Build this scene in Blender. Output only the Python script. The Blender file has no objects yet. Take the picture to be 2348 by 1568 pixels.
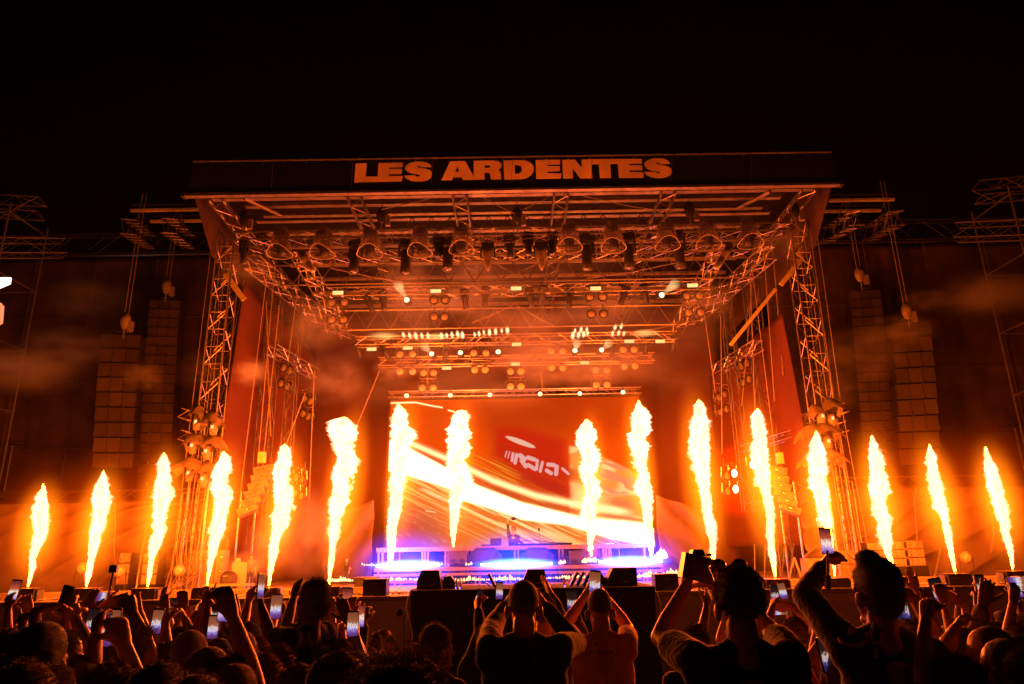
import bpy, math, random
import numpy as np
from mathutils import Vector, Matrix, noise
from mathutils.geometry import tessellate_polygon
random.seed(7)
R = math.radians
sc = bpy.context.scene
C = sc.collection
# ------------------------------------------------------------------ camera
PIT, ROLL, CZ = R(16.7), R(1.0), 2.185
cp, sp, cr, sr = math.cos(PIT), math.sin(PIT), math.cos(ROLL), math.sin(ROLL)
fwd = Vector((0, cp, sp)); r0 = Vector((1, 0, 0)); u0 = Vector((0, -sp, cp))
rgt = r0 * cr - u0 * sr; upv = r0 * sr + u0 * cr
cam_d = bpy.data.cameras.new('camera'); cam = bpy.data.objects.new('camera', cam_d); C.objects.link(cam)
cam.matrix_world = Matrix(((rgt.x, upv.x, -fwd.x, 0), (rgt.y, upv.y, -fwd.y, 0), (rgt.z, upv.z, -fwd.z, CZ), (0, 0, 0, 1)))
cam_d.lens = 1600 / 2347 * 36; cam_d.sensor_width = 36; cam_d.clip_start = .05; cam_d.clip_end = 600
sc.camera = cam
# ------------------------------------------------------------------ world: a night sky, and a faint moon
w = bpy.data.worlds.new('World'); sc.world = w; w.use_nodes = True
nt = w.node_tree; bg = nt.nodes['Background']
sky = nt.nodes.new('ShaderNodeTexSky'); sky.sky_type = 'NISHITA'; sky.sun_disc = False
sky.sun_elevation = R(-4); sky.sun_rotation = R(200)
nt.links.new(sky.outputs[0], bg.inputs[0]); bg.inputs[1].default_value = .0015
sd = bpy.data.lights.new('moon', 'SUN'); sd.energy = .004; sd.angle = R(.5); sd.color = (1, .7, .5)
so = bpy.data.objects.new('moon', sd); C.objects.link(so); so.rotation_euler = (R(50), 0, R(200))
sc.view_settings.view_transform = 'Standard'; sc.view_settings.look = 'None'
sc.view_settings.exposure = 0; sc.view_settings.gamma = 1
sc.cycles.use_denoising = True
sc.cycles.max_bounces = 5; sc.cycles.diffuse_bounces = 2; sc.cycles.glossy_bounces = 2
sc.cycles.transmission_bounces = 4; sc.cycles.volume_bounces = 1; sc.cycles.transparent_max_bounces = 48
sc.cycles.sample_clamp_indirect = 4; sc.cycles.sample_clamp_direct = 0
sc.cycles.caustics_reflective = False; sc.cycles.caustics_refractive = False
sc.cycles.use_light_tree = True; sc.cycles.volume_max_steps = 64

# ------------------------------------------------------------------ helpers
def P(u, v, Y):
    """point of the plane y = Y seen at the measured direction (u, v)"""
    x = (u - 1173.5) / 1600; y = -(v - 784) / 1600
    a = x * cr + y * sr; b = -x * sr + y * cr
    d = Vector((a, cp - b * sp, sp + b * cp)); t = Y / d.y
    return Vector((d.x * t, Y, CZ + d.z * t))
def GZ(y): return max(-.3, .55 - .065 * max(y, -5))

def mat(name, col, rough=.7, metal=0., var=.25, scale=6., bump=.15, spec=.3, trans=0., rand=0., sheen=0.):
    m = bpy.data.materials.new(name); m.use_nodes = True; n = m.node_tree.nodes; l = m.node_tree.links
    b = n['Principled BSDF']
    b.inputs['Roughness'].default_value = rough; b.inputs['Metallic'].default_value = metal
    b.inputs['Specular IOR Level'].default_value = spec
    if sheen: b.inputs['Sheen Weight'].default_value = sheen; b.inputs['Sheen Roughness'].default_value = .35
    tc = n.new('ShaderNodeTexCoord'); nz = n.new('ShaderNodeTexNoise'); nz.inputs['Scale'].default_value = scale
    nz.inputs['Detail'].default_value = 5; l.new(tc.outputs['Object'], nz.inputs['Vector'])
    mp = n.new('ShaderNodeMapRange'); mp.inputs['From Min'].default_value = .3; mp.inputs['From Max'].default_value = .7
    mp.inputs['To Min'].default_value = 1 - var; mp.inputs['To Max'].default_value = 1 + var
    l.new(nz.outputs[0], mp.inputs['Value'])
    mx = n.new('ShaderNodeVectorMath'); mx.operation = 'SCALE'; mx.inputs[0].default_value = col[:3]
    if rand:
        oi = n.new('ShaderNodeObjectInfo'); ra = n.new('ShaderNodeMapRange'); ra.inputs['To Min'].default_value = 1 - rand; ra.inputs['To Max'].default_value = 1 + rand
        mm = n.new('ShaderNodeMath'); mm.operation = 'MULTIPLY'; l.new(oi.outputs['Random'], ra.inputs['Value']); l.new(mp.outputs[0], mm.inputs[0]); l.new(ra.outputs[0], mm.inputs[1]); l.new(mm.outputs[0], mx.inputs['Scale'])
    else: l.new(mp.outputs[0], mx.inputs['Scale'])
    l.new(mx.outputs[0], b.inputs['Base Color'])
    if bump:
        bp = n.new('ShaderNodeBump'); bp.inputs['Strength'].default_value = bump; bp.inputs['Distance'].default_value = .02
        n2 = n.new('ShaderNodeTexNoise'); n2.inputs['Scale'].default_value = scale * 5; l.new(tc.outputs['Object'], n2.inputs['Vector'])
        l.new(n2.outputs[0], bp.inputs['Height']); l.new(bp.outputs[0], b.inputs['Normal'])
    return m
def emat(name, col, s, sample='AUTO'):
    m = bpy.data.materials.new(name); m.use_nodes = True; n = m.node_tree.nodes; n.clear(); l = m.node_tree.links
    o = n.new('ShaderNodeOutputMaterial'); e = n.new('ShaderNodeEmission')
    e.inputs[0].default_value = (*col, 1); e.inputs[1].default_value = s; l.new(e.outputs[0], o.inputs['Surface'])
    m.cycles.emission_sampling = sample
    return m
def vmat(name, col, s):
    m = bpy.data.materials.new(name); m.use_nodes = True; n = m.node_tree.nodes; n.clear(); l = m.node_tree.links
    o = n.new('ShaderNodeOutputMaterial'); e = n.new('ShaderNodeEmission')
    e.inputs[0].default_value = (*col, 1); e.inputs[1].default_value = s; l.new(e.outputs[0], o.inputs['Volume'])
    m.cycles.homogeneous_volume = True
    return m
def smat(name, dens, aniso=.5, col=(.9, .9, .9)):
    m = bpy.data.materials.new(name); m.use_nodes = True; n = m.node_tree.nodes; n.clear(); l = m.node_tree.links
    o = n.new('ShaderNodeOutputMaterial'); e = n.new('ShaderNodeVolumePrincipled')
    e.inputs['Color'].default_value = (*col, 1); e.inputs['Density'].default_value = dens
    e.inputs['Anisotropy'].default_value = aniso; l.new(e.outputs[0], o.inputs['Volume'])
    return m

M = {}
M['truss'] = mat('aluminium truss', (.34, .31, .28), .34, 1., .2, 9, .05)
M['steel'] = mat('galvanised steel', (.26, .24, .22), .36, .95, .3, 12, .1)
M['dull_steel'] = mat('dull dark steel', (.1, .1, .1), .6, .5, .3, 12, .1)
M['black_metal'] = mat('black painted metal', (.03, .03, .032), .5, .2, .3, 10, .05)
M['black_cloth'] = mat('black stage cloth', (.014, .013, .015), .95, 0, .4, 3, .4, .1)
M['scrim'] = mat('dark scrim', (.062, .038, .028), .95, 0, .35, 1.2, .5, .1)
M['tarp'] = mat('grey tarpaulin', (.16, .125, .10), .75, 0, .25, .8, .3, .25)
M['red_drape'] = mat('brown side drape', (.07, .024, .014), .9, 0, .12, .6, .3, .1)
M['back_drape'] = mat('backdrop cloth', (.07, .035, .03), .95, 0, .2, .5, .3, .1)
M['banner'] = mat('black banner vinyl', (.004, .004, .004), .95, 0, .2, 2, .05, .05, .2)
M['letter'] = mat('pale banner print', (.66, .48, .42), .7, 0, .22, 1.4, .2)
M['beam'] = mat('painted roof beam', (.34, .31, .26), .4, .6, .25, 5, .1)
M['roof'] = mat('dark roof skin', (.008, .007, .007), .8, 0, .3, .7, .3, .2)
M['wood'] = mat('plywood deck', (.22, .16, .11), .65, 0, .3, 4, .2)
M['cab'] = mat('speaker paint', (.03, .024, .02), .5, 0, .35, 5, .2, rand=.2)
M['grille'] = mat('speaker grille', (.045, .033, .026), .6, .2, .35, 60, .6, rand=.28)
M['rope'] = mat('rope', (.25, .22, .18), .8, 0, .2, 20, .2)
M['cable'] = mat('black cable', (.03, .03, .03), .6, 0, .2, 20, .1)
M['strap'] = mat('ratchet strap', (.55, .5, .25), .8, 0, .15, 10, .1)
M['ground'] = mat('trodden ground', (.04, .033, .025), .95, 0, .5, 1.5, .8, .1)
M['fascia'] = mat('stage fascia vinyl', (.5, .46, .46), .6, 0, .12, 1.0, .1)
M['lens'] = mat('lamp lens', (.62, .58, .5), .3, .2, .5, 90, 1.0, .6)
M['glass'] = mat('dark lens glass', (.08, .08, .09), .08, 0, .1, 5, 0, .8)
M['plate'] = emat('warm lamp plate', (1, .62, .2), 1.4)
M['bulb'] = emat('warm lamp bulb', (1, .62, .25), 4)
M['hot_lens'] = emat('lit lamp lens', (1, .7, .35), 3)
M['red_lens'] = emat('lit red lamp lens', (1, .25, .12), 14)
M['pink'] = mat('pink board', (.75, .28, .28), .6, 0, .05, 3, .05)
M['chrome'] = mat('polished clip', (.7, .7, .7), .25, 1, .1, 9, 0)

ORG = {}
def thing(name, label, cat, loc=(0, 0, 0), group=None):
    o = bpy.data.objects.new(name, None); C.objects.link(o); o.empty_display_size = .1
    o.location = loc; o['label'] = label; o['category'] = cat
    if group: o['group'] = group
    ORG[o.name] = Vector(loc); return o
def tag(o, label, cat, group=None):
    o['label'] = label; o['category'] = cat
    if group: o['group'] = group
    return o
class MB:
    def __init__(s): s.v = []; s.f = []
    def add(s, vs, fs):
        k = len(s.v); s.v += [tuple(q) for q in vs]; s.f += [tuple(i + k for i in f) for f in fs]; return s
    def box(s, c, d, rot=None):
        c = Vector(c); x, y, z = [q / 2 for q in d]
        vs = [Vector((a * x, b * y, e * z)) for a in (-1, 1) for b in (-1, 1) for e in (-1, 1)]
        if rot: vs = [rot @ q for q in vs]
        return s.add([c + q for q in vs], [(0, 1, 3, 2), (4, 6, 7, 5), (0, 4, 5, 1), (2, 3, 7, 6), (0, 2, 6, 4), (1, 5, 7, 3)])
    def tube(s, p0, p1, r, r1=None, n=6, cap=True):
        p0, p1 = Vector(p0), Vector(p1); r1 = r if r1 is None else r1
        d = (p1 - p0)
        if d.length < 1e-6: return s
        q = d.to_track_quat('Z', 'Y').to_matrix()
        vs = [p + q @ Vector((math.cos(2 * math.pi * i / n) * rr, math.sin(2 * math.pi * i / n) * rr, 0)) for p, rr in ((p0, r), (p1, r1)) for i in range(n)]
        fs = [(i, (i + 1) % n, n + (i + 1) % n, n + i) for i in range(n)]
        if cap: fs += [tuple(range(n))[::-1], tuple(range(n, 2 * n))]
        return s.add(vs, fs)
    def path(s, pts, r, n=5):
        for a, b in zip(pts, pts[1:]): s.tube(a, b, r, n=n, cap=False)
        return s
    def lathe(s, prof, c=(0, 0, 0), n=16, rot=None, sq=1.):
        c = Vector(c); vs = []; m = len(prof)
        for (rr, z) in prof:
            for i in range(n):
                q = Vector((rr * math.cos(2 * math.pi * i / n), rr * math.sin(2 * math.pi * i / n) * sq, z))
                vs.append(c + (rot @ q if rot else q))
        fs = [(j * n + i, j * n + (i + 1) % n, (j + 1) * n + (i + 1) % n, (j + 1) * n + i) for j in range(m - 1) for i in range(n)]
        fs += [tuple(range(n))[::-1], tuple(range((m - 1) * n, m * n))]
        return s.add(vs, fs)
    def prism(s, poly, thick, holes=()):
        """poly: 3-D points; thickness vector"""
        t = Vector(thick); loops = [list(map(Vector, poly))] + [list(map(Vector, h)) for h in holes]
        tris = tessellate_polygon(loops); flat = [q for lp in loops for q in lp]; n = len(flat)
        vs = flat + [q + t for q in flat]; fs = [tuple(a) for a in tris] + [tuple(i + n for i in a[::-1]) for a in tris]
        k = 0
        for lp in loops:
            m = len(lp)
            fs += [(k + i, k + (i + 1) % m, n + k + (i + 1) % m, n + k + i) for i in range(m)]; k += m
        return s.add(vs, fs)
    def grid(s, fn, nu, nv):
        vs = [fn(i / nu, j / nv) for j in range(nv + 1) for i in range(nu + 1)]
        fs = [(j * (nu + 1) + i, j * (nu + 1) + i + 1, (j + 1) * (nu + 1) + i + 1, (j + 1) * (nu + 1) + i) for j in range(nv) for i in range(nu)]
        return s.add(vs, fs)
    def mesh(s, name, org=Vector((0, 0, 0)), smooth=False):
        me = bpy.data.meshes.new(name)
        me.from_pydata([(a - org.x, b - org.y, c - org.z) for a, b, c in s.v], [], s.f)
        if smooth: me.polygons.foreach_set('use_smooth', [True] * len(s.f))
        me.update(); return me
    def build(s, name, m, parent=None, smooth=False, kind=None):
        org = ORG.get(parent.name, Vector((0, 0, 0))) if parent else Vector((0, 0, 0))
        o = bpy.data.objects.new(name, s.mesh(name, org, smooth)); C.objects.link(o)
        if m: o.data.materials.append(m)
        if parent: o.parent = parent; ORG[o.name] = org
        if kind: o['kind'] = kind
        return o
def link_mesh(name, me, parent, loc=(0, 0, 0), rot=None, scale=None):
    o = bpy.data.objects.new(name, me); C.objects.link(o); o.parent = parent; o.location = loc
    if rot: o.rotation_euler = rot
    if scale: o.scale = scale
    return o
def dup(root, loc, rz=0, label=None, scale=None):
    r = root.copy(); C.objects.link(r); r.location = loc; r.rotation_euler = (0, 0, rz)
    if scale: r.scale = (scale,) * 3
    if label: r['label'] = label
    for ch in list(root.children):
        c = ch.copy(); C.objects.link(c); c.parent = r
        for g in ch.children:
            d = g.copy(); C.objects.link(d); d.parent = c
    return r
def ORD(i): return ['first', 'second', 'third', 'fourth', 'fifth', 'sixth', 'seventh', 'eighth', 'ninth', 'tenth', 'eleventh', 'twelfth', 'thirteenth', 'fourteenth', 'fifteenth', 'sixteenth'][i]

def truss(name, label, p0, p1, w=.3, h=.3, r=.022, step=.45, m='truss', cat='truss', group=None, up=(0, 0, 1), w2=None, braces_r=.4):
    p0, p1 = Vector(p0), Vector(p1); t = thing(name, label, cat, p0, group)
    d = (p1 - p0); L = d.length; d.normalize(); up = Vector(up)
    side = d.cross(up).normalized(); up2 = side.cross(d).normalized()
    cs = [(-1, -1), (1, -1), (1, 1), (-1, 1)]
    off = [side * a * w / 2 + up2 * b * h / 2 for a, b in cs]
    for o in off: MB().tube(p0 + o, p1 + o, r).build('chord', M[m], t)
    b = MB(); n = max(1, round(L / step)); br = r * braces_r * 1.25
    for k in range(4):
        a, c = off[k], off[(k + 1) % 4]
        for i in range(n):
            q0, q1 = p0 + d * L * i / n, p0 + d * L * (i + 1) / n
            if i % 2: a, c = c, a
            b.tube(q0 + a, q1 + c, br, n=4, cap=False)
            if i % 2: a, c = c, a
            if k % 2 == 0: b.tube(q0 + off[k], q0 + off[(k + 1) % 4], br, n=4, cap=False)
    b.build('bracing', M[m], t, kind='stuff'); return t
M['truss2'] = mat('brushed platform aluminium', (.24, .22, .23), .4, .35, .15, 9, .05)
M['drape2'] = mat('grey drape cloth', (.075, .06, .06), .9, 0, .15, 2, .3)
M['riser_cloth'] = mat('black riser cloth', (.02, .02, .022), .95, 0, .3, 6, .3, .1)
M['grille2'] = mat('black monitor grille', (.03, .03, .035), .6, .1, .3, 60, .4)
M['side_light'] = emat('white screen', (1, .95, .85), 2.5, 'NONE')
M['side_red'] = emat('red orange screen', (1, .2, .08), 1.6, 'NONE')
M['orange_glass'] = mat('orange mirror lens', (.8, .35, .15), .1, .6, .1, 5, 0, .8)
M['stick'] = mat('blue tinted stick', (.2, .2, .4), .25, .5, .1, 5, 0, .8)
# ================================================================== SETTING
# ground: falls gently towards the stage
g = MB(); ys = [-30, -5, 13.08, 40, 90, 250]
def gz(y): return GZ(y)
for y0, y1 in zip(ys, ys[1:]):
    g.add([(-250, y0, gz(y0)), (250, y0, gz(y0)), (250, y1, gz(y1)), (-250, y1, gz(y1))], [(0, 1, 2, 3)])
g.build('ground', M['ground'], kind='structure')
DK = 1.32
# stage deck and its wings
st = thing('stage_deck', 'long stage deck with pale lit front edge and grey skirt below', 'stage', (0, 15.8, 0))
MB().box((0, 21.9, DK - .05), (60, 12.2, .1)).build('deck', M['wood'], st)
MB().box((0, 15.77, DK - .035), (60, .05, .07)).build('edge_trim', M['beam'], st)
for k in range(-12, 12):
    x = k * 2.0; MB().box((x + 1, 15.86, .47), (1.985, .03, 1.5)).build('skirt_panel', M['fascia'], st)
for k in range(16):
    # raised timber strips between the flame boxes
    pass
segs = [(0, 68), (95, 172), (205, 310), (345, 445), (480, 585), (640, 752), (790, 880), (1560, 1640), (1800, 1880), (1935, 2020), (2075, 2160), (2215, 2300), (2335, 2347)]
for i, (a, b) in enumerate(segs):
    q0, q1 = P(a, 1352, 17.0), P(b, 1352, 17.0)
    MB().box(((q0.x + q1.x) / 2, 17.0, DK + .07), (q1.x - q0.x, .4, .14)).build('riser_plank', M['wood'], st)
    MB().box(((q0.x + q1.x) / 2, 16.6, DK + .02), ((q1.x - q0.x) * .9, .08, .04)).build('batten', M['beam'], st)

# header banner with lettering
hb = thing('header_banner', 'long black roof banner reading LES ARDENTES in pale capitals', 'banner', (0, 17, 11.63))
XL, XR = -8.76, 8.92
LEAN = .42
def PB(u, v, off=0.):
    y = 17.0
    for _ in range(12): y = 17.03 - off - LEAN * (P(u, v, y).z - 11.62)
    return P(u, v, y)
tl, tr_, bl, br_ = PB(443, 372), PB(1906, 350), PB(432, 441), PB(1918, 421)
MB().prism([bl, br_, tr_, tl], (0, .08, .03)).build('banner_cloth', M['banner'], hb)
MB().box(((XL + XR) / 2, 17.02, 11.6), (XR - XL + .1, .16, .07)).build('bottom_rail', M['beam'], hb)
MB().tube(tl + Vector((0, 0, .02)), tr_ + Vector((0, 0, .02)), .028).build('top_rail', M['beam'], hb)
for s, x in ((-1, XL - .1), (1, XR + .1)): MB().box((x, 17.02, 11.6), (.1, .2, .1)).build('end_cap', M['steel'], hb)
for k in range(1, 8): q0, q1 = PB(443 + k * 183 - 4, 438 - 2.5 * k, .01), PB(443 + k * 183, 370 - 2.6 * k, .01); MB().tube(q0, q1, .006).build('seam', M['dull_steel'], hb)
for k in range(30): q0 = PB(452 + k * 50, 377 - .75 * k, .01); MB().box(q0, (.04, .02, .04)).build('eyelet', M['steel'], hb)
def zL(p): return PB((1400 + p[0] / 3.5576) / 1.745, (610 + p[1] / 3.5576) / 1.745, .012)
def zR(p): return PB((2040 + p[0] / 3.4529) / 1.745, (610 + p[1] / 3.4529) / 1.745, .012)
S1 = [(1157, 205), (1148, 182), (1128, 160), (1080, 140), (1035, 130), (990, 127), (940, 129), (900, 136), (855, 148), (815, 170), (790, 195), (783, 215), (786, 238), (805, 262), (850, 288), (900, 300), (950, 308), (985, 316), (998, 330), (985, 343), (960, 345), (940, 338), (925, 325), (768, 326), (780, 350), (805, 373), (870, 401), (915, 409), (960, 412), (1010, 411), (1060, 404), (1100, 393), (1135, 373), (1160, 342), (1168, 310), (1165, 280), (1140, 252), (1100, 236), (1050, 226), (1000, 219), (962, 211), (950, 199), (968, 188), (992, 191), (1020, 207)]
S2 = [(2207, 155), (2200, 135), (2180, 110), (2130, 88), (2085, 80), (2040, 78), (1990, 80), (1945, 88), (1895, 108), (1862, 135), (1853, 162), (1862, 192), (1890, 222), (1930, 240), (1975, 252), (2025, 258), (2060, 262), (2078, 272), (2065, 285), (2035, 287), (2010, 270), (1860, 265), (1868, 290), (1890, 312), (1945, 338), (2000, 348), (2050, 352), (2110, 349), (2160, 338), (2205, 318), (2232, 285), (2238, 255), (2225, 222), (2195, 200), (2140, 182), (2075, 169), (2025, 160), (2011, 149), (2025, 138), (2050, 142), (2080, 157)]
letters = [
 (zL, [(78, 157), (237, 152), (222, 342), (390, 341), (386, 417), (62, 423)], []),
 (zL, [(405, 150), (752, 142), (750, 207), (560, 212), (553, 232), (738, 232), (735, 303), (550, 308), (548, 333), (753, 335), (735, 408), (387, 416), (392, 341)], []),
 (zL, S1, []),
 (zL, [(1300, 395), (1423, 127), (1637, 120), (1757, 335), (1757, 386), (1603, 388), (1588, 350), (1467, 353), (1452, 391)], [[(1525, 197), (1553, 272), (1497, 275)]]),
 (zL, [(1760, 117), (2040, 113), (2075, 116), (2115, 128), (2148, 152), (2160, 182), (2150, 215), (2105, 250), (2138, 270), (2146, 300), (2152, 380), (2005, 384), (1992, 305), (1975, 287), (1915, 287), (1915, 384), (1760, 386)], [[(1917, 180), (1980, 178), (2000, 198), (1980, 219), (1917, 222)]]),
 (zR, [(-91, 109), (150, 105), (205, 110), (255, 127), (300, 155), (325, 195), (330, 235), (318, 275), (290, 312), (245, 343), (195, 360), (140, 367), (-80, 372)], [[(65, 172), (110, 170), (145, 185), (163, 215), (165, 245), (150, 277), (115, 295), (68, 293)]]),
 (zR, [(352, 102), (692, 100), (692, 163), (520, 168), (510, 178), (515, 188), (690, 188), (690, 255), (520, 262), (510, 273), (520, 285), (712, 290), (700, 357), (362, 362)], []),
 (zR, [(720, 102), (895, 97), (990, 210), (987, 97), (1119, 93), (1137, 355), (968, 355), (865, 212), (870, 355), (735, 357)], []),
 (zR, [(1121, 93), (1479, 90), (1485, 155), (1385, 157), (1393, 350), (1242, 352), (1225, 162), (1128, 162)], []),
 (zR, [(1481, 90), (1818, 87), (1822, 150), (1650, 155), (1640, 167), (1650, 177), (1822, 177), (1825, 243), (1655, 245), (1645, 260), (1655, 270), (1845, 272), (1840, 347), (1505, 350), (1488, 155)], []),
 (zR, S2, [])]
for f, o, h in letters:
    MB().prism([f(p) for p in o], (0, .01, 0), [[f(p) for p in q] for q in h]).build('letter', M['letter'], hb)

# stage roof: skin, rafters, cross beams, gables
rf = thing('stage_roof', 'great dark stage roof with bright cross beams behind the banner', 'roof', (0, 17.1, 11.65))
MB().box((.07, 22.4, 12.6), (17.6, 10.7, .06)).build('roof_skin', M['roof'], rf)
for x in (XL + .12, XR - .12):
    MB().prism([(x, 17.15, 12.56), (x, 17.15, 11.65), (x, 18.6, 10.5), (x, 27.6, 10.5), (x, 27.6, 12.56)], (.04, 0, 0)).build('gable_cloth', M['scrim'], rf)
for y, z, x0, x1, hh in ((17.3, 11.42, -8.2, 8.4, .07), (17.6, 11.6, -7.6, 7.8, .09), (18.1, 11.62, -7.6, 7.8, .1), (18.5, 11.5, -7.2, 7.4, .07), (19.0, 11.6, -7.6, 7.8, .1), (19.9, 11.6, -7.6, 7.8, .08), (20.9, 11.6, -7.6, 7.8, .09), (22.3, 11.55, -7.6, 7.8, .1), (23.6, 11.55, -7.6, 7.8, .08), (25.0, 11.5, -7.6, 7.8, .1), (26.4, 11.5, -7.6, 7.8, .09)):
    MB().box(((x0 + x1) / 2, y, z + .22), (x1 - x0, .16, hh)).build('cross_beam', M['beam'], rf)
for x in (-8.05, -4.25, -1.36, 1.42, 4.36, 8.2):
    sgn = 1 if x > 0 else -1
    w_ = .38
    for dx in (-w_ / 2, w_ / 2):
        for dz in (0, -.38): MB().tube((x + dx, 17.15, 11.56 + dz * .2), (x + dx, 27, 11.56 + dz), .028).build('rafter_chord', M['truss'], rf)
    b = MB()
    for i in range(24):
        y0, y1 = 17.15 + i * .41, 17.15 + (i + 1) * .41
        za, zb = 11.56 - .38 * (.2 + .8 * i / 24), 11.56 - .38 * (.2 + .8 * (i + 1) / 24)
        s = 1 if i % 2 else -1
        b.tube((x - s * w_ / 2, y0, za), (x + s * w_ / 2, y1, zb), .012, n=4, cap=False)
        for dx in (-w_ / 2, w_ / 2): b.tube((x + dx, y0, za if i % 2 else 11.56), (x + dx, y1, 11.56 if i % 2 else zb), .012, n=4, cap=False)
    b.build('rafter_bracing', M['truss'], rf, kind='stuff')
for a, b_ in (((560, 455), (645, 495)), ((1765, 440), (1690, 478))):
    q0, q1 = P(*a, 17.2), P(*b_, 18.4); MB().tube(q0, q1, .05).build('diagonal_brace', M['beam'], rf)
# deep W-lattice truss crossing the roof
def lattice(name, label, x0, x1, Y, z0, z1, n, r=.03, m='steel'):
    t = thing(name, label, 'truss', (x0, Y, z0), 'trusses across the stage roof')
    MB().tube((x0, Y, z0), (x1, Y, z0), r).build('chord', M[m], t); MB().tube((x0, Y, z1), (x1, Y, z1), r).build('chord', M[m], t)
    for i in range(n):
        a, b = x0 + (x1 - x0) * i / n, x0 + (x1 - x0) * (i + 1) / n; c = (a + b) / 2
        MB().tube((a, Y, z0), (c, Y, z1), r * .6).build('web_bar', M[m], t); MB().tube((c, Y, z1), (b, Y, z0), r * .6).build('web_bar', M[m], t)
    return t
def zat(v, Y, u=1173): return P(u, v, Y).z
lattice('lattice_truss', 'deep zigzag lattice truss right under the roof behind the hooded lamps', -7.6, 7.8, 20.2, zat(645, 20.2), zat(600, 20.2), 19)
lattice('lattice_truss', 'small zigzag lattice of bright triangles close behind the banner beams', -3.2, 4.2, 18.9, zat(525, 18.9), zat(495, 18.9), 13, .022)
lattice('lattice_truss', 'faint zigzag lattice truss further back between the two lamp trusses', -5.9, 6.4, 23.2, zat(750, 23.2), zat(706, 23.2), 15)
# box trusses carrying the lights
TR = 'lighting trusses across the stage'
truss('front_truss', 'upper front lighting truss carrying the plastic hooded lamps', (-7.9, 18.4, zat(538, 18.4)), (8.1, 18.4, zat(538, 18.4)), .5, .22, .025, .5, group=TR)
truss('front_truss', 'lower front lighting truss of bright tubes under the hooded lamps', (-6.3, 18.7, zat(583, 18.7)), (6.9, 18.7, zat(583, 18.7)), .4, .22, .022, .4, group=TR)
truss('lamp_truss', 'upper middle lighting truss with warm lamp plates and round lamps below', (-5.9, 21, zat(666, 21)), (6.4, 21, zat(666, 21)), .35, .28, .022, .42, group=TR)
truss('lamp_truss', 'middle lighting truss just under the smoky roof spots', (-5.6, 24, zat(778, 24)), (5.9, 24, zat(778, 24)), .35, .3, .022, .42, group=TR)
truss('lamp_truss', 'lighting truss with end cut off above the right corner of screen', (-4.95, 25, zat(826, 25)), (5.25, 25, zat(826, 25)), .35, .3, .022, .42, group=TR)
truss('screen_truss', 'truss with a row of six warm bulbs right above the screen', (-4.72, 25.95, zat(901, 25.95)), (4.85, 25.95, zat(901, 25.95)), .3, .22, .024, .38, group=TR)
truss('lamp_truss', 'slanting ladder truss up in the left wing above stacked round lamps', P(622, 800, 20.3), P(722, 858, 23), .3, .3, .02, .4, group=TR)
truss('lamp_truss', 'slanting ladder truss up in the right wing above stacked round lamps', P(1740, 790, 20.3), P(1640, 850, 23), .3, .3, .02, .4, group=TR)
truss('wing_side_truss', 'slanting low truss behind the red lamps in the right wing', P(1715, 1165, 22), P(1870, 1140, 20), .3, .25, .02, .4, group=TR)
truss('wing_side_truss', 'thin slanting truss above the red lamps in the right wing', P(1705, 1030, 22), P(1835, 990, 20.4), .3, .2, .018, .4, group=TR)

# side drapes, backdrop
def cloth(name, label, fn, nu, nv, m, cat='curtain', kind=None, group=None):
    o = MB().grid(fn, nu, nv).build(name, M[m], smooth=True)
    sol = o.modifiers.new('thickness', 'SOLIDIFY'); sol.thickness = .012
    return tag(o, label, cat, group)
def nz(x, y, z=0.): return noise.noise(Vector((x, y, z)))
def drapeL(u, v):
    y = 19.4 + u * 8; z = DK + v * (8.75 - .12 * u)
    return (-7.95 - .55 * (1 - v) * (1 - u) + .12 * nz(y * .9, z * .25), y, z)
def drapeR(u, v):
    y = 19.4 + u * 8; z = DK + .9 + v * 6.55
    return (7.95 + .55 * (1 - v) ** 1.3 * (1 - u) + .12 * nz(y * .9, z * .25, 4), y, z)
cloth('side_drape', 'tall rust-brown side drape closing the left wing of stage', drapeL, 30, 30, 'red_drape')
cloth('side_drape', 'tall rust-brown side drape with curved edge closing right wing', drapeR, 30, 30, 'red_drape')
cloth('backdrop', 'wide dark backdrop cloth hanging behind the video screen', lambda u, v: (-8.2 + 16.6 * u, 27.4 + .08 * nz(u * 25, v * 3), DK + 10.6 * v), 60, 20, 'back_drape')
def folds(x, z, k, a):  # diagonal tension folds
    return a * ((1 - abs(math.sin((x * .5 + z * 1.5) * k + 2.5 * nz(x * .5, z * .5)))) ** 1.6 * .9 + nz(x * 1.2, z * 2.6) * .4)
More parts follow.
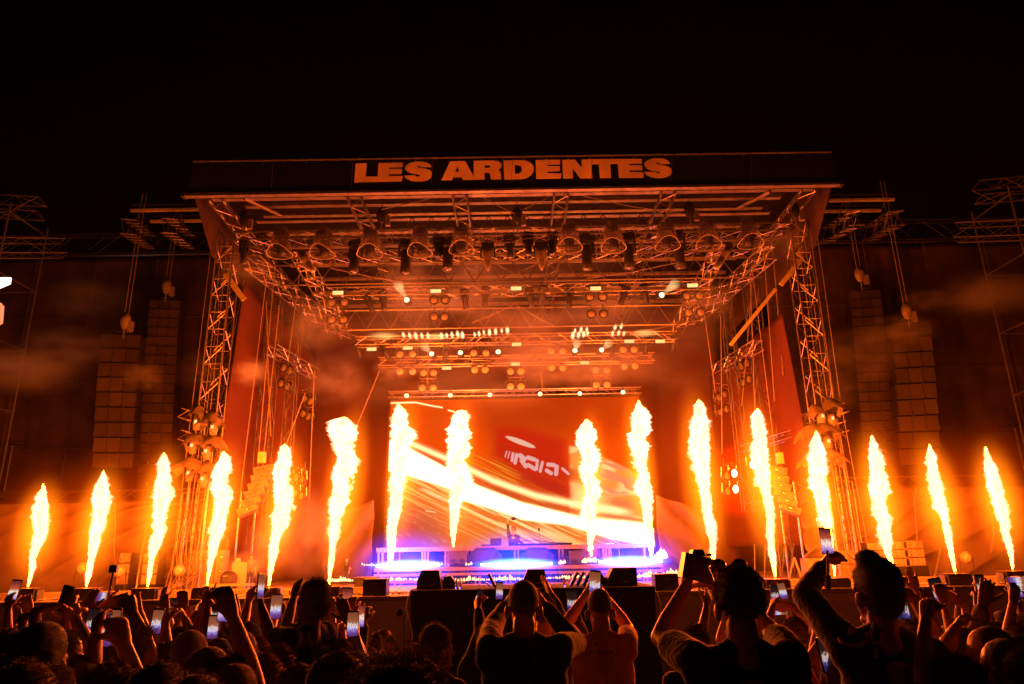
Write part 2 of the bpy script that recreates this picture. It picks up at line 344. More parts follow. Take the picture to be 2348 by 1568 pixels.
for s, nm in ((-1, 'left'), (1, 'right')):
    cloth('scrim_wall', f'huge dark scrim wall hanging behind the {nm} hand speaker columns', lambda u, v, s=s: (s * (8.75 + 17 * u), 22.6 + .14 * nz(u * 14, v * 5, s) + .05 * nz(u * 50, v * 9, s), 3.4 + 8.9 * v), 110, 40, 'scrim')
    sw = [o for o in C.objects if o.name.startswith('scrim_wall')][-1]; ORG[sw.name] = Vector((0, 0, 0))
    for k in range(7): MB().tube((s * (10.2 + 2.1 * k), 22.42, 3.4), (s * (10.2 + 2.1 * k), 22.42, 12.3), .014).build('seam', M['dull_steel'], sw)
    for k in range(3): MB().tube((s * 8.8, 22.42, 5.6 + 2.2 * k), (s * 25, 22.42, 5.6 + 2.2 * k), .010).build('tie_line', M['dull_steel'], sw)
    def low(u, v, s=s):
        x = 8.0 + 17 * u; z = DK + 2.45 * v
        k = max(0, 1 - abs(x - 9.7) / 4)
        return (s * x, 20.2 - folds(x if s < 0 else -x, z, 3.4, .10 + .30 * k * (1 if s < 0 else .6)), z)
    cloth('wing_tarpaulin', f'creased grey tarpaulin below the truss of the {nm} wing', low, 170, 60, 'tarp')
    truss('wing_truss', f'low horizontal truss across the {nm} wing above the tarpaulin', (s * 7.8, 19.9, 3.86), (s * 24, 19.9, 3.86), .3, .3, .022, .45, group='wing trusses')
    truss('wing_truss', f'thin dark truss along the top of the {nm} wing scrim', (s * 8.7, 22.5, 12.75), (s * 18.5, 22.5, 12.75), .3, .75, .018, .8, m='black_metal', group='wing trusses')
    MB_ = MB().tube((s * 8.7, 22.45, 12.33), (s * 22, 22.45, 12.33), .03)
    tag(MB_.build('scrim_rail', M['steel']), f'steel rail along the top edge of the {nm} scrim wall', 'rail')
    for k, (x, z0, z1) in enumerate(((10.2, 4.2, 5.6), (13.1, 4.2, 5.7), (16.0, 4.2, 5.7))):
        MB_ = MB().tube((s * x, 22.2, z0), (s * x, 22.2, z1), .035).tube((s * (x - .5), 22.2, z1), (s * (x + .2), 22.2, z1), .03)
        tag(MB_.build('wing_post', M['steel']), f'short steel post with crossbar, {ORD(k)} out from the {nm} tower', 'post')
    for k, (x0, z0, x1, z1) in enumerate(((11.4, 1.3, 12.2, 3.9), (13.9, 1.9, 14.3, 3.9), (17.0, 1.5, 17.4, 3.9))):
        pts = [Vector((s * .93 * (x0 + (x1 - x0) * t + .12 * math.sin(t * 5)), 19.95, z0 + (z1 - z0) * t * .93)) for t in [i / 8 for i in range(9)]]
        tag(MB().path(pts, .02).build('hanging_cable', M['rope']), f'loose cable down the {nm} tarpaulin, {ORD(k)} out from the tower', 'cable')

# main towers
for s, x, nm in ((-1, -8.35, 'left'), (1, 8.5, 'right')):
    truss('main_tower', f'tall lattice tower at the {nm} front corner of stage roof', (x, 19, -.3), (x, 19, 11.4), .5, .5, .03, .5, up=(0, 1, 0), cat='tower', group='roof towers', m='steel')
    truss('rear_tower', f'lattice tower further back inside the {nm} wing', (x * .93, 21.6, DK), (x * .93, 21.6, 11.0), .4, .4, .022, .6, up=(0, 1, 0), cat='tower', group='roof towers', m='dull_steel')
    t = thing('scaffold_footing', f'braced steel footing frame at foot of the {nm} tower', 'scaffold', (x, 19.6, DK))
    for dx in (-.8, .8):
        for dy in (0, 1.2): MB().tube((x + dx, 19.6 + dy, DK), (x + dx, 19.6 + dy, 3.9), .028).build('post', M['steel'], t)
    for z in (1.9, 3.0, 3.9):
        MB().tube((x - .8, 19.6, z), (x + .8, 19.6, z), .024).build('ledger', M['steel'], t)
    MB().tube((x - .8, 19.6, 1.9), (x + .8, 19.6, 3.0), .022).build('brace', M['steel'], t); MB().tube((x + .8, 19.6, 3.0), (x - .8, 19.6, 3.9), .022).build('brace', M['steel'], t)
    for k in range(5):
        xx = x + (k - 2) * .17
        MB_ = MB().path([Vector((xx * 1.0, 18.6 - .05 * k, 11)), Vector((xx + s * .02, 18.6, 6)), Vector((xx + s * (.05 + .03 * k), 18.6, DK))], .008)
        tag(MB_.build('guy_rope', M['rope']), f'thin vertical rope beside the {nm} tower, {ORD(k)} from the left', 'rope', f'ropes beside the {nm} tower')
# lattice box on top above the drapes (trusses crossing between front and rear towers)
for s, nm in ((-1, 'left'), (1, 'right')):
    truss('side_truss', f'slanting truss running back under the {nm} roof edge', (s * 7.6, 18.9, 10.45), (s * 6.6, 24.5, 10.2), .4, .4, .025, .45, group='side roof trusses')
    truss('side_truss', f'second truss running back inside the {nm} roof edge', (s * 6.2, 19.0, 10.6), (s * 5.9, 23.8, 9.7), .35, .35, .022, .45, group='side roof trusses')
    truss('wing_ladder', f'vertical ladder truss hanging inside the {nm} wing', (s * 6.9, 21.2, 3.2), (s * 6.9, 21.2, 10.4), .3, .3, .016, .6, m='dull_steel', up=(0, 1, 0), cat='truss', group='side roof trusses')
q = MB(); a, b = P(512, 625, 18.6), P(563, 690, 18.9)
tag(MB().box((a + b) / 2, ((b - a).length, .02, .16), Matrix.Rotation(math.atan2(-(b - a).z, (b - a).x), 3, 'Y')).build('lashing_strap', M['strap']), 'short pale lashing strap crossing beside the left tower', 'strap')
for a, b, l in (((1843, 590), (1786, 655), 'upper bright stretch of lashing strap on the right tower'), ((1786, 655), (1668, 796), 'long yellow lashing strap slanting down into right wing')):
    a, b = P(*a, 18.6), P(*b, 19.4); d = b - a
    tag(MB().box((a + b) / 2, (d.length, .02, .14 if 'upper' in l else .1), Matrix.Rotation(math.atan2(-d.z, d.x), 3, 'Y')).build('lashing_strap', M['strap']), l, 'strap', 'lashing straps')
# steel wires with turnbuckles in X shapes, chains and cables under the roof
wires = [((875, 480), (1040, 438), 17.6), ((1095, 445), (1180, 490), 17.8), ((1200, 480), (1275, 440), 17.8), ((1320, 445), (1560, 490), 17.8), ((560, 560), (760, 610), 18.5), ((760, 615), (960, 650), 19.5), ((1700, 570), (1560, 600), 18.5), ((1560, 600), (1345, 638), 19.5), ((1130, 600), (1175, 625), 20.5), ((1240, 600), (1185, 625), 20.5), ((1180, 625), (1080, 665), 21), ((1185, 625), (1265, 665), 21), ((1080, 740), (1175, 700), 23), ((1185, 700), (1275, 750), 23), ((780, 760), (900, 790), 23.5), ((1590, 735), (1420, 765), 23.5), ((700, 900), (600, 1160), 20.2), ((620, 560), (545, 1180), 19.5), ((870, 850), (780, 1060), 24), ((500, 950), (560, 640), 20), ((1730, 560), (1700, 930), 21), ((1718, 600), (1730, 940), 20.5), ((1770, 560), (1795, 860), 20), ((1750, 570), (1775, 920), 20), ((1650, 620), (1655, 1040), 21.5), ((690, 600), (660, 830), 21), ((720, 850), (708, 1150), 21.5), ((610, 690), (620, 1000), 20.6), ((640, 700), (590, 1180), 19.9), ((1615, 720), (1640, 900), 22), ((1240, 850), (1243, 890), 25), ((980, 740), (980, 880), 24.6)]
WC = {}
WPL = ['under the left part of banner', 'from the second roof rafter to middle hoist', 'from the middle hoist to the fourth rafter', 'under the banner right of centre', 'with chain leaving the left front corner', 'ending beside left lattice truss', 'with chain leaving the right front corner', 'crossing the lattice on the right', 'upper left arm of front cross', 'upper right arm of front cross', 'lower left arm of front cross', 'lower right arm of front cross', 'left arm of the rear cross', 'right arm of the rear cross', 'running to left end of middle truss', 'running to right end of middle truss', 'crossing down over the left drape', 'from left roof corner to fourth flame', 'left of the video screen', 'beside the left tower lamps', 'over the right drape, innermost', 'over the right drape, second', 'over the right drape, outermost', 'over the right drape, third', 'down to the red lamps', 'inside the left wing, right one', 'beside the fifth flame lamps', 'inside the left wing, middle one', 'behind small left speaker column', 'between right lamps and middle truss', 'holding the screen truss centre', 'holding the screen truss left part']
for i, (a, b, Y) in enumerate(wires):
    a, b = P(*a, Y), P(*b, Y); mid = (a + b) / 2 - Vector((0, 0, .02 * (b - a).length))
    sd_ = 'left' if mid.x < -1 else 'right' if mid.x > 1 else 'middle'
    ht = 'high under the roof' if mid.z > 9 else 'at mid height' if mid.z > 5 else 'low down'
    WC[(ht, sd_)] = WC.get((ht, sd_), 0) + 1
    tag(MB().path([a, mid, b], .013 if Y < 19 else .016, 5).build('steel_wire', M['rope']), f'thin {"slanting" if abs(b.x - a.x) > .35 * abs(b.z - a.z) else "upright"} rigging wire {ht} {WPL[i]}', 'wire', 'rigging wires')
# ================================================================== VIDEO SCREEN
def sstep(a, b, x):
    t = np.clip((x - a) / (b - a), 0, 1); return t * t * (3 - 2 * t)
def vnoise(x, y, seed=0):
    rs = np.random.RandomState(seed); g_ = rs.rand(64, 64)
    xi, yi = np.floor(x).astype(int), np.floor(y).astype(int); fx, fy = x - xi, y - yi
    fx = fx * fx * (3 - 2 * fx); fy = fy * fy * (3 - 2 * fy)
    f = lambda i, j: g_[(yi + j) % 64, (xi + i) % 64]
    return (f(0, 0) * (1 - fx) + f(1, 0) * fx) * (1 - fy) + (f(0, 1) * (1 - fx) + f(1, 1) * fx) * fy
NXs, NYs = 380, 220
def screen_img():
    S, T = np.meshgrid((np.arange(NXs) + .5) / NXs, (np.arange(NYs) + .5) / NYs)
    Y = 175 + T * 1000; X = 278 - (Y - 180) * .016 + S * (1737 + (Y - 165) * .075)
    def mixc(c, col, a): return c * (1 - a[..., None]) + np.array(col) * a[..., None]
    # dark orange ground, redder to the centre
    c = np.zeros((NYs, NXs, 3)) + np.array((.82, .085, .003))
    c = mixc(c, (.50, .04, .002), sstep(750, 1000, X) * sstep(560, 300, Y) * .75)
    ang = np.radians(25)
    al = X * np.cos(ang) + Y * np.sin(ang); ac = -X * np.sin(ang) + Y * np.cos(ang)
    yc = np.interp(X, [270, 420, 700, 900, 1200, 1600, 2110], [455, 515, 668, 780, 895, 995, 1050])   # top edge of white band
    yb = np.interp(X, [270, 420, 700, 780, 950, 1200, 1500, 1800, 2110], [660, 700, 790, 865, 915, 1000, 1040, 1130, 1190])
    st = vnoise(al / 260, ac / 9, 1) * .6 + vnoise(al / 120, ac / 4, 2) * .4
    # lower left: streaked orange to purple
    low = sstep(yb - 6, yb + 14, Y)
    base = mixc(np.zeros_like(c) + np.array((.98, .24, .03)), (.62, .10, .09), sstep(70, 330, Y - yb + .0 * X) * sstep(1000, 300, X))
    c = c * (1 - low[..., None]) + base * low[..., None]
    c = mixc(c, (1.2, .72, .22), low * sstep(.50, .78, st) * sstep(360, 30, Y - yb))
    c = mixc(c, (1.4, 1.1, .5), low * sstep(.52, .8, vnoise(al / 300, ac / 16, 5)) * sstep(200, 0, Y - yb))
    c = mixc(c, (.85, .42, .2), low * sstep(.78, .9, vnoise(al / 60, ac / 5, 9)) * .7)
    # right: pale amber
    rr = sstep(1515, 1545, X) * sstep(505, 535, Y - np.clip(X - 1600, 0, 600) * .48 ) * (1 - low)
    c = mixc(c, (.95, .38, .08), rr)
    c = mixc(c, (1.1, .8, .35), rr * sstep(.55, .8, vnoise(X / 150, Y / 60, 4)))
    c = mixc(c, (.98, .32, .16), rr * sstep(.5, .6, vnoise(al / 70, ac / 22, 12)) * sstep(1690, 1750, X) * sstep(880, 820, Y))
    c = mixc(c, (.95, .22, .10), rr * sstep(50, 0, np.abs(Y - (900 + (X - 1830) * .25))) * sstep(1780, 1840, X) * sstep(2000, 1930, X) * .8)
    # streaky middle left of the bottle
    ml = sstep(820, 900, X) * sstep(1520, 1480, X) * sstep(520, 560, Y - (X - 850) * .32) * (1 - low)
    c = mixc(c, (1.0, .34, .03), ml * sstep(.45, .75, st))
    # red bottle
    def poly(pts, soft=8.):
        a = np.ones_like(X)
        for (x0, y0), (x1, y1) in zip(pts, pts[1:] + pts[:1]):
            nx, ny = (y1 - y0), -(x1 - x0); L = math.hypot(nx, ny)
            dd = ((X - x0) * nx + (Y - y0) * ny) / L; a = np.minimum(a, sstep(-soft, soft, -dd))
        return a
    bt = poly([(1015, 370), (1180, 372), (1500, 470), (1540, 885), (1200, 730), (1000, 570)], 45)
    c = mixc(c, (.66, .022, .006), bt * .9)
    c = mixc(c, (.55, .025, .012), poly([(1200, 690), (1525, 800), (1530, 872), (1190, 740)], 40) * .7)
    c = mixc(c, (.5, .04, .01), poly([(1490, 640), (1610, 690), (1610, 760), (1490, 740)], 30) * .7)
    e = ((X - 1187) * .93 + (Y - 482) * .36) ** 2 / 108 ** 2 + (-(X - 1187) * .36 + (Y - 482) * .93) ** 2 / 17 ** 2
    c = mixc(c, (.95, .62, .5), sstep(1.25, .8, e)); c = mixc(c, (.9, .1, .04), sstep(1.2, .7, e) * sstep(1120, 1090, np.abs(X - 1120) + 1000) * 0)
    # blurred white lettering on the bottle
    for k, (x0, y0, x1, y1, w_) in enumerate([(1092, 545, 1080, 582, 4), (1112, 548, 1100, 590, 4), (1135, 560, 1128, 610, 9), (1160, 570, 1150, 625, 12), (1185, 575, 1215, 600, 16), (1195, 610, 1225, 650, 14), (1240, 590, 1285, 605, 14), (1240, 640, 1290, 670, 13), (1305, 610, 1300, 670, 10), (1340, 625, 1325, 685, 10), (1380, 640, 1420, 645, 14), (1370, 680, 1400, 700, 13), (1440, 655, 1435, 705, 14), (1480, 670, 1520, 705, 9)]):
        dx, dy = x1 - x0, y1 - y0; tt = np.clip(((X - x0) * dx + (Y - y0) * dy) / (dx * dx + dy * dy), 0, 1)
        dd = np.hypot(X - x0 - tt * dx, Y - y0 - tt * dy); c = mixc(c, (.92, .5, .55), sstep(w_ + 3, w_ - 3, dd))
    # white band with its bright upper rail
    band = sstep(-16, 10, Y - yc) * (1 - low)
    c = mixc(c, (3.2, 2.6, 1.6), band)
    yr = np.interp(X, [270, 400, 700, 1000, 1300, 1600, 1950, 2110], [410, 470, 600, 745, 850, 915, 970, 1010])
    rail = np.exp(-((Y - yr) / 20.) ** 2) * sstep(2000, 1850, X)
    c = mixc(c, (2.2, 1.6, .8), rail * .95)
    gap = np.exp(-((Y - (yr + yc) / 2 - 8) / 13.) ** 2) * sstep(400, 470, X)
    c = mixc(c, (.75, .13, .03), gap * .8)
    # thin light trail at the top left
    yt = np.interp(X, [278, 450, 560, 640, 680, 740], [192, 190, 215, 230, 250, 266])
    c = mixc(c, (2.2, 1.7, .9), np.exp(-((Y - yt) / 5.) ** 2) * sstep(745, 720, X) * (1 - sstep(640, 646, X) * sstep(682, 676, X)))
    c = mixc(c, (1.6, 1., .6), np.exp(-((Y - (935 + (X - 530) * .15)) / 3.) ** 2) * sstep(525, 540, X) * sstep(615, 590, X))
    return c * np.array((.95, .80, .66))
simg = screen_img()
x0, x1, z0s, z1s = -4.64, 4.78, 1.5, 7.74
# picture rows above cover z 2.40..7.72; the lowest part hides behind the platform
def sgrid():
    vs = []; 
    for j in range(NYs + 1):
        z = 7.74 - (7.74 - 2.36) * j / NYs
        for i in range(NXs + 1): vs.append((x0 + (x1 - x0) * i / NXs, 26, z))
    fs = [(j * (NXs + 1) + i, j * (NXs + 1) + i + 1, (j + 1) * (NXs + 1) + i + 1, (j + 1) * (NXs + 1) + i) for j in range(NYs) for i in range(NXs)]
    return vs, fs
scr = thing('video_screen', 'big video screen with streaking white light and a tilted red bottle', 'screen', (0, 26, 1.5))
m = MB(); m.v, m.f = sgrid(); disp = m.build('display', None, scr)
ca = disp.data.color_attributes.new('picture', 'FLOAT_COLOR', 'CORNER')
arr = np.ones((NYs, NXs, 4, 4), dtype=np.float32); arr[..., :3] = simg[:, :, None, :]
ca.data.foreach_set('color', arr.ravel())
dm = bpy.data.materials.new('screen picture'); dm.use_nodes = True; n = dm.node_tree.nodes; n.clear(); l = dm.node_tree.links
o_ = n.new('ShaderNodeOutputMaterial'); e_ = n.new('ShaderNodeEmission'); a_ = n.new('ShaderNodeVertexColor'); a_.layer_name = 'picture'
tc = n.new('ShaderNodeTexCoord'); wv = n.new('ShaderNodeTexWave'); wv.bands_direction = 'Z'; wv.inputs['Scale'].default_value = 8; l.new(tc.outputs['Object'], wv.inputs['Vector'])
mr = n.new('ShaderNodeMapRange'); mr.inputs['To Min'].default_value = .82; mr.inputs['To Max'].default_value = 1.1; l.new(wv.outputs['Fac'], mr.inputs['Value'])
l.new(a_.outputs[0], e_.inputs[0]); l.new(mr.outputs[0], e_.inputs[1]); l.new(e_.outputs[0], o_.inputs[0])
dm.cycles.emission_sampling = 'NONE'; disp.data.materials.append(dm)
MB().box((0.07, 26.1, 4.6), (9.6, .16, 6.4)).build('casing', M['black_metal'], scr)

# ================================================================== FLAMES
za = lambda x, y: (x * .3056, 1088.8 + y * .3056)
z3 = lambda x, y: (x * .2558, 802.3 + y * .2558)
ze = lambda x, y: (504.3 + x * .22664, 1020 + y * .22664)
zf = lambda x, y: (802.3 + x * .32891, 859.6 + y * .32891)
zg = lambda x, y: (1547.3 + x * .2558, 916.9 + y * .2558)
zh = lambda x, y: (1719.2 + x * .26749, 802.3 + y * .26749)
zi = lambda x, y: (1776.5 + x * .26898, 1146.1 + y * .26898)
FL = [
 (16.1, [(z3, 385, 385, 1205), (z3, 375, 400, 1240), (za, 295, 345, 120), (za, 270, 345, 165), (za, 275, 360, 215), (za, 250, 362, 290), (za, 255, 355, 350), (za, 258, 352, 430), (za, 252, 340, 480), (za, 245, 318, 520), (za, 238, 295, 560), (za, 228, 272, 620), (za, 217, 258, 700), (za, 210, 240, 760), (za, 203, 212, 845)]),
 (16.1, [(z3, 926, 930, 1092), (z3, 905, 945, 1130), (z3, 875, 955, 1180), (z3, 850, 970, 1230), (z3, 845, 985, 1290), (z3, 835, 975, 1370), (z3, 845, 970, 1450), (za, 700, 800, 290), (za, 690, 780, 370), (za, 675, 750, 440), (za, 665, 735, 520), (za, 660, 712, 600), (za, 652, 697, 680), (za, 645, 680, 760), (za, 641, 651, 845)]),
 (16.1, [(z3, 1468, 1472, 930), (z3, 1450, 1490, 960), (z3, 1425, 1505, 1000), (z3, 1420, 1520, 1060), (z3, 1400, 1520, 1130), (z3, 1390, 1525, 1190), (z3, 1395, 1535, 1260), (z3, 1385, 1540, 1320), (z3, 1386, 1510, 1390), (z3, 1380, 1490, 1500), (za, 1138, 1225, 440), (za, 1128, 1208, 500), (za, 1125, 1188, 560), (za, 1120, 1162, 620), (za, 1112, 1140, 700), (za, 1105, 1130, 780), (za, 1101, 1111, 845)]),
 (16.1, [(z3, 1995, 2015, 915), (z3, 1980, 2045, 940), (z3, 1962, 2065, 990), (z3, 1925, 2060, 1050), (z3, 1905, 2045, 1120), (z3, 1915, 2035, 1190), (z3, 1900, 2070, 1250), (z3, 1930, 2090, 1320), (z3, 1930, 2065, 1400), (z3, 1922, 2040, 1480), (z3, 1905, 2020, 1560), (za, 1590, 1690, 380), (za, 1583, 1675, 430), (za, 1575, 1645, 500), (za, 1570, 1622, 570), (za, 1560, 1603, 640), (za, 1553, 1585, 720), (za, 1549, 1565, 790), (za, 1548, 1558, 838)]),
 (16.1, [(ze, 648, 662, 0), (ze, 615, 700, 30), (ze, 598, 715, 90), (ze, 575, 720, 150), (ze, 545, 722, 210), (ze, 532, 718, 290), (ze, 548, 695, 360), (ze, 555, 718, 430), (ze, 560, 722, 510), (ze, 552, 725, 580), (ze, 535, 715, 660), (ze, 525, 690, 750), (ze, 520, 655, 830), (ze, 515, 620, 900), (ze, 508, 592, 980), (ze, 500, 588, 1060), (ze, 495, 565, 1140), (ze, 493, 545, 1220), (ze, 488, 525, 1300), (ze, 485, 510, 1390), (ze, 484, 492, 1450)]),
 (16.1, [(ze, 1230, 1290, -272), (ze, 1130, 1340, -230), (ze, 1110, 1375, -160), (ze, 1112, 1370, -90), (ze, 1140, 1340, -30), (ze, 1145, 1345, 50), (ze, 1185, 1375, 110), (ze, 1180, 1395, 165), (ze, 1165, 1385, 210), (ze, 1155, 1350, 270), (ze, 1145, 1295, 330), (ze, 1138, 1300, 420), (ze, 1125, 1310, 530), (ze, 1110, 1290, 600), (ze, 1115, 1250, 670), (ze, 1115, 1215, 750), (ze, 1110, 1205, 850), (ze, 1105, 1180, 950), (ze, 1103, 1158, 1050), (ze, 1100, 1153, 1150), (ze, 1100, 1140, 1230), (ze, 1098, 1125, 1310), (ze, 1097, 1112, 1400), (ze, 1099, 1108, 1450)]),
 (20.6, [(zf, 330, 340, 203), (zf, 312, 375, 230), (zf, 298, 390, 270), (zf, 295, 390, 310), (zf, 285, 405, 350), (zf, 282, 440, 380), (zf, 285, 470, 418), (zf, 290, 440, 455), (zf, 300, 405, 490), (zf, 300, 400, 560), (zf, 300, 390, 620), (zf, 290, 385, 700), (zf, 280, 375, 780), (zf, 275, 360, 860), (zf, 275, 352, 930), (zf, 268, 340, 1000), (zf, 265, 325, 1060), (zf, 265, 320, 1130), (zf, 262, 315, 1200), (zf, 265, 303, 1260), (zf, 272, 292, 1340)]),
 (22.2, [(zf, 740, 800, 252), (zf, 718, 815, 280), (zf, 700, 825, 320), (zf, 695, 835, 380), (zf, 680, 845, 430), (zf, 680, 830, 470), (zf, 698, 838, 510), (zf, 685, 800, 560), (zf, 672, 810, 620), (zf, 680, 845, 680), (zf, 685, 862, 740), (zf, 692, 830, 790), (zf, 697, 785, 850), (zf, 700, 772, 910), (zf, 696, 758, 980), (zf, 695, 745, 1050), (zf, 702, 738, 1120), (zf, 712, 728, 1180), (zf, 716, 726, 1206)]),
 (22.2, [(zf, 1638, 1652, 315), (zf, 1608, 1690, 340), (zf, 1585, 1705, 380), (zf, 1578, 1710, 430), (zf, 1580, 1692, 480), (zf, 1600, 1725, 530), (zf, 1605, 1742, 580), (zf, 1600, 1720, 640), (zf, 1605, 1692, 700), (zf, 1620, 1725, 750), (zf, 1640, 1752, 805), (zf, 1640, 1735, 850), (zf, 1622, 1710, 905), (zf, 1618, 1720, 960), (zf, 1630, 1715, 1020), (zf, 1650, 1700, 1100), (zf, 1656, 1695, 1160), (zf, 1660, 1685, 1190), (zf, 1672, 1686, 1215), (zf, 1676, 1686, 1262)]),
 (20.9, [(zf, 2006, 2014, 182), (zf, 1995, 2035, 212), (zf, 1978, 2068, 250), (zf, 1970, 2088, 300), (zf, 1960, 2088, 350), (zf, 1945, 2080, 400), (zf, 1925, 2060, 435), (zf, 1945, 2080, 475), (zf, 1962, 2088, 520), (zf, 1975, 2070, 570), (zf, 1988, 2065, 630), (zf, 2008, 2075, 680), (zf, 2010, 2090, 725), (zf, 1988, 2100, 765), (zf, 2000, 2100, 810), (zf, 2025, 2105, 870), (zf, 2035, 2105, 950), (zf, 2045, 2110, 1030), (zf, 2065, 2115, 1100), (zf, 2075, 2120, 1170), (zf, 2080, 2115, 1215), (zf, 2090, 2104, 1262)]),
 (16.1, [(zg, 202, 214, 5), (zg, 175, 262, 40), (zg, 178, 272, 90), (zg, 155, 275, 150), (zg, 140, 290, 200), (zg, 130, 297, 280), (zg, 125, 297, 350), (zg, 125, 300, 420), (zg, 145, 300, 500), (zg, 165, 300, 580), (zg, 190, 305, 650), (zg, 192, 310, 730), (zg, 207, 315, 800), (zg, 232, 315, 870), (zg, 245, 325, 940), (zg, 250, 335, 1020), (zg, 272, 345, 1080), (zg, 280, 362, 1140), (zg, 290, 360, 1200), (zg, 308, 363, 1280), (zg, 315, 363, 1360), (zg, 325, 360, 1430), (zg, 338, 360, 1520), (zg, 348, 358, 1640)]),
 (16.1, [(zg, 732, 744, 85), (zg, 702, 762, 110), (zg, 686, 775, 150), (zg, 684, 788, 215), (zg, 690, 812, 280), (zg, 705, 822, 350), (zg, 688, 818, 430), (zg, 680, 830, 500), (zg, 695, 830, 570), (zg, 720, 842, 640), (zg, 735, 842, 700), (zg, 768, 850, 780), (zg, 780, 855, 860), (zg, 790, 868, 930), (zg, 818, 885, 1000), (zg, 820, 890, 1080), (zg, 823, 890, 1150), (zg, 825, 888, 1220), (zg, 835, 890, 1300), (zg, 842, 897, 1380), (zg, 855, 900, 1440), (zg, 872, 904, 1510), (zg, 888, 903, 1570), (zg, 895, 903, 1618)]),
 (16.1, [(zg, 1258, 1266, 285), (zg, 1238, 1300, 330), (zg, 1216, 1315, 400), (zg, 1208, 1330, 460), (zg, 1195, 1345, 530), (zg, 1208, 1360, 600), (zg, 1205, 1362, 660), (zg, 1212, 1345, 720), (zg, 1218, 1375, 790), (zg, 1250, 1378, 850), (zg, 1270, 1370, 930), (zg, 1285, 1388, 1000), (zg, 1280, 1390, 1060), (zg, 1310, 1390, 1110), (zg, 1345, 1395, 1165), (zg, 1375, 1410, 1215), (zg, 1388, 1418, 1290), (zg, 1390, 1422, 1370), (zg, 1398, 1435, 1440), (zg, 1415, 1437, 1500), (zg, 1425, 1436, 1570), (zg, 1431, 1438, 1615)]),
 (16.1, [(zh, 1040, 1050, 740), (zh, 1030, 1065, 780), (zh, 1020, 1092, 820), (zh, 1015, 1090, 860), (zh, 1025, 1120, 905), (zh, 1025, 1135, 960), (zh, 1030, 1155, 1020), (zh, 1035, 1170, 1090), (zh, 1030, 1165, 1160), (zh, 1032, 1170, 1220), (zh, 1045, 1148, 1270), (zh, 1065, 1152, 1330), (zh, 1070, 1170, 1390), (zi, 845, 945, 50), (zi, 850, 970, 130), (zi, 880, 985, 200), (zi, 870, 980, 260), (zi, 900, 985, 330), (zi, 925, 985, 390), (zi, 935, 988, 450), (zi, 965, 1005, 510), (zi, 985, 1018, 570), (zi, 1005, 1025, 625), (zi, 1012, 1022, 650)]),
 (16.1, [(zh, 1533, 1541, 815), (zh, 1520, 1565, 860), (zh, 1508, 1585, 900), (zh, 1515, 1590, 950), (zh, 1522, 1610, 1000), (zh, 1520, 1612, 1060), (zh, 1530, 1640, 1120), (zh, 1545, 1650, 1175), (zh, 1565, 1650, 1240), (zh, 1580, 1670, 1300), (zh, 1568, 1670, 1350), (zh, 1610, 1690, 1400), (zi, 1342, 1450, 30), (zi, 1365, 1465, 80), (zi, 1400, 1470, 140), (zi, 1420, 1475, 200), (zi, 1430, 1495, 260), (zi, 1450, 1500, 330), (zi, 1470, 1515, 400), (zi, 1485, 1525, 465), (zi, 1507, 1532, 540), (zi, 1524, 1538, 600), (zi, 1528, 1536, 622)]),
 (16.1, [(zh, 2016, 2024, 838), (zh, 2015, 2042, 885), (zh, 2018, 2065, 925), (zh, 2008, 2070, 960), (zh, 2008, 2095, 1000), (zh, 2025, 2115, 1050), (zh, 2040, 2130, 1100), (zh, 2045, 2160, 1160), (zh, 2060, 2165, 1220), (zh, 2070, 2175, 1280), (zh, 2085, 2190, 1340), (zh, 2110, 2200, 1400), (zi, 1850, 1950, 5), (zi, 1865, 1972, 70), (zi, 1885, 1975, 140), (zi, 1918, 1985, 200), (zi, 1925, 1990, 270), (zi, 1955, 2008, 340), (zi, 1982, 2022, 420), (zi, 1995, 2025, 480), (zi, 2007, 2030, 540), (zi, 2022, 2031, 600)]),
]
FC = (1.0, .15, .012)
M['fire_core'] = emat('white hot flame', (1.0, .125, .0038), 165, 'FRONT')
M['fire_edge'] = vmat('burning gas', (1.0, .34, .17), 32)
M['painted_halo'] = vmat('glowing gas', (1.0, .16, .003), 1.3)  # this and the next: glow painted into the air around flames
M['painted_halo2'] = vmat('faint glowing gas', (1.0, .085, .0), .34)
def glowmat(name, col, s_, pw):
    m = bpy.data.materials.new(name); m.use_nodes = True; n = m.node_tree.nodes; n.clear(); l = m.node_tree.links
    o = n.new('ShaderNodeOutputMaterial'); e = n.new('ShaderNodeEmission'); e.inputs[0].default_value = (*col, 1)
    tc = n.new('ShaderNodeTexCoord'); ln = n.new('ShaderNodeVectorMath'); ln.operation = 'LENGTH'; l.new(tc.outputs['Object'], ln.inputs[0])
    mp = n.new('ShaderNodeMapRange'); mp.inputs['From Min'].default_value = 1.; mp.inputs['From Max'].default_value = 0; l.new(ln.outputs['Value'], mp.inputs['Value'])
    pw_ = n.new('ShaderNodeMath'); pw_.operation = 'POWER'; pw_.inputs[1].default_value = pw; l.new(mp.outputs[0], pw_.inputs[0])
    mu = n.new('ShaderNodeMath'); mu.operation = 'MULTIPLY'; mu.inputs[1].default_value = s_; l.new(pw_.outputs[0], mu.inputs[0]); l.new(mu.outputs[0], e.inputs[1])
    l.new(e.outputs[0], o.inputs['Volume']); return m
_gs = MB(); _gs.lathe([(max(.001, math.sin(math.pi * i / 12)), -math.cos(math.pi * i / 12)) for i in range(13)], (0, 0, 0), 18)
GL = {}
for k_, c_, s_, p_ in (('painted_halo', (1.0, .2, .004), 7.5, 2.0), ('painted_halo2', (1.0, .07, .0), .75, 2.2)):  # halo volumes glow themselves, painting scattered light and bloom around each flame
    GL[k_] = _gs.mesh('glow body', smooth=True); GL[k_].materials.append(glowmat(k_ + ' gas', c_, s_, p_))
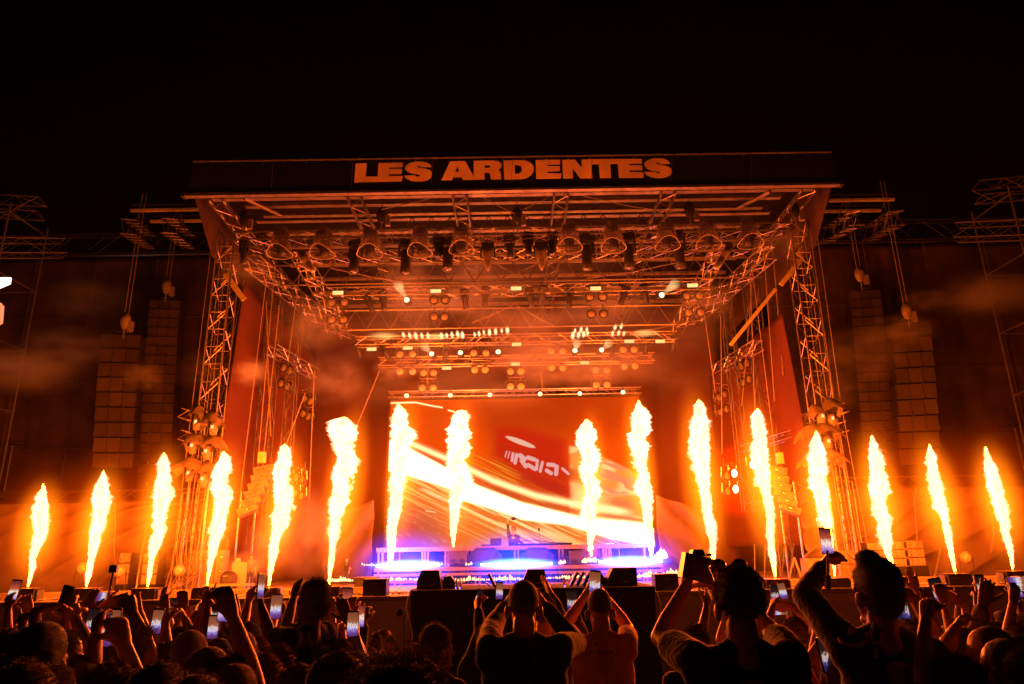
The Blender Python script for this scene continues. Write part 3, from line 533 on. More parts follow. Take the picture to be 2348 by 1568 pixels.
def column(rows, Y, grow, rag, seed, fr=1., n=22, step=.035, seg=None):
    pts = []
    for f, a, b, y in rows:
        ua, v = f(a, y); ub, _ = f(b, y); p, q = P(ua, v, Y), P(ub, v, Y)
        pts.append(((p.x + q.x) / 2, (p.z + q.z) / 2, max(.012, (q - p).length / 2)))
    pts.sort(key=lambda t: t[1])
    zs = [p[1] for p in pts]; z = zs[0]; H = zs[-1] - z; k = max(8, int(H / step)); m = MB(); rings = []
    for i in range(k + 1):
        zz = z + H * i / k; cx = np.interp(zz, zs, [p[0] for p in pts]); rr = np.interp(zz, zs, [p[2] for p in pts])
        rr = rr * fr + grow * min(1, .25 + (zz - z) / .8) * (1 if i < k else .6)
        ring = []
        for j in range(n):
            a = 2 * math.pi * j / n; ca_, sa_ = math.cos(a), math.sin(a)
            q = Vector((ca_ * 1.3 + seed * 7.1, sa_ * 1.3, zz * 2.4))
            d = noise.noise(q) * .55 + abs(noise.noise(q * 2.7)) * .9 + abs(noise.noise(q * 6.1)) * .65 + noise.noise(q * 13.) * .2 - .47
            r2 = max(.006, rr * (1 + rag * d) + (rag * .045 * d if i else 0))
            ring.append((cx + ca_ * r2, Y + sa_ * r2 * .9, zz + rag * .12 * noise.noise(q * 1.9)))
        rings.append(ring)
    vs = [p for r in rings for p in r] + [(pts[0][0], Y, z - .01), (pts[-1][0], Y, zs[-1] + .02 + grow * .6)]
    fs = [(i * n + j, i * n + (j + 1) % n, (i + 1) * n + (j + 1) % n, (i + 1) * n + j) for i in range(k) for j in range(n)]
    c0, c1 = len(vs) - 2, len(vs) - 1
    fs += [(c0, (j + 1) % n, j) for j in range(n)] + [(c1, k * n + j, k * n + (j + 1) % n) for j in range(n)]
    return m.add(vs, fs), pts[0]
PLC = ['far left end of the stage front', 'second from the left end', 'before the left speaker columns', 'at the foot of the left tower', 'just right of the left tower', 'over the curly haired boy', 'left edge of the video screen', 'inside the left half of the screen', 'inside the right half of the screen', 'right edge of the video screen', 'above the man with the camera', 'left of the red lamps glow', 'before the right tower', 'right of the woman with bun', 'second from the right end', 'far right end of the stage front']
jets = []
for i, (Y, rows) in enumerate(FL):
    core, b = column(rows, Y, 0, .30, i, fr=.82, n=18, step=.05)
    t = thing('flame_jet', f'white hot flame jet, {PLC[i]}', 'flame', (b[0], Y, b[1]), 'stage flame jets')
    core.build('core', M['fire_core'], t, smooth=True)
    e1, _ = column(rows, Y, .02, .68, i, fr=1.0, n=34, step=.022); e1.build('envelope', M['fire_edge'], t, smooth=False).visible_shadow = False   # burning gas casts no shade
    zt = b[1]; top = max(P(f(a_, y_)[0], f(a_, y_)[1], Y).z for f, a_, b_, y_ in rows[:2]); mid = [r_ for r_ in rows][len(rows) // 3]
    fx = (P(*mid[0](mid[1], mid[3]), Y).x + P(*mid[0](mid[2], mid[3]), Y).x) / 2; H = top - zt
    lean = Matrix.Rotation(math.atan2(fx - b[0], H * .62), 4, 'Y')
    for nm, mt, rx, rz in (('glow', 'painted_halo', .62, .62), ('outer_glow', 'painted_halo2', 1.35, .85)):
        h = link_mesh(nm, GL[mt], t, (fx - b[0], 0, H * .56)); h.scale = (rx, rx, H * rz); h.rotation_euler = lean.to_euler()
    jets.append((b[0], Y, b[1]))
# little licks torn off the sides
rd = random.Random(4)
licks = [(4, ze, 720, 600), (4, ze, 740, 630), (5, ze, 1330, 300), (5, ze, 1350, 350), (5, ze, 1320, 430), (7, zf, 815, 540), (9, zf, 1975, 640), (10, zg, 165, 600), (11, zg, 720, 740), (12, zg, 1270, 890), (12, zg, 1290, 1100), (13, zi, 885, 240), (13, zh, 1050, 1340)]
for fi, f, x, y in licks:
    Y = FL[fi][0]; par = [o for o in C.objects if o.name.startswith('flame_jet') and not o.parent][fi]
    mb = MB()
    for k in range(7):
        u, v = f(x + rd.uniform(-14, 14), y + rd.uniform(-30, 30)); c = P(u, v, Y - .05); s = rd.uniform(.02, .05)
        mb.lathe([(.001, -1.5 * s), (s * .8, -.5 * s), (s, .2 * s), (.001, 1.8 * s)], c, 7, Matrix.Rotation(rd.uniform(-1, 1), 3, 'Y'))
    mb.build('lick', M['fire_edge'], par)

# low lines of fire
def fireline(name, label, u0, v0, u1, v1, Y, bumps, amp=.022, seed=0):
    m = MB(); r_ = random.Random(seed); a, b = P(u0, v0, Y), P(u1, v1, Y); L = (b - a).length; n_ = int(L / .055)
    for i in range(n_):
        t = i / n_; p = a.lerp(b, t); big = 0
        for (ub, hb_) in bumps:
            ub = (ub - u0) / (u1 - u0); big = max(big, hb_ * math.exp(-((t - ub) * L / .22) ** 2))
        s = amp * r_.uniform(.5, 1.1); hh = s * r_.uniform(1.2, 2.0) + big * r_.uniform(.3, 1.)
        w_ = s + big * .22
        m.lathe([(.002, -s), (w_, -.3 * s), (w_ * .85, hh * .35), (w_ * .4, hh * .75), (.002, hh)], p + Vector((r_.uniform(-.02, .02), r_.uniform(-.08, .08), r_.uniform(-.01, .01))), 7)
    return m.build(name, M['fire_line'], kind='stuff')
M['fire_line'] = emat('small bright flames', (1.0, .34, .12), 5, 'FRONT')
fireline('fire_line', 'long low line of fire along the stage floor left of the speakers', 752, 1332, 962, 1328, 20, [(775, .12), (765, .08), (785, .1), (905, .06)], seed=1)
fireline('fire_line', 'low line of fire seen between the left speaker and the bald man', 1045, 1330, 1205, 1327, 20, [(1073, .08), (1140, .06), (1165, .1)], seed=2)
fireline('fire_line', 'low line of fire between the bald man and raised phone', 1250, 1326, 1368, 1322, 20, [(1300, .05), (1335, .05)], seed=3)
fireline('fire_line', 'low line of fire right of the black monitor on the riser', 1462, 1322, 1562, 1316, 20, [(1484, .12), (1495, .14), (1540, .2), (1475, .07)], seed=4)
fireline('fire_line', 'short thin flames at left end of the upper walkway', 828, 1294, 872, 1296, 21, [], .025, 5)
fireline('fire_line', 'flames licking along walkway right of the first light bar', 968, 1294, 1018, 1294, 21, [(1000, .04)], .03, 6)
fireline('fire_line', 'small patch of flames on walkway before the middle light bar', 1070, 1294, 1086, 1293, 21, [(1078, .05)], .03, 7)
fireline('fire_line', 'small patch of flames right of the middle light bar', 1281, 1291, 1300, 1290, 21, [(1292, .07)], .03, 8)
fireline('fire_line', 'flames along the walkway under the broken flame jet', 1334, 1288, 1375, 1285, 21, [(1345, .1), (1356, .12), (1368, .08)], .03, 9)
fireline('fire_line', 'leaping flames at the right end of walkway light bar', 1497, 1280, 1526, 1277, 21, [(1522, .3), (1517, .15)], .04, 10)
fireline('fire_line', 'broken scraps of flame falling under the jet right of DJ', 1352, 1262, 1358, 1250, 21.6, [(1355, .2)], .05, 11)

# ================================================================== LED LIGHT BARS
for k_, c_, s_, p_ in (('painted_led_glow', (.07, .17, 1.0), 110, 1.5), ('painted_led_glow2', (.015, .04, 1.0), 6.5, 2.3)):  # glowing volumes paint the blue light spill and haze around each bar
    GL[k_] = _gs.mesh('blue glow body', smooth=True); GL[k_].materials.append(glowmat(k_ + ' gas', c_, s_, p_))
M['led'] = emat('blue white LED', (.10, .16, 1.0), 30, 'FRONT')
for i, (a, b, v, l) in enumerate(((862, 1008, 1296, 'left blue white LED light bar on the walkway'), (1102, 1266, 1293, 'middle blue white LED light bar under the DJ'), (1372, 1518, 1287, 'right blue white LED light bar on the walkway'))):
    p, q = P(a, v + .8, 20.8), P(b, v - .8, 20.8); t = thing('light_bar', l, 'light bar', p, 'blue LED light bars'); L = (q - p).length
    MB().box((p + q) / 2, (L, .06, .07)).build('diode_strip', M['led'], t)
    MB().box((p + q) / 2 + Vector((0, .06, 0)), (L + .06, .05, .1)).build('housing', M['black_metal'], t)
    for nm, mt, rr in (('glow', 'painted_led_glow', .2), ('outer_glow', 'painted_led_glow2', 1.15)):
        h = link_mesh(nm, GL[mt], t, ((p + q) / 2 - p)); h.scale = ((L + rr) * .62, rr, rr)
# ================================================================== HAZE
hz = MB().box((0, 20, 6.6), (70, 62, 17.6)); hz.build('haze', smat('stage haze', .0001, .4), kind='stuff')
def sph(n=20, k=12):
    m = MB(); m.lathe([(max(.001, math.sin(math.pi * i / k)), -math.cos(math.pi * i / k)) for i in range(k + 1)], (0, 0, 0), n); return m.mesh('smoke body', smooth=True)
SPH = sph()
def soft(name, dens, sc_, seed, lo=.35, hi=.75):
    m = smat(name, dens, .3); n = m.node_tree.nodes; l = m.node_tree.links; pv = [q for q in n if q.type == 'PRINCIPLED_VOLUME'][0]
    tc = n.new('ShaderNodeTexCoord'); ln = n.new('ShaderNodeVectorMath'); ln.operation = 'LENGTH'; l.new(tc.outputs['Object'], ln.inputs[0])
    mp = n.new('ShaderNodeMapRange'); mp.interpolation_type = 'SMOOTHSTEP'; mp.inputs['From Min'].default_value = .98; mp.inputs['From Max'].default_value = .15
    mp.inputs['To Min'].default_value = 0; mp.inputs['To Max'].default_value = 1; l.new(ln.outputs['Value'], mp.inputs['Value'])
    ns = n.new('ShaderNodeTexNoise'); ns.inputs['Scale'].default_value = sc_; ns.inputs['Detail'].default_value = 4; ns.noise_dimensions = '4D'; ns.inputs['W'].default_value = seed
    l.new(tc.outputs['Object'], ns.inputs['Vector']); m2 = n.new('ShaderNodeMapRange'); m2.inputs['From Min'].default_value = lo; m2.inputs['From Max'].default_value = hi
    l.new(ns.outputs[0], m2.inputs['Value']); mu = n.new('ShaderNodeMath'); mu.operation = 'MULTIPLY'; l.new(mp.outputs[0], mu.inputs[0]); l.new(m2.outputs[0], mu.inputs[1])
    mm = n.new('ShaderNodeMath'); mm.operation = 'MULTIPLY'; mm.inputs[1].default_value = dens; l.new(mu.outputs[0], mm.inputs[0]); l.new(mm.outputs[0], pv.inputs['Density'])
    return m
def puff(u, v, Y, rx, rz, dens, seed, label):
    me = SPH.copy(); me.materials.append(soft(f'smoke {seed}', dens * 14, 2.2, seed * 1.7)); o = bpy.data.objects.new('smoke', me); C.objects.link(o)
    o.location = P(u, v, Y); o.scale = (rx * 1.5, rx * 1.1, rz * 1.5); o['kind'] = 'stuff'; return o
me = SPH.copy(); me.materials.append(soft('stage smoke', .38, 3.4, 3.3, .48, .72)); o = bpy.data.objects.new('smoke', me); C.objects.link(o)
o.location = (0, 22.6, 9.2); o.scale = (9.5, 4.4, 3.6); o['kind'] = 'stuff'
for i, (u, v, Y, rx, rz, d) in enumerate([(330, 862, 19.2, .5, .35, .10), (575, 852, 19, .45, .35, .14), (570, 850, 19, .3, .22, .2), (170, 800, 20, 1.2, .5, .05), (60, 850, 20, 1.0, .6, .05), (720, 740, 21, 1.0, .8, .06), (760, 870, 23, 1.0, .7, .07), (900, 850, 23, .6, .4, .08), (2120, 690, 19.2, .6, .3, .05), (2250, 670, 19, 1.0, .5, .04), (1620, 690, 21, .8, .6, .07), (1350, 860, 24, 1.2, .5, .06), (1240, 860, 24, .9, .4, .05), (1080, 630, 21, 1.0, .6, .07), (560, 1300, 19.6, .5, .35, .25), (530, 1310, 19.4, .3, .25, .3), (620, 1240, 20, .6, .6, .12), (1960, 820, 20, 1.2, .7, .05), (930, 640, 20, .8, .8, .05), (700, 1220, 21.5, .9, 1.1, .10), (40, 850, 19.5, 1.6, .5, .05), (210, 690, 20.5, 1.3, .5, .03), (2060, 760, 19.4, .9, .4, .05), (2280, 680, 19.4, 1.5, .4, .04), (1800, 560, 19, .9, .4, .04), (560, 620, 18.8, .8, .4, .04), (1000, 690, 22, 1.6, .4, .06), (1400, 700, 22, 1.5, .4, .06), (820, 560, 19.5, .8, .4, .04), (1900, 900, 19.6, .8, .5, .07), (470, 850, 19.6, .7, .5, .05)]):
    puff(u, v, Y, rx, rz, d, i, '')
# ================================================================== LAMPS
def par_proto():
    t = thing('par_lamp', 'x', 'lamp')
    RX = Matrix.Rotation(R(-90), 3, 'X')      # local z -> towards the audience (-y)
    MB().lathe([(.06, -.16), (.12, -.13), (.14, -.02), (.145, .06), (.12, .06), (.12, .02), (.02, .02)], (0, 0, 0), 14, Matrix.Rotation(R(90), 3, 'X')).build('housing', M['black_metal'], t, smooth=True)
    MB().lathe([(.119, .035), (.117, .05), (.001, .058)], (0, 0, 0), 16, Matrix.Rotation(R(90), 3, 'X')).build('lens', M['lens'], t, smooth=True)
    m = MB()
    for s in (-1, 1): m.box((s * .155, .02, .1), (.012, .03, .24))
    m.box((0, .02, .225), (.322, .03, .012)); m.tube((0, .02, .225), (0, .02, .32), .02); m.build('bracket', M['steel'], t)
    return t
clusters = [  # (place, depth, lamps (u, v))
 ('of the four upper left lamps', 21.0, [(761, 694, 'upper left'), (790, 694, 'upper right'), (761, 733, 'lower left'), (788, 733, 'lower right')]),
 ('of the four upper lamps left of centre', 21.0, [(995, 688, 'upper left'), (1021, 688, 'upper right'), (995, 727, 'lower left'), (1019, 727, 'lower right')]),
 ('of the four upper lamps right of centre', 21.0, [(1351, 681, 'upper left'), (1381, 681, 'upper right'), (1355, 720, 'lower left'), (1383, 720, 'lower right')]),
 ('of the four upper right lamps', 21.0, [(1573, 679, 'upper left'), (1602, 678, 'upper right'), (1577, 717, 'lower left'), (1605, 717, 'lower right')]),
 ('of the outer four lamps above the screen left corner', 24.4, [(917, 813, 'upper left'), (946, 813, 'upper right'), (917, 852, 'lower left'), (946, 852, 'lower right')]),
 ('of the low hanging four over the screen left part', 25.3, [(971, 855, 'upper left'), (994, 855, 'upper right'), (968, 890, 'lower left'), (993, 890, 'lower right')]),
 ('of the four lamps left of screen middle', 24.4, [(1086, 810, 'upper left'), (1114, 810, 'upper right'), (1088, 848, 'lower left'), (1112, 848, 'lower right')]),
 ('of the low hanging four over the screen middle', 25.3, [(1170, 852, 'upper left'), (1194, 852, 'upper right'), (1170, 887, 'lower left'), (1194, 887, 'lower right')]),
 ('of the four lamps right of screen middle', 24.4, [(1263, 806, 'upper left'), (1290, 806, 'upper right'), (1264, 843, 'lower left'), (1290, 843, 'lower right')]),
 ('of the low hanging four over the screen right part', 25.3, [(1365, 849, 'upper left'), (1390, 849, 'upper right'), (1366, 883, 'lower left'), (1391, 883, 'lower right')]),
 ('of the outer four lamps above the screen right corner', 24.4, [(1428, 802, 'upper left'), (1453, 802, 'upper right'), (1431, 840, 'lower left'), (1455, 839, 'lower right')]),
 ('of the four higher lamps in left wing', 21.2, [(652, 843, 'upper left'), (666, 850, 'upper right'), (646, 879, 'lower left'), (661, 886, 'lower right')]),
 ('of the four lamps lower in left wing', 22.4, [(700, 914, 'upper left'), (713, 920, 'upper right'), (696, 948, 'lower left'), (709, 955, 'lower right')]),
 ('of the four higher lamps in right wing', 21.2, [(1696, 840, 'upper left'), (1709, 833, 'upper right'), (1700, 877, 'lower left'), (1714, 869, 'lower right')]),
 ('of the four lamps lower in right wing', 22.4, [(1645, 911, 'upper left'), (1659, 904, 'upper right'), (1649, 945, 'lower left'), (1663, 938, 'lower right')]),
 ('of the four lamps behind fifth flame', 21.2, [(681, 1094, 'upper left'), (693, 1098, 'upper right'), (678, 1130, 'lower left'), (692, 1136, 'lower right')]),
 ('of the lamps in the red glow', 20.6, [(1664, 1090, 'dark upper'), (1680, 1085, 'lit upper'), (1666, 1126, 'dark lower'), (1683, 1121, 'lit lower')]),
]
pp = par_proto(); first = True
HOT = {}
for place, Y, ls in clusters:
    for (u, v, w_) in ls:
        p = P(u, v, Y)
        if first: o = pp; o.location = p; first = False
        else: o = dup(pp, p)
        o.scale = (1.02,) * 3 if Y < 23 else (1.08,) * 3
        rz = 0
        if 'left wing' in place or 'fifth' in place: rz = R(-28)
        if 'right wing' in place or 'red glow' in place: rz = R(28)
        o.rotation_euler = (R(6), 0, rz)
        o['label'] = f'round honeycomb par lamp, {w_} {place}'; o['group'] = 'round par lamps on the trusses'
        if w_.startswith('lit'):
            for ch in o.children:
                if ch.name.startswith('lens'):
                    ch.data = ch.data.copy(); ch.data.materials.clear(); ch.data.materials.append(M['red_lens']); ch['label'] = 'glowing red lens'
    us = [q[0] for q in ls]; vs_ = [q[1] for q in ls]
    m = MB(); a, b = min(us) - 6, max(us) + 6
    for vv in (min(vs_) - 22, max(vs_) - 22): m.tube(P(a, vv + (vs_[0] - vs_[1]) * -.5, Y + .04), P(b, vv, Y + .04), .018)
    for uu in (a, b): m.tube(P(uu, min(vs_) - 34, Y + .04), P(uu, max(vs_) - 22, Y + .04), .012)
    tag(m.build('lamp_rig', M['steel']), f'thin hanging frame carrying the quartet {place[3:] if place.startswith("of ") else place}', 'frame', 'lamp frames')
# red lamps of the right wing; the glow around them is painted emission
for i, (u, v) in enumerate(((1680, 1085), (1683, 1121), (1722, 1066))):
    ld = bpy.data.lights.new('red lamp', 'SPOT'); ld.energy = 1600; ld.color = (1, .02, .01); ld.spot_size = R(110); ld.shadow_soft_size = .1
    lo = bpy.data.objects.new('red_lamp_light', ld); C.objects.link(lo); lo.location = P(u, v, 20.45); lo.rotation_euler = (R(75), 0, R(170))
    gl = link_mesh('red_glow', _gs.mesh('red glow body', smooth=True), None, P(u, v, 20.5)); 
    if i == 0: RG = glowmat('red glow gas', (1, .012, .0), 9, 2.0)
    gl.data.materials.append(RG); gl.scale = (.95, .5, .95); gl['kind'] = 'stuff'; gl.name = 'painted_red_glow'
o = dup(pp, P(1722, 1066, 20.6)); o.rotation_euler = (0, 0, R(28)); o['label'] = 'lit red par lamp half hidden behind the twelfth flame'; o['group'] = 'round par lamps on the trusses'
for ch in o.children:
    if ch.name.startswith('lens'): ch.data = ch.data.copy(); ch.data.materials.clear(); ch.data.materials.append(M['red_lens'])

# warm rectangular lamp plates
plates = [(775, 672, 20.8), (999, 668, 20.8), (1183, 662, 20.8), (1365, 662, 20.8), (1587, 655, 20.8), (852, 801, 23.8), (935, 798, 23.8), (1184, 790, 23.8), (1442, 783, 23.8), (1513, 783, 23.8), (1024, 844, 24.8), (1181, 835, 24.8), (1340, 832, 24.8)]
for i, (u, v, Y) in enumerate(plates):
    p = P(u, v, Y); row = 'upper' if Y < 21 else 'middle' if Y < 24 else 'lowest'
    k = [q for q in plates if q[2] == Y].index((u, v, Y))
    t = thing('lamp_plate', f'small glowing warm rectangular lamp, {ORD(k)} from left on {row} lamp truss', 'lamp', p, 'warm rectangular lamps')
    for dz in (-.032, .032): MB().box(p + Vector((0, -.03, dz)), (.34, .02, .055)).build('lit_panel', M['plate'], t)
    MB().box(p + Vector((0, .02, 0)), (.38, .06, .15)).build('housing', M['black_metal'], t)
for i, (u, v) in enumerate([(932, 907), (1032, 906), (1123, 905), (1238, 903), (1329, 902), (1428, 899)]):
    p = P(u, v, 25.7); t = thing('warm_bulb', f'round warm bulb, {ORD(i)} from left along the screen truss', 'lamp', p, 'bulbs above the screen')
    MB().lathe([(.001, -.08), (.06, -.055), (.085, 0), (.06, .055), (.001, .08)], p, 12).build('bulb', M['bulb'], t, smooth=True)
    MB().tube(p + Vector((0, .02, .06)), p + Vector((0, .02, .16)), .03).build('socket', M['black_metal'], t)

# moving head lamps with clear rain hoods
hm = bpy.data.materials.new('clear rain hood'); hm.use_nodes = True; n = hm.node_tree.nodes; l = hm.node_tree.links
b_ = n['Principled BSDF']; b_.inputs['Base Color'].default_value = (.22, .19, .16, 1); b_.inputs['Roughness'].default_value = .3
tr = n.new('ShaderNodeBsdfTransparent'); tl = n.new('ShaderNodeBsdfTranslucent'); tl.inputs[0].default_value = (.3, .24, .18, 1); m1 = n.new('ShaderNodeMixShader'); m2 = n.new('ShaderNodeMixShader')
nzz = n.new('ShaderNodeTexNoise'); nzz.inputs['Scale'].default_value = 5; mr = n.new('ShaderNodeMapRange'); mr.inputs['To Min'].default_value = .45; mr.inputs['To Max'].default_value = .8
l.new(nzz.outputs[0], mr.inputs['Value']); l.new(mr.outputs[0], m2.inputs[0]); m1.inputs[0].default_value = .5
l.new(b_.outputs[0], m1.inputs[1]); l.new(tl.outputs[0], m1.inputs[2]); l.new(m1.outputs[0], m2.inputs[1]); l.new(tr.outputs[0], m2.inputs[2])
l.new(m2.outputs[0], n['Material Output'].inputs[0]); M['hood'] = hm
M['dark_hood'] = mat('grey lamp cover', (.2, .17, .15), .5, 0, .4, 5, .6)
def lamp_head(t, tilt, yaw=0, long_=False, lens='glass'):
    rot = Matrix.Rotation(yaw, 3, 'Z') @ Matrix.Rotation(tilt, 3, 'X')   # head axis: local -z, tilted towards audience
    L = .52 if long_ else .34
    MB().box((0, 0, .3), (.34, .26, .16)).build('base', M['black_metal'], t)
    m = MB()
    for s in (-1, 1): m.box((s * .165, 0, .08), (.04, .12, .34))
    m.box((0, 0, .21), (.36, .14, .04)); m.build('yoke', M['black_metal'], t)
    hd = MB().lathe([(.05, .12), (.115, .08), (.13, -.02), (.12, -L * .6), (.135, -L), (.11, -L), (.10, -L * .9), (.01, -L * .88)], (0, 0, .02), 14, rot).build('head', M['black_metal'], t, smooth=True)
    MB().lathe([(.108, -L * .93), (.10, -L * .99), (.001, -L * 1.04)], (0, 0, .02), 14, rot).build('lens', M[lens], hd, smooth=True)
def hooded(tilt):
    t = thing('hooded_lamp', 'x', 'lamp'); lamp_head(t, tilt, 0, False, 'glass')
    m = MB(); k, n_ = 10, 22; rows = []
    for i in range(k + 1):
        z = .48 - i * .075; rr = .17 + .09 * min(1, i / 3) + .10 * (i / k) ** 3
        for j in range(n_):
            a = 2 * math.pi * j / n_; front = max(0, -math.sin(a)); d = rr * (1 + .05 * noise.noise(Vector((math.cos(a) * 2, math.sin(a) * 2, z * 5))))
            rows.append((math.cos(a) * d, math.sin(a) * d * .9, z + (i / k) ** 2 * (.20 * front ** 2 - .05)))
    fs = [(i * n_ + j, i * n_ + (j + 1) % n_, (i + 1) * n_ + (j + 1) % n_, (i + 1) * n_ + j) for i in range(k) for j in range(n_)] + [tuple(range(n_))]
    m.add(rows, fs); m.build('rain_hood', M['hood'], t, smooth=True)
    rim = rows[-n_:] + rows[-n_:-n_ + 1]; MB().path(rim, .008, 5).build('hood_rim', M['strap'], t)
    return t
hA = hooded(R(25))
for i, (u, v) in enumerate([(643, 560), (740, 560), (848, 560), (963, 557), (1058, 552), (1305, 546), (1405, 546), (1528, 542), (1622, 540), (1717, 537)]):
    p = P(u, v, 18.0); o = hA if i == 0 else dup(hA, p); o.location = p; o.rotation_euler = (0, 0, random.uniform(-.4, .4)); o.scale = (1.0,) * 3
    o['label'] = f'moving lamp under a clear bell hood, {ORD(i)} from left on the front truss'; o['group'] = 'hooded lamps'
def hanging(kind):
    t = thing('hanging_lamp', 'x', 'lamp'); lamp_head(t, R(0), 0, True, 'glass'); return t
hD = hanging(0)
for i, (u, v) in enumerate([(815, 585), (930, 585), (1028, 578), (1345, 574), (1440, 572), (1555, 570), (1168, 560), (1005, 562), (1210, 556), (1265, 556), (560, 575)]):
    p = P(u, v, 18.3); o = hD if i == 0 else dup(hD, p); o.location = p; o.scale = (1.15 if i < 6 else .8,) * 3; o.rotation_euler = (R(random.uniform(-10, 14)), 0, random.uniform(-.5, .5))
    srt = sorted([815, 930, 1028, 1345, 1440, 1555, 1168, 1005, 1210, 1265, 560]).index(u)
    o['label'] = f'black long moving lamp hanging straight down, {ORD(srt)} from left on front truss'; o['group'] = 'hanging moving lamps'
for i, (u, v, l) in enumerate(((1118, 590, 'cone shaped lamp cover glowing orange, left of the pair near centre'), (1241, 588, 'cone shaped lamp cover glowing orange, right of the pair near centre'))):
    p = P(u, v, 18.1); t = thing('cone_lamp', l, 'lamp', p, 'cone lamps')
    MB().lathe([(.12, .2), (.145, .12), (.135, -.05), (.085, -.28), (.025, -.42)], p, 14).build('cone_cover', M['dark_hood'], t, smooth=True)
    MB().box(p + Vector((0, 0, .3)), (.36, .26, .2)).build('base', M['black_metal'], t)
    m = MB(); [m.box(p + Vector((s * .19, 0, .12)), (.04, .12, .3)) for s in (-1, 1)]; m.build('yoke', M['black_metal'], t)
for i, (a, b, l) in enumerate((((690, 580), (718, 622), 'pale tube lamp tilted inward at the left end of truss'), ((1673, 565), (1640, 615), 'pale tube lamp tilted inward at the right end of truss'))):
    p, q = P(*a, 18.2), P(*b, 18.0); t = thing('tube_lamp', l, 'lamp', p, 'tilted tube lamps')
    MB().tube(p, p.lerp(q, .55), .12, .10, 14).build('body', M['dark_hood'], t, smooth=True); MB().tube(p.lerp(q, .55), q, .09, .07, 14).build('snout', M['beam'], t, smooth=True)
srcl = [o for o in C.objects if o.name == 'hanging_lamp'][0]
for i, (u, v, Y, w_) in enumerate([(845, 702, 21, 'right of the four upper left lamps'), (878, 696, 21, 'left of the upper beaming spot'), (1065, 692, 21, 'right of the upper lamps left of centre'), (1112, 686, 21, 'just left of the middle on the upper lamp truss'), (1215, 688, 21, 'just right of the middle on the upper lamp truss'), (1243, 684, 21, 'second right of the middle on the upper lamp truss'), (1305, 690, 21, 'left of the upper lamps right of centre'), (1430, 684, 21, 'right of the upper lamps right of centre'), (1478, 682, 21, 'left of the right upper beaming spot'), (882, 818, 24.3, 'at the left end of the middle truss'), (1022, 816, 24.3, 'between two lit spots on the left of the middle truss'), (1222, 810, 24.3, 'right of the middle on the middle truss'), (1402, 806, 24.3, 'left of the last round lamps on the middle truss'), (1482, 800, 24.3, 'at the right end of the middle truss'), (820, 812, 24.3, 'alone out on the left of the middle truss'), (1545, 796, 24.3, 'alone out on the right of the middle truss')]):
    o = dup(srcl, P(u, v - 10, Y)); o.scale = (.72,) * 3; o.rotation_euler = (R(random.uniform(10, 50)), 0, random.uniform(-.8, .8))
    o['label'] = 'small dark moving lamp ' + w_; o['group'] = 'small moving lamps'
rk = random.Random(9); SC_ = {}
for i in range(22):
    Y = rk.choice([18.2, 19.3, 21.1, 24.1]); u0 = rk.uniform(560, 1700); du = rk.uniform(60, 240); v0 = {18.2: 545, 19.3: 600, 21.1: 668, 24.1: 782}[Y] + rk.uniform(-8, 8); u0 = min(max(u0, {18.2: 560, 19.3: 600, 21.1: 760, 24.1: 800}[Y]), {18.2: 1600, 19.3: 1550, 21.1: 1420, 24.1: 1380}[Y])
    pts = [P(u0 + du * k / 10, v0 + rk.uniform(14, 30) * math.sin(math.pi * k / 10) * .8 - du * .014 * k / 10, Y) for k in range(11)]
    row = {18.2: 'front truss', 19.3: 'zigzag truss', 21.1: 'upper lamp truss', 24.1: 'middle lamp truss'}[Y]
    ck = (row, i % 2, 0 if u0 < 950 else 1 if u0 < 1300 else 2); SC_[ck] = SC_.get(ck, -1) + 1
    tag(MB().path(pts, .012).build('sagging_cable', M['cable'] if i % 2 else M['rope']), f'cable sagging below the {row}, {"dark" if i % 2 else "pale"}, {"left" if u0 < 950 else "centre" if u0 < 1300 else "right"} part, {ORD(SC_[ck])} one', 'cable', 'cables sagging below the trusses')
# chain hoists under the roof
for i, (u, v, Y, l) in enumerate([(875, 492, 17.9, 'dark chain hoist hanging under the left third of roof'), (1185, 492, 17.9, 'dark chain hoist hanging under middle of the roof'), (1580, 480, 17.9, 'dark chain hoist hanging under the right third of roof'), (560, 500, 18.1, 'dark chain hoist in the left corner of roof'), (1820, 480, 18.1, 'dark chain hoist in the right corner of roof'),
        (288, 735, 19.9, 'chain hoist above the outer left speaker column'), (383, 655, 20.9, 'chain hoist above the inner left speaker column'), (1970, 628, 20.9, 'chain hoist above the inner right speaker column'), (2078, 712, 19.9, 'chain hoist above the outer right speaker column')]):
    p = P(u, v, Y); t = thing('chain_hoist', l, 'hoist', p, 'chain hoists'); top = 11.8 if i < 5 else 13.3
    MB().lathe([(.03, .22), (.10, .2), (.16, .05), (.15, -.1), (.09, -.24), (.02, -.28)], p, 10, None, .7).build('motor_cover', M['black_metal' if i < 5 else 'dark_hood'], t, smooth=True)
    for dx in ((-.02, .02) if i < 5 else (-.06, .06)):
        MB().tube(p + Vector((dx, 0, .2)), (p.x + dx, Y, top), .009).build('chain', M['rope'], t)
    MB().tube(p + Vector((0, 0, -.25)), p + Vector((0, 0, -.55)), .015).build('hook', M['red_lens' if 0 else 'rope'], t)
    MB().box(p + Vector((.18, 0, -.2)), (.13, .12, .3)).build('chain_bag', M['dark_hood'], t)
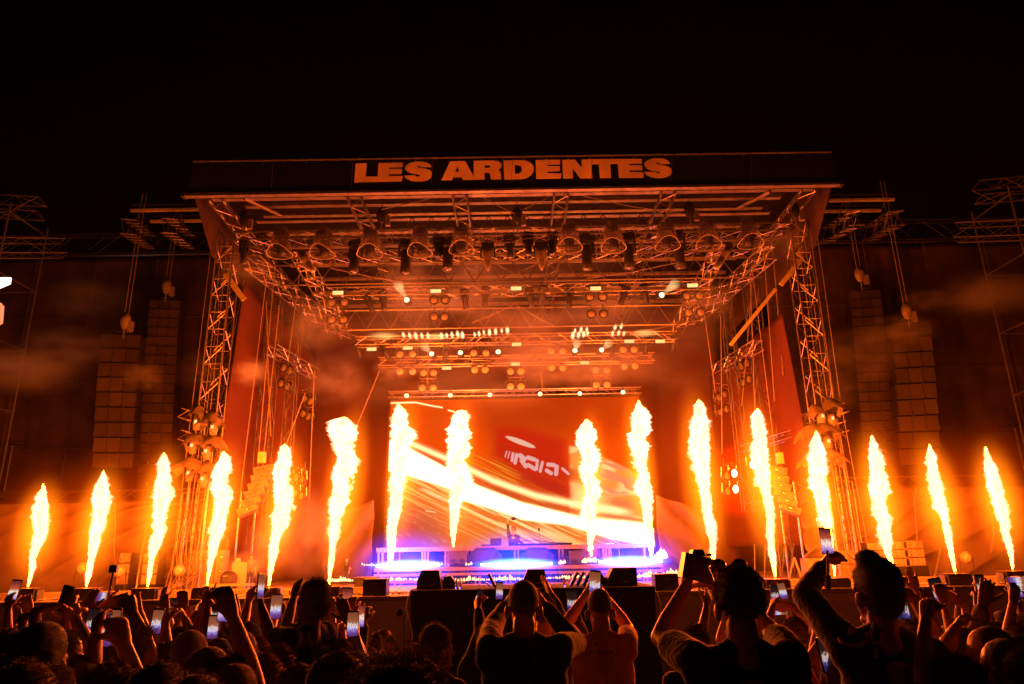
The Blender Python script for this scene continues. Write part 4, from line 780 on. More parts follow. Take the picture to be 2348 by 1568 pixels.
# lit spots; their beams are painted as glowing volumes, no light is thrown
for i, (u, v, Y, tu, tv, l) in enumerate([(932, 687, 21, 905, 640, 'lit spot lamp beaming up left under the upper lamp truss'), (989, 811, 24, 950, 770, 'leftmost lit spot on the middle truss shining to the left'), (1055, 808, 24, 1040, 765, 'lit spot on the middle truss, second from the left'), (1142, 806, 24, 1145, 760, 'lit spot with fanned beams just left of the centre'), (1318, 803, 24, 1328, 765, 'lit spot on the middle truss right of the centre'), (1379, 802, 24, 1420, 765, 'rightmost lit spot on the middle truss'), (1517, 676, 21, 1560, 640, 'lit spot lamp beaming up right under the upper lamp truss')]):
    p = P(u, v, Y); t = thing('spot_lamp', l, 'lamp', p, 'lit spot lamps')
    d = (P(tu, tv, Y - 1.2) - p).normalized(); q = d.to_track_quat('Z', 'Y').to_matrix()
    MB().lathe([(.06, -.25), (.12, -.2), (.13, .0), (.10, .02), (.09, -.02)], p - d * .03, 12, q).build('head', M['black_metal'], t, smooth=True)
    MB().lathe([(.09, -.02), (.07, .035), (.001, .05)], p, 12, q).build('lens', M['hot_lens'], t, smooth=True)
    if i not in (2, 3):
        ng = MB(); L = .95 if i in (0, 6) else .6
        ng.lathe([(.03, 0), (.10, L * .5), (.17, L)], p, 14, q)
        key = 'painted_light_beam'
        if key not in M: M[key] = vmat('painted light beam', (1, .62, .25), 1.8)
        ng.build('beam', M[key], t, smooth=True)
    else:
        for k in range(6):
            a = R(-50 + k * 20); dd = Vector((math.sin(a), -.3, math.cos(a))).normalized(); MB().tube(p + dd * .1, p + dd * .55, .01, .03, 8).build('beam', M['painted_light_beam'], t, smooth=True)
# pools of light under the roof, painted as self-glowing bodies in the air
M['painted_pool'] = glowmat('painted light spot', (1, .66, .32), 26, 1.1)
pm = _gs.mesh('painted light spot body', smooth=True); pm.materials.append(M['painted_pool'])
rp = random.Random(11)
pools = [(925, 768), (939, 769), (953, 770), (967, 770), (981, 770), (1012, 770), (1024, 769), (1036, 768), (1049, 766), (1060, 768), (1088, 767), (1098, 765), (1109, 762), (1122, 762), (1136, 760), (1150, 758), (1163, 757), (1313, 769), (1326, 768), (1338, 766), (1347, 764), (1318, 758), (1332, 756), (1345, 755), (1404, 764), (1418, 763), (1430, 765), (1410, 750), (1424, 748)]
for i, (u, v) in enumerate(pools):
    o = link_mesh('painted_light_spot', pm, None, P(u, v, 23.2)); s = rp.uniform(.6, 1.0); o.scale = (.09 * s, .1, .19 * s); o['kind'] = 'stuff'
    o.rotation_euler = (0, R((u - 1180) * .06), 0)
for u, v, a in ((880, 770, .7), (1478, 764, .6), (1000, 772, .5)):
    o = link_mesh('painted_light_spot', _gs.mesh('faint painted light spot body', smooth=True), None, P(u, v, 23.2)); o.data.materials.append(glowmat('dim painted light spot', (1, .5, .15), 4.5, 1.4)); o.scale = (a, .3, .16); o['kind'] = 'stuff'

# ================================================================== SPEAKER COLUMNS
def cabinet_mesh(w, h, d, cols):
    body = MB().box((0, d / 2, 0), (w, d, h)).mesh('cabinet'); body.materials.append(M['cab'])
    gr = []
    return body
def column_array(name, label, u0, v0, u1, v1, wpx, n, Y, side, tilt_end, group='speaker columns'):
    top = P(u0, v0, Y); bot = P(u1, v1, Y); w_ = (P(u1 + wpx, v1, Y) - bot).x; H = top.z - bot.z; h = H / n
    t = thing(name, label, 'speaker', (top.x + w_ / 2, Y, bot.z), group)
    me = MB().box((0, .28, 0), (w_, .5, h * .93)).mesh('cabinet'); me.materials.append(M['cab'])
    gw = w_ / 3; gm = MB().box((0, 0, 0), (gw * .94, .03, h * .87)).mesh('grille'); gm.materials.append(M['grille'])
    cm = MB().box((0, 0, 0), (.035, .05, .06)).mesh('clip'); cm.materials.append(M['chrome'])
    for k in range(n):
        f = (k + .5) / n; z = H * f; x = (bot.x - top.x) * (1 - f)
        yaw = R(side * 9); bend = R(tilt_end * (1 - f) ** 2)
        c = link_mesh('cabinet', me, t, (x, .12 * (1 - f) ** 2 * 2, z), (bend * .5, 0, yaw))
        for j in (-1, 0, 1): link_mesh('grille', gm, c, (j * gw, .012 - (0 if j else .006), 0))
        if k:
            for j in (-.5, .5): link_mesh('clip', cm, c, (j * gw, -.01, -h / 2))
    MB().box((t.location.x, Y + .2, top.z + .06), (w_ * .35, .4, .05)).build('flying_bar', M['steel'], t)
    return t
column_array('speaker_column', 'outer left speaker column of nine wide dark cabinets', 235, 766, 203, 1072, 88, 9, 20, 1, 8)
column_array('speaker_column', 'inner left speaker column of twenty small dark cabinets', 345, 688, 305, 1132, 72, 20, 21, 1, 10)
column_array('speaker_column', 'inner right speaker column of twenty small dark cabinets', 1950, 665, 1993, 1102, 72, 20, 21, -1, 10)
column_array('speaker_column', 'outer right speaker column of nine wide dark cabinets', 2046, 737, 2078, 1064, 88, 9, 20, -1, 8)
for s, nm, us in ((-1, 'left', [(590, 1070), (584, 1088), (577, 1106), (569, 1124), (561, 1143), (553, 1162)]), (1, 'right', [(1781, 1072), (1785, 1090), (1790, 1108), (1797, 1126), (1804, 1143), (1812, 1160)])):
    p = P(*us[0], 19.4); t = thing('small_speaker_column', f'small curved hanging speaker column beside the {nm} tower', 'speaker', p, 'small speaker columns')
    for k, (u, v) in enumerate(us):
        q = P(u + (14 if s < 0 else 0), v + 8, 19.4); rot = Matrix.Rotation(R(-s * (14 + 2.5 * k)) * -1, 3, 'Y') @ Matrix.Rotation(R(-s * 20), 3, 'Z')
        c = MB().box(q, (.52, .36, .19), rot).build('cabinet', M['dark_hood'], t)
        MB().box(q + rot @ Vector((0, -.19, 0)), (.06, .03, .03), rot).build('badge', M['chrome'], c)
    MB().tube(p + Vector((0, 0, .05)), p + Vector((.0, 0, 6)), .012).build('chain', M['rope'], t); MB().box(p + Vector((.1, 0, .25)), (.16, .2, .3)).build('hoist', M['strap'], t)
# outriggers above the columns, scaffold towers outside
for s, nm, us in ((-1, 'left', ((300, 463, 483), (345, 468, 508))), (1, 'right', ((1900, 2050, 460), (1885, 2022, 485)))):
    for k, (a, b, v) in enumerate(us):
        Y = 20.6 + k * .9; p, q = P(a, v, Y), P(b, v, Y); q.z = p.z
        t = thing('outrigger_beam', f'{"front" if k == 0 else "rear"} double steel beam above the {nm} speaker columns', 'beam', p, 'outrigger beams')
        MB().box((p + q) / 2, ((q - p).length, .1, .08)).build('lower_flange', M['strap'], t); MB().box((p + q) / 2 + Vector((0, 0, .2)), ((q - p).length, .08, .035)).build('upper_flange', M['steel'], t)
    for k, (a, b) in enumerate((((295, 520), (350, 560)), ((388, 518), (440, 560))) if s < 0 else (((1962, 500), (1890, 543)), ((2055, 500), (1985, 541)))):
        p, q = P(*a, 19.6), P(*b, 22.6); truss('outrigger_truss', f'slanting outrigger truss behind {nm} speakers, {"outer" if (k == 0) == (s < 0) else "inner"} one', p, q, .45, .45, .026, .5, m='truss', group='outrigger trusses')
        for j in range(3): pass
    for k, (u, v) in enumerate(((325, 480), (410, 478)) if s < 0 else ((1935, 455), (2030, 452))):
        p = P(u, v, 20.7); q = p + Vector((-s * .15, .2, .5)); MB_ = MB().tube(p + Vector((s * .4, 0, -1.0)), p, .02).tube(p + Vector((-s * .45, 0, -1.1)), p, .02).tube(p, q, .03)
        tag(MB_.build('hoist_tripod', M['steel']), f'small tripod over the {nm} beams, {"left" if k == 0 else "right"} one', 'tripod', 'beam tripods')
    # outer scaffold tower
    x0, x1 = 15.6, 19.5
    t = thing('scaffold_tower', f'tall scaffold tower at the {nm} edge of the picture', 'scaffold', (s * 17, 20.5, 1.3), 'scaffold towers')
    for x in (x0, (x0 + x1) / 2, x1):
        for y in (19.6, 21.4): MB().tube((s * x, y, .2), (s * x, y, 12.9), .03).build('standard', M['dull_steel'], t)
    for z in (2.6, 4.6, 6.6, 8.6, 10.6, 12.6):
        for y in (19.6, 21.4): MB().tube((s * x0, y, z), (s * x1, y, z), .024).build('ledger', M['dull_steel'], t)
        for x in (x0, x1): MB().tube((s * x, 19.6, z), (s * x, 21.4, z), .024).build('transom', M['dull_steel'], t)
    for i, z in enumerate((4.6, 6.6, 8.6, 10.6)):
        a, b = (x0, (x0 + x1) / 2) if i % 2 else ((x0 + x1) / 2, x0); MB().tube((s * a, 19.58, z), (s * b, 19.58, z + 2), .024).build('brace', M['dull_steel'], t); MB().tube((s * (b + 1.9), 19.58, z), (s * (a + 1.9), 19.58, z + 2), .024).build('brace', M['steel'], t)
    truss('scaffold_beam', f'heavy lattice beam on top of the {nm} scaffold tower', (s * 15.2, 20.4, 13.1), (s * 21, 19.0, 12.9), .7, .5, .024, .7, m='dull_steel', group='scaffold beams')
    truss('scaffold_beam', f'slanting lattice beam lower on the {nm} scaffold tower', (s * 15.0, 21.5, 12.2), (s * 18.5, 18.2, 10.8), .6, .5, .022, .6, m='dull_steel', group='scaffold beams')

# covered lamps on the towers
def tower_lamps(s, nm, pts, hoods):
    for i, (u, v) in enumerate(pts):
        p = P(u, v, 18.6); t = thing('tower_lamp', f'small moving lamp on the {nm} tower, {ORD(i)} from the top', 'lamp', p, 'tower lamps')
        MB().lathe([(.05, .16), (.10, .1), (.11, -.05), (.085, -.2), (.06, -.22)], p, 12).build('head', M['dark_hood'], t, smooth=True)
        MB().box(p + Vector((0, -.08, .0)), (.07, .06, .09)).build('lit_panel', M['plate'], t)
        m = MB(); [m.box(p + Vector((q * .14, 0, .12)), (.03, .08, .26)) for q in (-1, 1)]; m.box(p + Vector((0, 0, .26)), (.34, .2, .08)); m.build('yoke', M['black_metal'], t)
    for i, (u, v, w_) in enumerate(hoods):
        c = P(u, v, 18.6); ww = w_ / 1600 * 19
        def fn(a, b):
            x = (a - .5) * ww; y = (b - .5) * .6; r_ = math.hypot((a - .5) * 2, (b - .5) * 2)
            return (c.x + x, c.y + y, c.z + .16 - .30 * r_ ** 1.5 + .06 * nz(a * 5 + u, b * 5, i))
        o = MB().grid(fn, 12, 8).build('canvas_hood', M['dark_hood'], smooth=True); tag(o, f'crumpled canvas rain hood on the {nm} tower, {ORD(i)} from the top', 'rain hood', 'canvas hoods')
    for v in ((pts[0][1] - 8), (pts[1][1] + 30)):
        a, b = P(pts[0][0] - 35, v - 12 * (1 if s < 0 else -1), 18.8), P(pts[0][0] + 55, v + 12 * (1 if s < 0 else -1), 18.8)
        truss('tower_crossbar', f'short crooked lattice crossbar on {nm} tower {"above" if v < pts[1][1] else "below"} the upper lamps', a, b, .3, .25, .014, .22, group='tower crossbars')
tower_lamps(-1, 'left', [(452, 968), (490, 980), (443, 1022), (475, 1035), (435, 1085), (467, 1098)], [(455, 940, 40), (485, 955, 55), (450, 1005, 60), (490, 1010, 60), (435, 1062, 80), (475, 1072, 70)])
tower_lamps(1, 'right', [(1882, 955), (1905, 960), (1868, 1020), (1896, 1012), (1866, 1075), (1884, 1067)], [(1870, 938, 45), (1903, 925, 60), (1860, 985, 70), (1890, 980, 70), (1870, 1045, 80), (1900, 1040, 70)])
# ================================================================== STAGE THINGS
# flame projectors under the front jets
def projector(u, v, i, Y, extra=''):
    p = P(u, v + 1, Y); p.z = max(p.z, DK + .2); b = Vector((p.x, Y, DK))
    t = thing('flame_projector', f'black flame projector box on stage edge, {extra}', 'flame machine', b, 'flame projector boxes')
    H = p.z - DK - .01; rot = Matrix.Rotation(R(8 if u < 1173 else -8), 3, 'Z')
    MB().box(b + Vector((0, 0, H / 2)), (.46, .42, H), rot).build('housing', M['black_metal'], t)
    MB().box(b + rot @ Vector((0, 0, H + .006)), (.52, .48, .012), rot).build('top_plate', M['steel'], t)
    MB().tube(b + Vector((0, 0, H + .01)), b + Vector((0, 0, H + .05)), .03, .02, 8).build('nozzle', M['steel'], t)
    MB().box(b + rot @ Vector((-.08, -.215, H * .72)), (.12, .01, .03), rot).build('handle', M['steel'], t)
    [MB().box(b + rot @ Vector((s * .27, 0, H * .45)), (.02, .3, H * .9), rot).build('side_bracket', M['dull_steel'], t) for s in (-1, 1)]
for i, (x, y, z) in enumerate(jets):
    if y < 17:
        f, a, b, v = FL[i][1][-1]; u = f((a + b) / 2, v)[0]; vv = f(a, v)[1]
        projector(u, vv, i, 16.1, ORD(i if i < 6 else i - 4) + ' from the left')
for u, v, Y, l in ((862, 1362, 16.1, 'spare one left of the black riser'), (1525, 1348, 16.1, 'spare one right of the black riser'), (840, 1345, 17.3, 'spare one set back behind the curly haired boy')):
    p = P(u, v, Y); p.z = DK + .33; t = thing('flame_projector', f'dark unused flame box on the deck, {l}', 'flame machine', (p.x, Y, DK), 'flame projector boxes')
    MB().box((p.x, Y, DK + .165), (.5, .42, .33)).build('housing', M['black_metal'], t); MB().box((p.x, Y, DK + .34), (.54, .46, .012)).build('top_plate', M['dull_steel'], t)
    MB().box((p.x, Y - .215, DK + .25), (.12, .01, .03)).build('handle', M['steel'], t)
# cables lying along the deck
rc = random.Random(5)
for i, (u0, u1) in enumerate(((95, 170), (210, 330), (500, 600), (640, 730), (780, 870), (890, 935), (1560, 1640), (1810, 1880), (1960, 2040), (2080, 2160), (2210, 2290))):
    x0, x1 = P(u0, 1370, 16.2).x, P(u1, 1370, 16.2).x; m = MB()
    for k in range(3):
        pts = [Vector((x0 + (x1 - x0) * t / 12, 16.0 + .25 * k + .12 * math.sin(t * 1.3 + k * 2 + i), DK + .02 + .03 * abs(math.sin(t * .9 + k)))) for t in range(13)]; m.path(pts, .012)
    tag(m.build('cable_bundle', M['rope'], kind='stuff'), '', '') if 0 else m
    o = m.build('cable_bundle', M['rope']); tag(o, f'tangle of pale cables on the deck, {ORD(i)} from the left', 'cables', 'cable tangles'); 
# DJ platform scaffold
dj = thing('dj_platform', 'two level silver scaffold platform with posts below the DJ', 'platform', (-.1, 22, DK))
top = P(1173, 1251, 21.8).z; x0, x1 = P(865, 1257, 21.8).x, P(1487, 1245, 21.8).x
MB().box(((x0 + x1) / 2, 22.6, top - .04), (x1 - x0, 1.8, .06)).build('top_deck', M['wood'], dj)
MB().box(((x0 + x1) / 2, 21.68, top - .06), (x1 - x0, .06, .12)).build('top_rail', M['truss2'], dj)
for u in (868, 877, 968, 974, 981, 1021, 1028, 1073, 1081, 1180, 1188, 1282, 1290, 1384, 1390, 1397, 1478):
    q = P(u, 1280, 21.7); MB().box((q.x, 21.7, (top + DK) / 2), (.055, .055, top - DK)).build('post', M['truss2'], dj)
mz = P(1173, 1302, 20.9).z; m0, m1 = P(858, 1305, 20.9).x, P(1518, 1296, 20.9).x
MB().box(((m0 + m1) / 2, 21.3, mz), (m1 - m0, .9, .09)).build('walkway', M['truss2'], dj)
MB().box(((m0 + m1) / 2, 20.86, mz - .14), (m1 - m0, .05, .07)).build('walkway_rail', M['truss2'], dj)
for u in (868, 880, 905, 920, 980, 989, 1014, 1024, 1090, 1100, 1160, 1170, 1215, 1300, 1313, 1319, 1333, 1340, 1378, 1384, 1390, 1400, 1476, 1484, 1494):
    q = P(u, 1330, 20.9); MB().box((q.x, 20.9, (mz + DK) / 2 - .1), (.05, .05, mz - DK - .2)).build('lower_post', M['truss2'], dj)
for u0, u1 in ((885, 960), (1030, 1066), (1300, 1375), (1405, 1470)):
    a, b = P(u0, 1335, 21.0), P(u1, 1335, 21.0); MB().box(((a.x + b.x) / 2, 21.0, DK + .1), (b.x - a.x, .3, .1)).build('foot_plank', M['wood'], dj)
cloth('platform_drape', 'grey creased cloth hanging behind the DJ platform posts', lambda u, v: (x0 + (x1 - x0) * u, 22.3 + .04 * math.sin(u * 90 + 4 * nz(u * 6, v * 2)), DK + (top - DK - .1) * v), 200, 8, 'drape2')
for s, nm in ((-1, 'left'), (1, 'right')):
    def dfn(u, v, s=s):
        x = s * (4.45 + 1.5 * u); z = DK + 2.5 * v; return (x, 22.6 - .16 * math.sin((x * s * 1.2 + z) * 5 + 2 * nz(x, z)) * (1 - .6 * v), z - .5 * u * v)
    cloth('masking_drape', f'creased masking drape beside the {nm} end of DJ platform', dfn, 40, 30, 'drape2')
# things on the platform
def gear(name, label, cat, u, v, Y, dims, m='black_metal', rz=0, rx=0, extra=None):
    p = P(u, v, Y); t = thing(name, label, cat, p)
    rot = Matrix.Rotation(rz, 3, 'Z') @ Matrix.Rotation(rx, 3, 'X')
    MB().box(p + Vector((0, 0, dims[2] / 2)), dims, rot).build('body', M[m], t)
    if extra: extra(p, rot, t)
    return t
pt = P(1235, 1248, 21.9); t = thing('dj_table', 'low black draped DJ table on top of platform', 'table', pt)
MB().grid(lambda a, b: (pt.x - .9 + 1.9 * a, 21.9 + .5 * b, top + .06 + .10 * math.exp(-((a - .35) / .25) ** 2) + .02 * nz(a * 8, b * 4)), 20, 6).build('draped_top', M['black_cloth'], t, smooth=True)
MB().box((pt.x + .05, 22.15, top + .03), (1.9, .5, .05)).build('board', M['black_cloth'], t)
p = P(1136, 1246, 21.9); t = thing('laptop', 'small open black laptop on the platform beside DJ', 'laptop', (p.x, 21.9, top))
MB().box((p.x, 22, top + .02), (.34, .24, .02)).build('keyboard', M['black_metal'], t); MB().box((p.x, 22.13, top + .12), (.34, .015, .22), Matrix.Rotation(R(-12), 3, 'X')).build('screen', M['black_metal'], t)
p = P(1114, 1249, 21.9); t = thing('effects_unit', 'flat pale effects unit left of the laptop', 'audio unit', (p.x, 21.9, top)); MB().box((p.x, 22, top + .025), (.3, .2, .05)).build('case', M['steel'], t); MB().box((p.x, 21.89, top + .03), (.26, .01, .02)).build('panel', M['black_metal'], t)
p = P(1238, 1246, 22.0); t = thing('small_microphone', 'thin microphone stand on the right of DJ table', 'microphone', (p.x, 22, top))
MB().tube((p.x, 22, top), (p.x - .02, 22, top + .42), .008).build('stand', M['black_metal'], t); MB().tube((p.x - .02, 22, top + .42), (p.x - .03, 21.96, top + .5), .022, .028, 8).build('head', M['black_metal'], t)
for u, nm in ((1112, 'left'), (1232, 'right')):   # tilted monitors behind the light bar
    p = P(u, 1290, 21.3); t = thing('tilted_monitor', f'dark tilted monitor on the walkway to the {nm} of DJ', 'speaker', p, 'tilted monitors')
    s = -1 if nm == 'left' else 1
    MB().prism([p + Vector((-.45, 0, -.02)), p + Vector((.45, 0, -.02)), p + Vector((.5, 0, .2)), p + Vector((.25, 0, .42)), p + Vector((-.25, 0, .42)), p + Vector((-.5, 0, .2))], (0, .4, 0)).build('cabinet', M['black_metal'], t)
    MB().box(p + Vector((0, -.01, .2)), (.6, .02, .3)).build('grille', M['grille'], t)
for u, nm, pl in ((1050, 'pinkish card box', 'left'), (1327, 'pinkish card box', 'right')):
    p = P(u, 1290, 21.4); t = thing('card_box', f'{nm} with dark slots standing on the walkway {pl}', 'box', p, 'card boxes')
    MB().box(p + Vector((0, 0, .16)), (.55, .3, .36)).build('carton', M['drape2'], t)
    for k in (-.18, -.1, .08, .16): MB().box(p + Vector((k, -.16, .06)), (.05, .02, .08)).build('slot', M['black_metal'], t)
for u, nm in ((906, 'left'), (1408, 'right')):
    p = P(u, 1255, 22.0); p.z = mz; t = thing('cymbal_stand', f'stand with two cymbals behind the {nm} light bar', 'cymbals', p, 'cymbal stands')
    for dx, h, r_ in ((-.1, .62, .2), (.14, .5, .2)):
        MB().tube(p + Vector((dx, 0, 0)), p + Vector((dx, 0, h)), .012).build('stand', M['steel'], t); MB().lathe([(r_, 0), (r_ * .3, .02), (.01, .045)], p + Vector((dx, 0, h)), 18).build('cymbal', M['chrome'], t, smooth=True)
# black riser in front of the stage with monitors
rz_ = P(1220, 1349, 14).z; rx0, rx1 = P(942, 1350, 14).x, P(1500, 1348, 14).x
t = thing('front_riser', 'big black cloth covered riser in front of stage centre', 'riser', ((rx0 + rx1) / 2, 14, -.3))
gzr = GZ(14)
MB().grid(lambda a, b: (rx0 + (rx1 - rx0) * a, 14 + .025 * math.sin(a * 60 + 3 * nz(a * 5, b * 2)), gzr - .02 + (rz_ - gzr + .02) * b), 160, 6).build('front_cloth', M['riser_cloth'], t, smooth=True)
MB().box(((rx0 + rx1) / 2, 14.95, rz_ - .03), (rx1 - rx0, 1.9, .06)).build('top_board', M['riser_cloth'], t)
for s, x in ((-1, rx0), (1, rx1)): MB().grid(lambda a, b: (x + s * .04 * math.sin(b * 7 + a * 3), 14 + 1.9 * a, gzr + (rz_ - gzr) * b), 8, 10).build('side_cloth', M['riser_cloth'], t, smooth=True)
for s, u in ((-1, 941), (1, 1503)):
    q = P(u, 1350, 13.9); pts = [q + Vector((s * (.0 + .06 * math.sin(k * .8)), 0, -.05 - .13 * k)) for k in range(10)]
    tag(MB().path(pts, .014).build('edge_cable', M['rope']), f'pale cable hanging down the {"left" if s < 0 else "right"} edge of black riser', 'cable')
def wedge(u0, u1, v0, v1, Y, label, m='black_metal', mirror=False, d=.5):
    a, b = P(u0, v1, Y), P(u1, v1, Y); a.z = b.z = rz_; w_ = b.x - a.x; h = P(u0, v0, Y).z - rz_
    t = thing('stage_monitor', label, 'monitor speaker', ((a.x + b.x) / 2, Y, rz_), 'monitors on the black riser'); c = (a.x + b.x) / 2; s = -1 if mirror else 1
    MB().prism([(c - w_ / 2, Y, rz_), (c + w_ / 2, Y, rz_), (c + w_ / 2 - (s > 0) * w_ * .12, Y, rz_ + h), (c - w_ / 2 + w_ * .18, Y, rz_ + h), (c - w_ / 2 + (s < 0) * w_ * .0, Y, rz_ + h * .45)], (0, d, 0)).build('cabinet', M[m], t)
    MB().box((c, Y - .012, rz_ + h * .5), (w_ * .5, .02, h * .6)).build('grille', M['grille2'], t)
    MB().box((c + w_ * .1, Y - .02, rz_ + h * .25), (w_ * .2, .02, .03)).build('handle', M['steel'], t)
wedge(955, 1012, 1308, 1350, 14.3, 'large black monitor at the left end of riser'); wedge(1200, 1256, 1306, 1350, 14.3, 'large black speaker behind bald head in middle of riser')
wedge(1395, 1462, 1302, 1350, 14.3, 'large black monitor at the right end of riser', mirror=True)
for u0, u1, l in ((1012, 1046, 'small reddish wedge monitor right of the left speaker'), (1352, 1393, 'small wedge monitor left of the right speaker')):
    a, b = P(u0, 1350, 14.6), P(u1, 1350, 14.6); a.z = b.z = rz_; t = thing('wedge_monitor', l, 'monitor speaker', (a + b) / 2, 'wedges on the riser')
    MB().prism([a, b, b + Vector((-.04, 0, .14)), b + Vector((-.12, 0, .24)), a + Vector((.04, 0, .22))], (0, .3, 0)).build('cabinet', M['black_metal'], t); MB().prism([a + Vector((.08, -.01, .1)), b + Vector((-.1, -.01, .1)), b + Vector((-.15, -.01, .21)), a + Vector((.1, -.01, .2))], (0, .006, 0)).build('grille', M['cab'], t)
for i, u in enumerate((1128, 1316, 1330, 1345)):
    q = P(u, 1350, 14.5); q.z = rz_; t = thing('folding_chair', f'small tilted flight seat silhouette on the riser, {ORD(i)} from left', 'stand', q, 'tilted stands on the riser')
    s = 1 if i else -1; MB().box(q + Vector((0, 0, .14)), (.05, .3, .28), Matrix.Rotation(R(28 * s), 3, 'Y')).build('back_plate', M['black_metal'], t); MB().box(q + Vector((s * .08, 0, .07)), (.14, .26, .02), Matrix.Rotation(R(-35 * s), 3, 'Y')).build('leg_plate', M['steel'], t)
def bottle(p, label, sc_=1., group='water bottles', lit=True, name='water_bottle'):
    t = thing(name, label, 'bottle', p, group); q = Vector(p)
    MB().lathe([(.03 * sc_, 0), (.034 * sc_, .01 * sc_), (.034 * sc_, .13 * sc_), (.028 * sc_, .16 * sc_), (.014 * sc_, .19 * sc_), (.013 * sc_, .2 * sc_)], q, 12).build('bottle_body', M['water'], t, smooth=True)
    MB().lathe([(.016 * sc_, .2 * sc_), (.016 * sc_, .22 * sc_)], q, 10).build('cap', M['black_metal'], t); MB().lathe([(.0345 * sc_, .06 * sc_), (.0345 * sc_, .1 * sc_)], q, 12).build('paper_band', M['letter'], t, smooth=True)
M['water'] = mat('clear bottle plastic', (.9, .88, .85), .12, 0, .05, 9, 0, .6); M['water'].node_tree.nodes['Principled BSDF'].inputs['Transmission Weight'].default_value = .85; M['water'].node_tree.nodes['Principled BSDF'].inputs['IOR'].default_value = 1.33
for i, (u, l) in enumerate(((1046, 'left of two water bottles beside the wedge monitor'), (1055, 'right of two water bottles beside the wedge monitor'), (1294, 'single water bottle right of riser middle'))):
    q = P(u, 1350, 14.15); bottle((q.x, 14.15, rz_), l, .85)
# microphone on tall stand in the pit
q = P(930, 1560, 11); z_t = P(926, 1403, 11); t = thing('boom_microphone', 'round black windshield microphone on tall thin stand in the pit', 'microphone', (q.x, 11, GZ(11)))
MB().tube((P(935, 1500, 11).x, 11, GZ(11)), P(927, 1410, 11), .012).build('stand', M['black_metal'], t)
MB().lathe([(.001, -.06), (.05, -.035), (.06, 0), (.05, .035), (.001, .06)], P(917, 1403, 11), 14, None).build('windshield', M['black_cloth'], t, smooth=True); MB().tube(P(922, 1403, 11), P(933, 1401, 11), .01).build('clip', M['steel'], t)
MB().path([P(933, 1402, 11), P(937, 1420, 11), P(934, 1450, 11)], .004).build('lead', M['cable'], t)
# side stacks of cabinets on the deck
for nm, u0, u1, v0, v1, n_, l in (('l', 266, 302, 1266, 1341, 1, 'left stack of three cabinets before the left tarpaulin'), ('l', 322, 366, 1266, 1341, 1, 'second stack of three cabinets before the left tarpaulin'), ('r', 2045, 2076, 1240, 1300, 1, 'left hand stack of cabinets before the right tarpaulin'), ('r', 2078, 2112, 1238, 1298, 1, 'right hand stack of cabinets before the right tarpaulin'), ('r', 1995, 2040, 1243, 1300, 1, 'cabinet stack half hidden behind the fourteenth flame')):
    a, b = P(u0, v1, 18.9), P(u1, v0, 18.9); t = thing('cabinet_stack', l, 'speaker', ((a.x + b.x) / 2, 18.9, DK), 'cabinet stacks'); h = (b.z - a.z) / 3; w_ = b.x - a.x
    for k in range(3):
        c = Vector(((a.x + b.x) / 2, 19.1, a.z + h * (k + .5))); cb = MB().box(c, (w_, .4, h * .94)).build('cabinet', M['cab'], t)
        for j in (-1, 0, 1): MB().box(c + Vector((j * w_ / 3, -.21, 0)), (w_ * .31, .02, h * .86)).build('grille', M['dark_hood'], cb)
    MB().box(((a.x + b.x) / 2, 19.1, (DK + a.z) / 2), (w_ * 1.1, .5, a.z - DK)).build('plinth', M['black_cloth'], t)
for i, (u, v, l) in enumerate(((275, 1310, 'round floor lamp left of the left cabinet stacks'), (412, 1308, 'round floor lamp right of the left cabinet stacks'), (2213, 1278, 'round floor lamp right of the right cabinet stacks'), (190, 1068 + 235, 'round floor lamp near the second flame'))):
    p = P(u, v, 18.4); t = thing('floor_lamp', l, 'lamp', (p.x, 18.4, DK), 'round floor lamps')
    MB().lathe([(.05, -.12), (.13, -.05), (.15, .05), (.1, .07)], p, 14, Matrix.Rotation(R(90), 3, 'X')).build('head', M['dark_hood'], t, smooth=True)
    MB().lathe([(.11, .06), (.08, .09), (.001, .1)], p, 14, Matrix.Rotation(R(90), 3, 'X')).build('lens', M['lens'], t, smooth=True)
    m = MB(); [m.tube((p.x + s * .17, 18.4, p.z), (p.x + s * .17, 18.4, DK + .05), .015) for s in (-1, 1)]; m.box((p.x, 18.4, DK + .04), (.4, .3, .08)); m.build('stand', M['black_metal'], t)
p = P(545, 1346, 18.4); t = thing('pink_board', 'bright pink board standing on deck before the left tower', 'board', (p.x, 18.4, DK)); MB().box((p.x, 18.4, DK + .36), (.36, .04, .72)).build('panel', M['pink'], t); MB().box((p.x - .05, 18.4, DK + .77), (.12, .04, .1)).build('tab', M['pink'], t)
p = P(522, 1346, 18.3); t = thing('dark_case', 'dark round topped case left of the pink board', 'case', (p.x, 18.3, DK)); MB().lathe([(.16, 0), (.2, .1), (.2, .4), (.12, .5), (.01, .52)], (p.x, 18.3, DK), 14).build('shell', M['black_metal'], t, smooth=True); MB().box((p.x, 18.08, DK + .4), (.1, .02, .03)).build('handle', M['steel'], t)
p, q = P(472, 1336, 18), P(578, 1336, 18); t = thing('low_table', 'low pale bench with small feet before the left tower', 'bench', ((p.x + q.x) / 2, 18, DK)); MB().box(((p.x + q.x) / 2, 18, DK + .2), (q.x - p.x, .4, .05)).build('top', M['beam'], t)
for k in range(5): MB().tube((p.x + .08 + k * (q.x - p.x - .16) / 4, 17.9, DK), (p.x + .08 + k * (q.x - p.x - .16) / 4, 17.9, DK + .18), .02).build('leg', M['steel'], t)
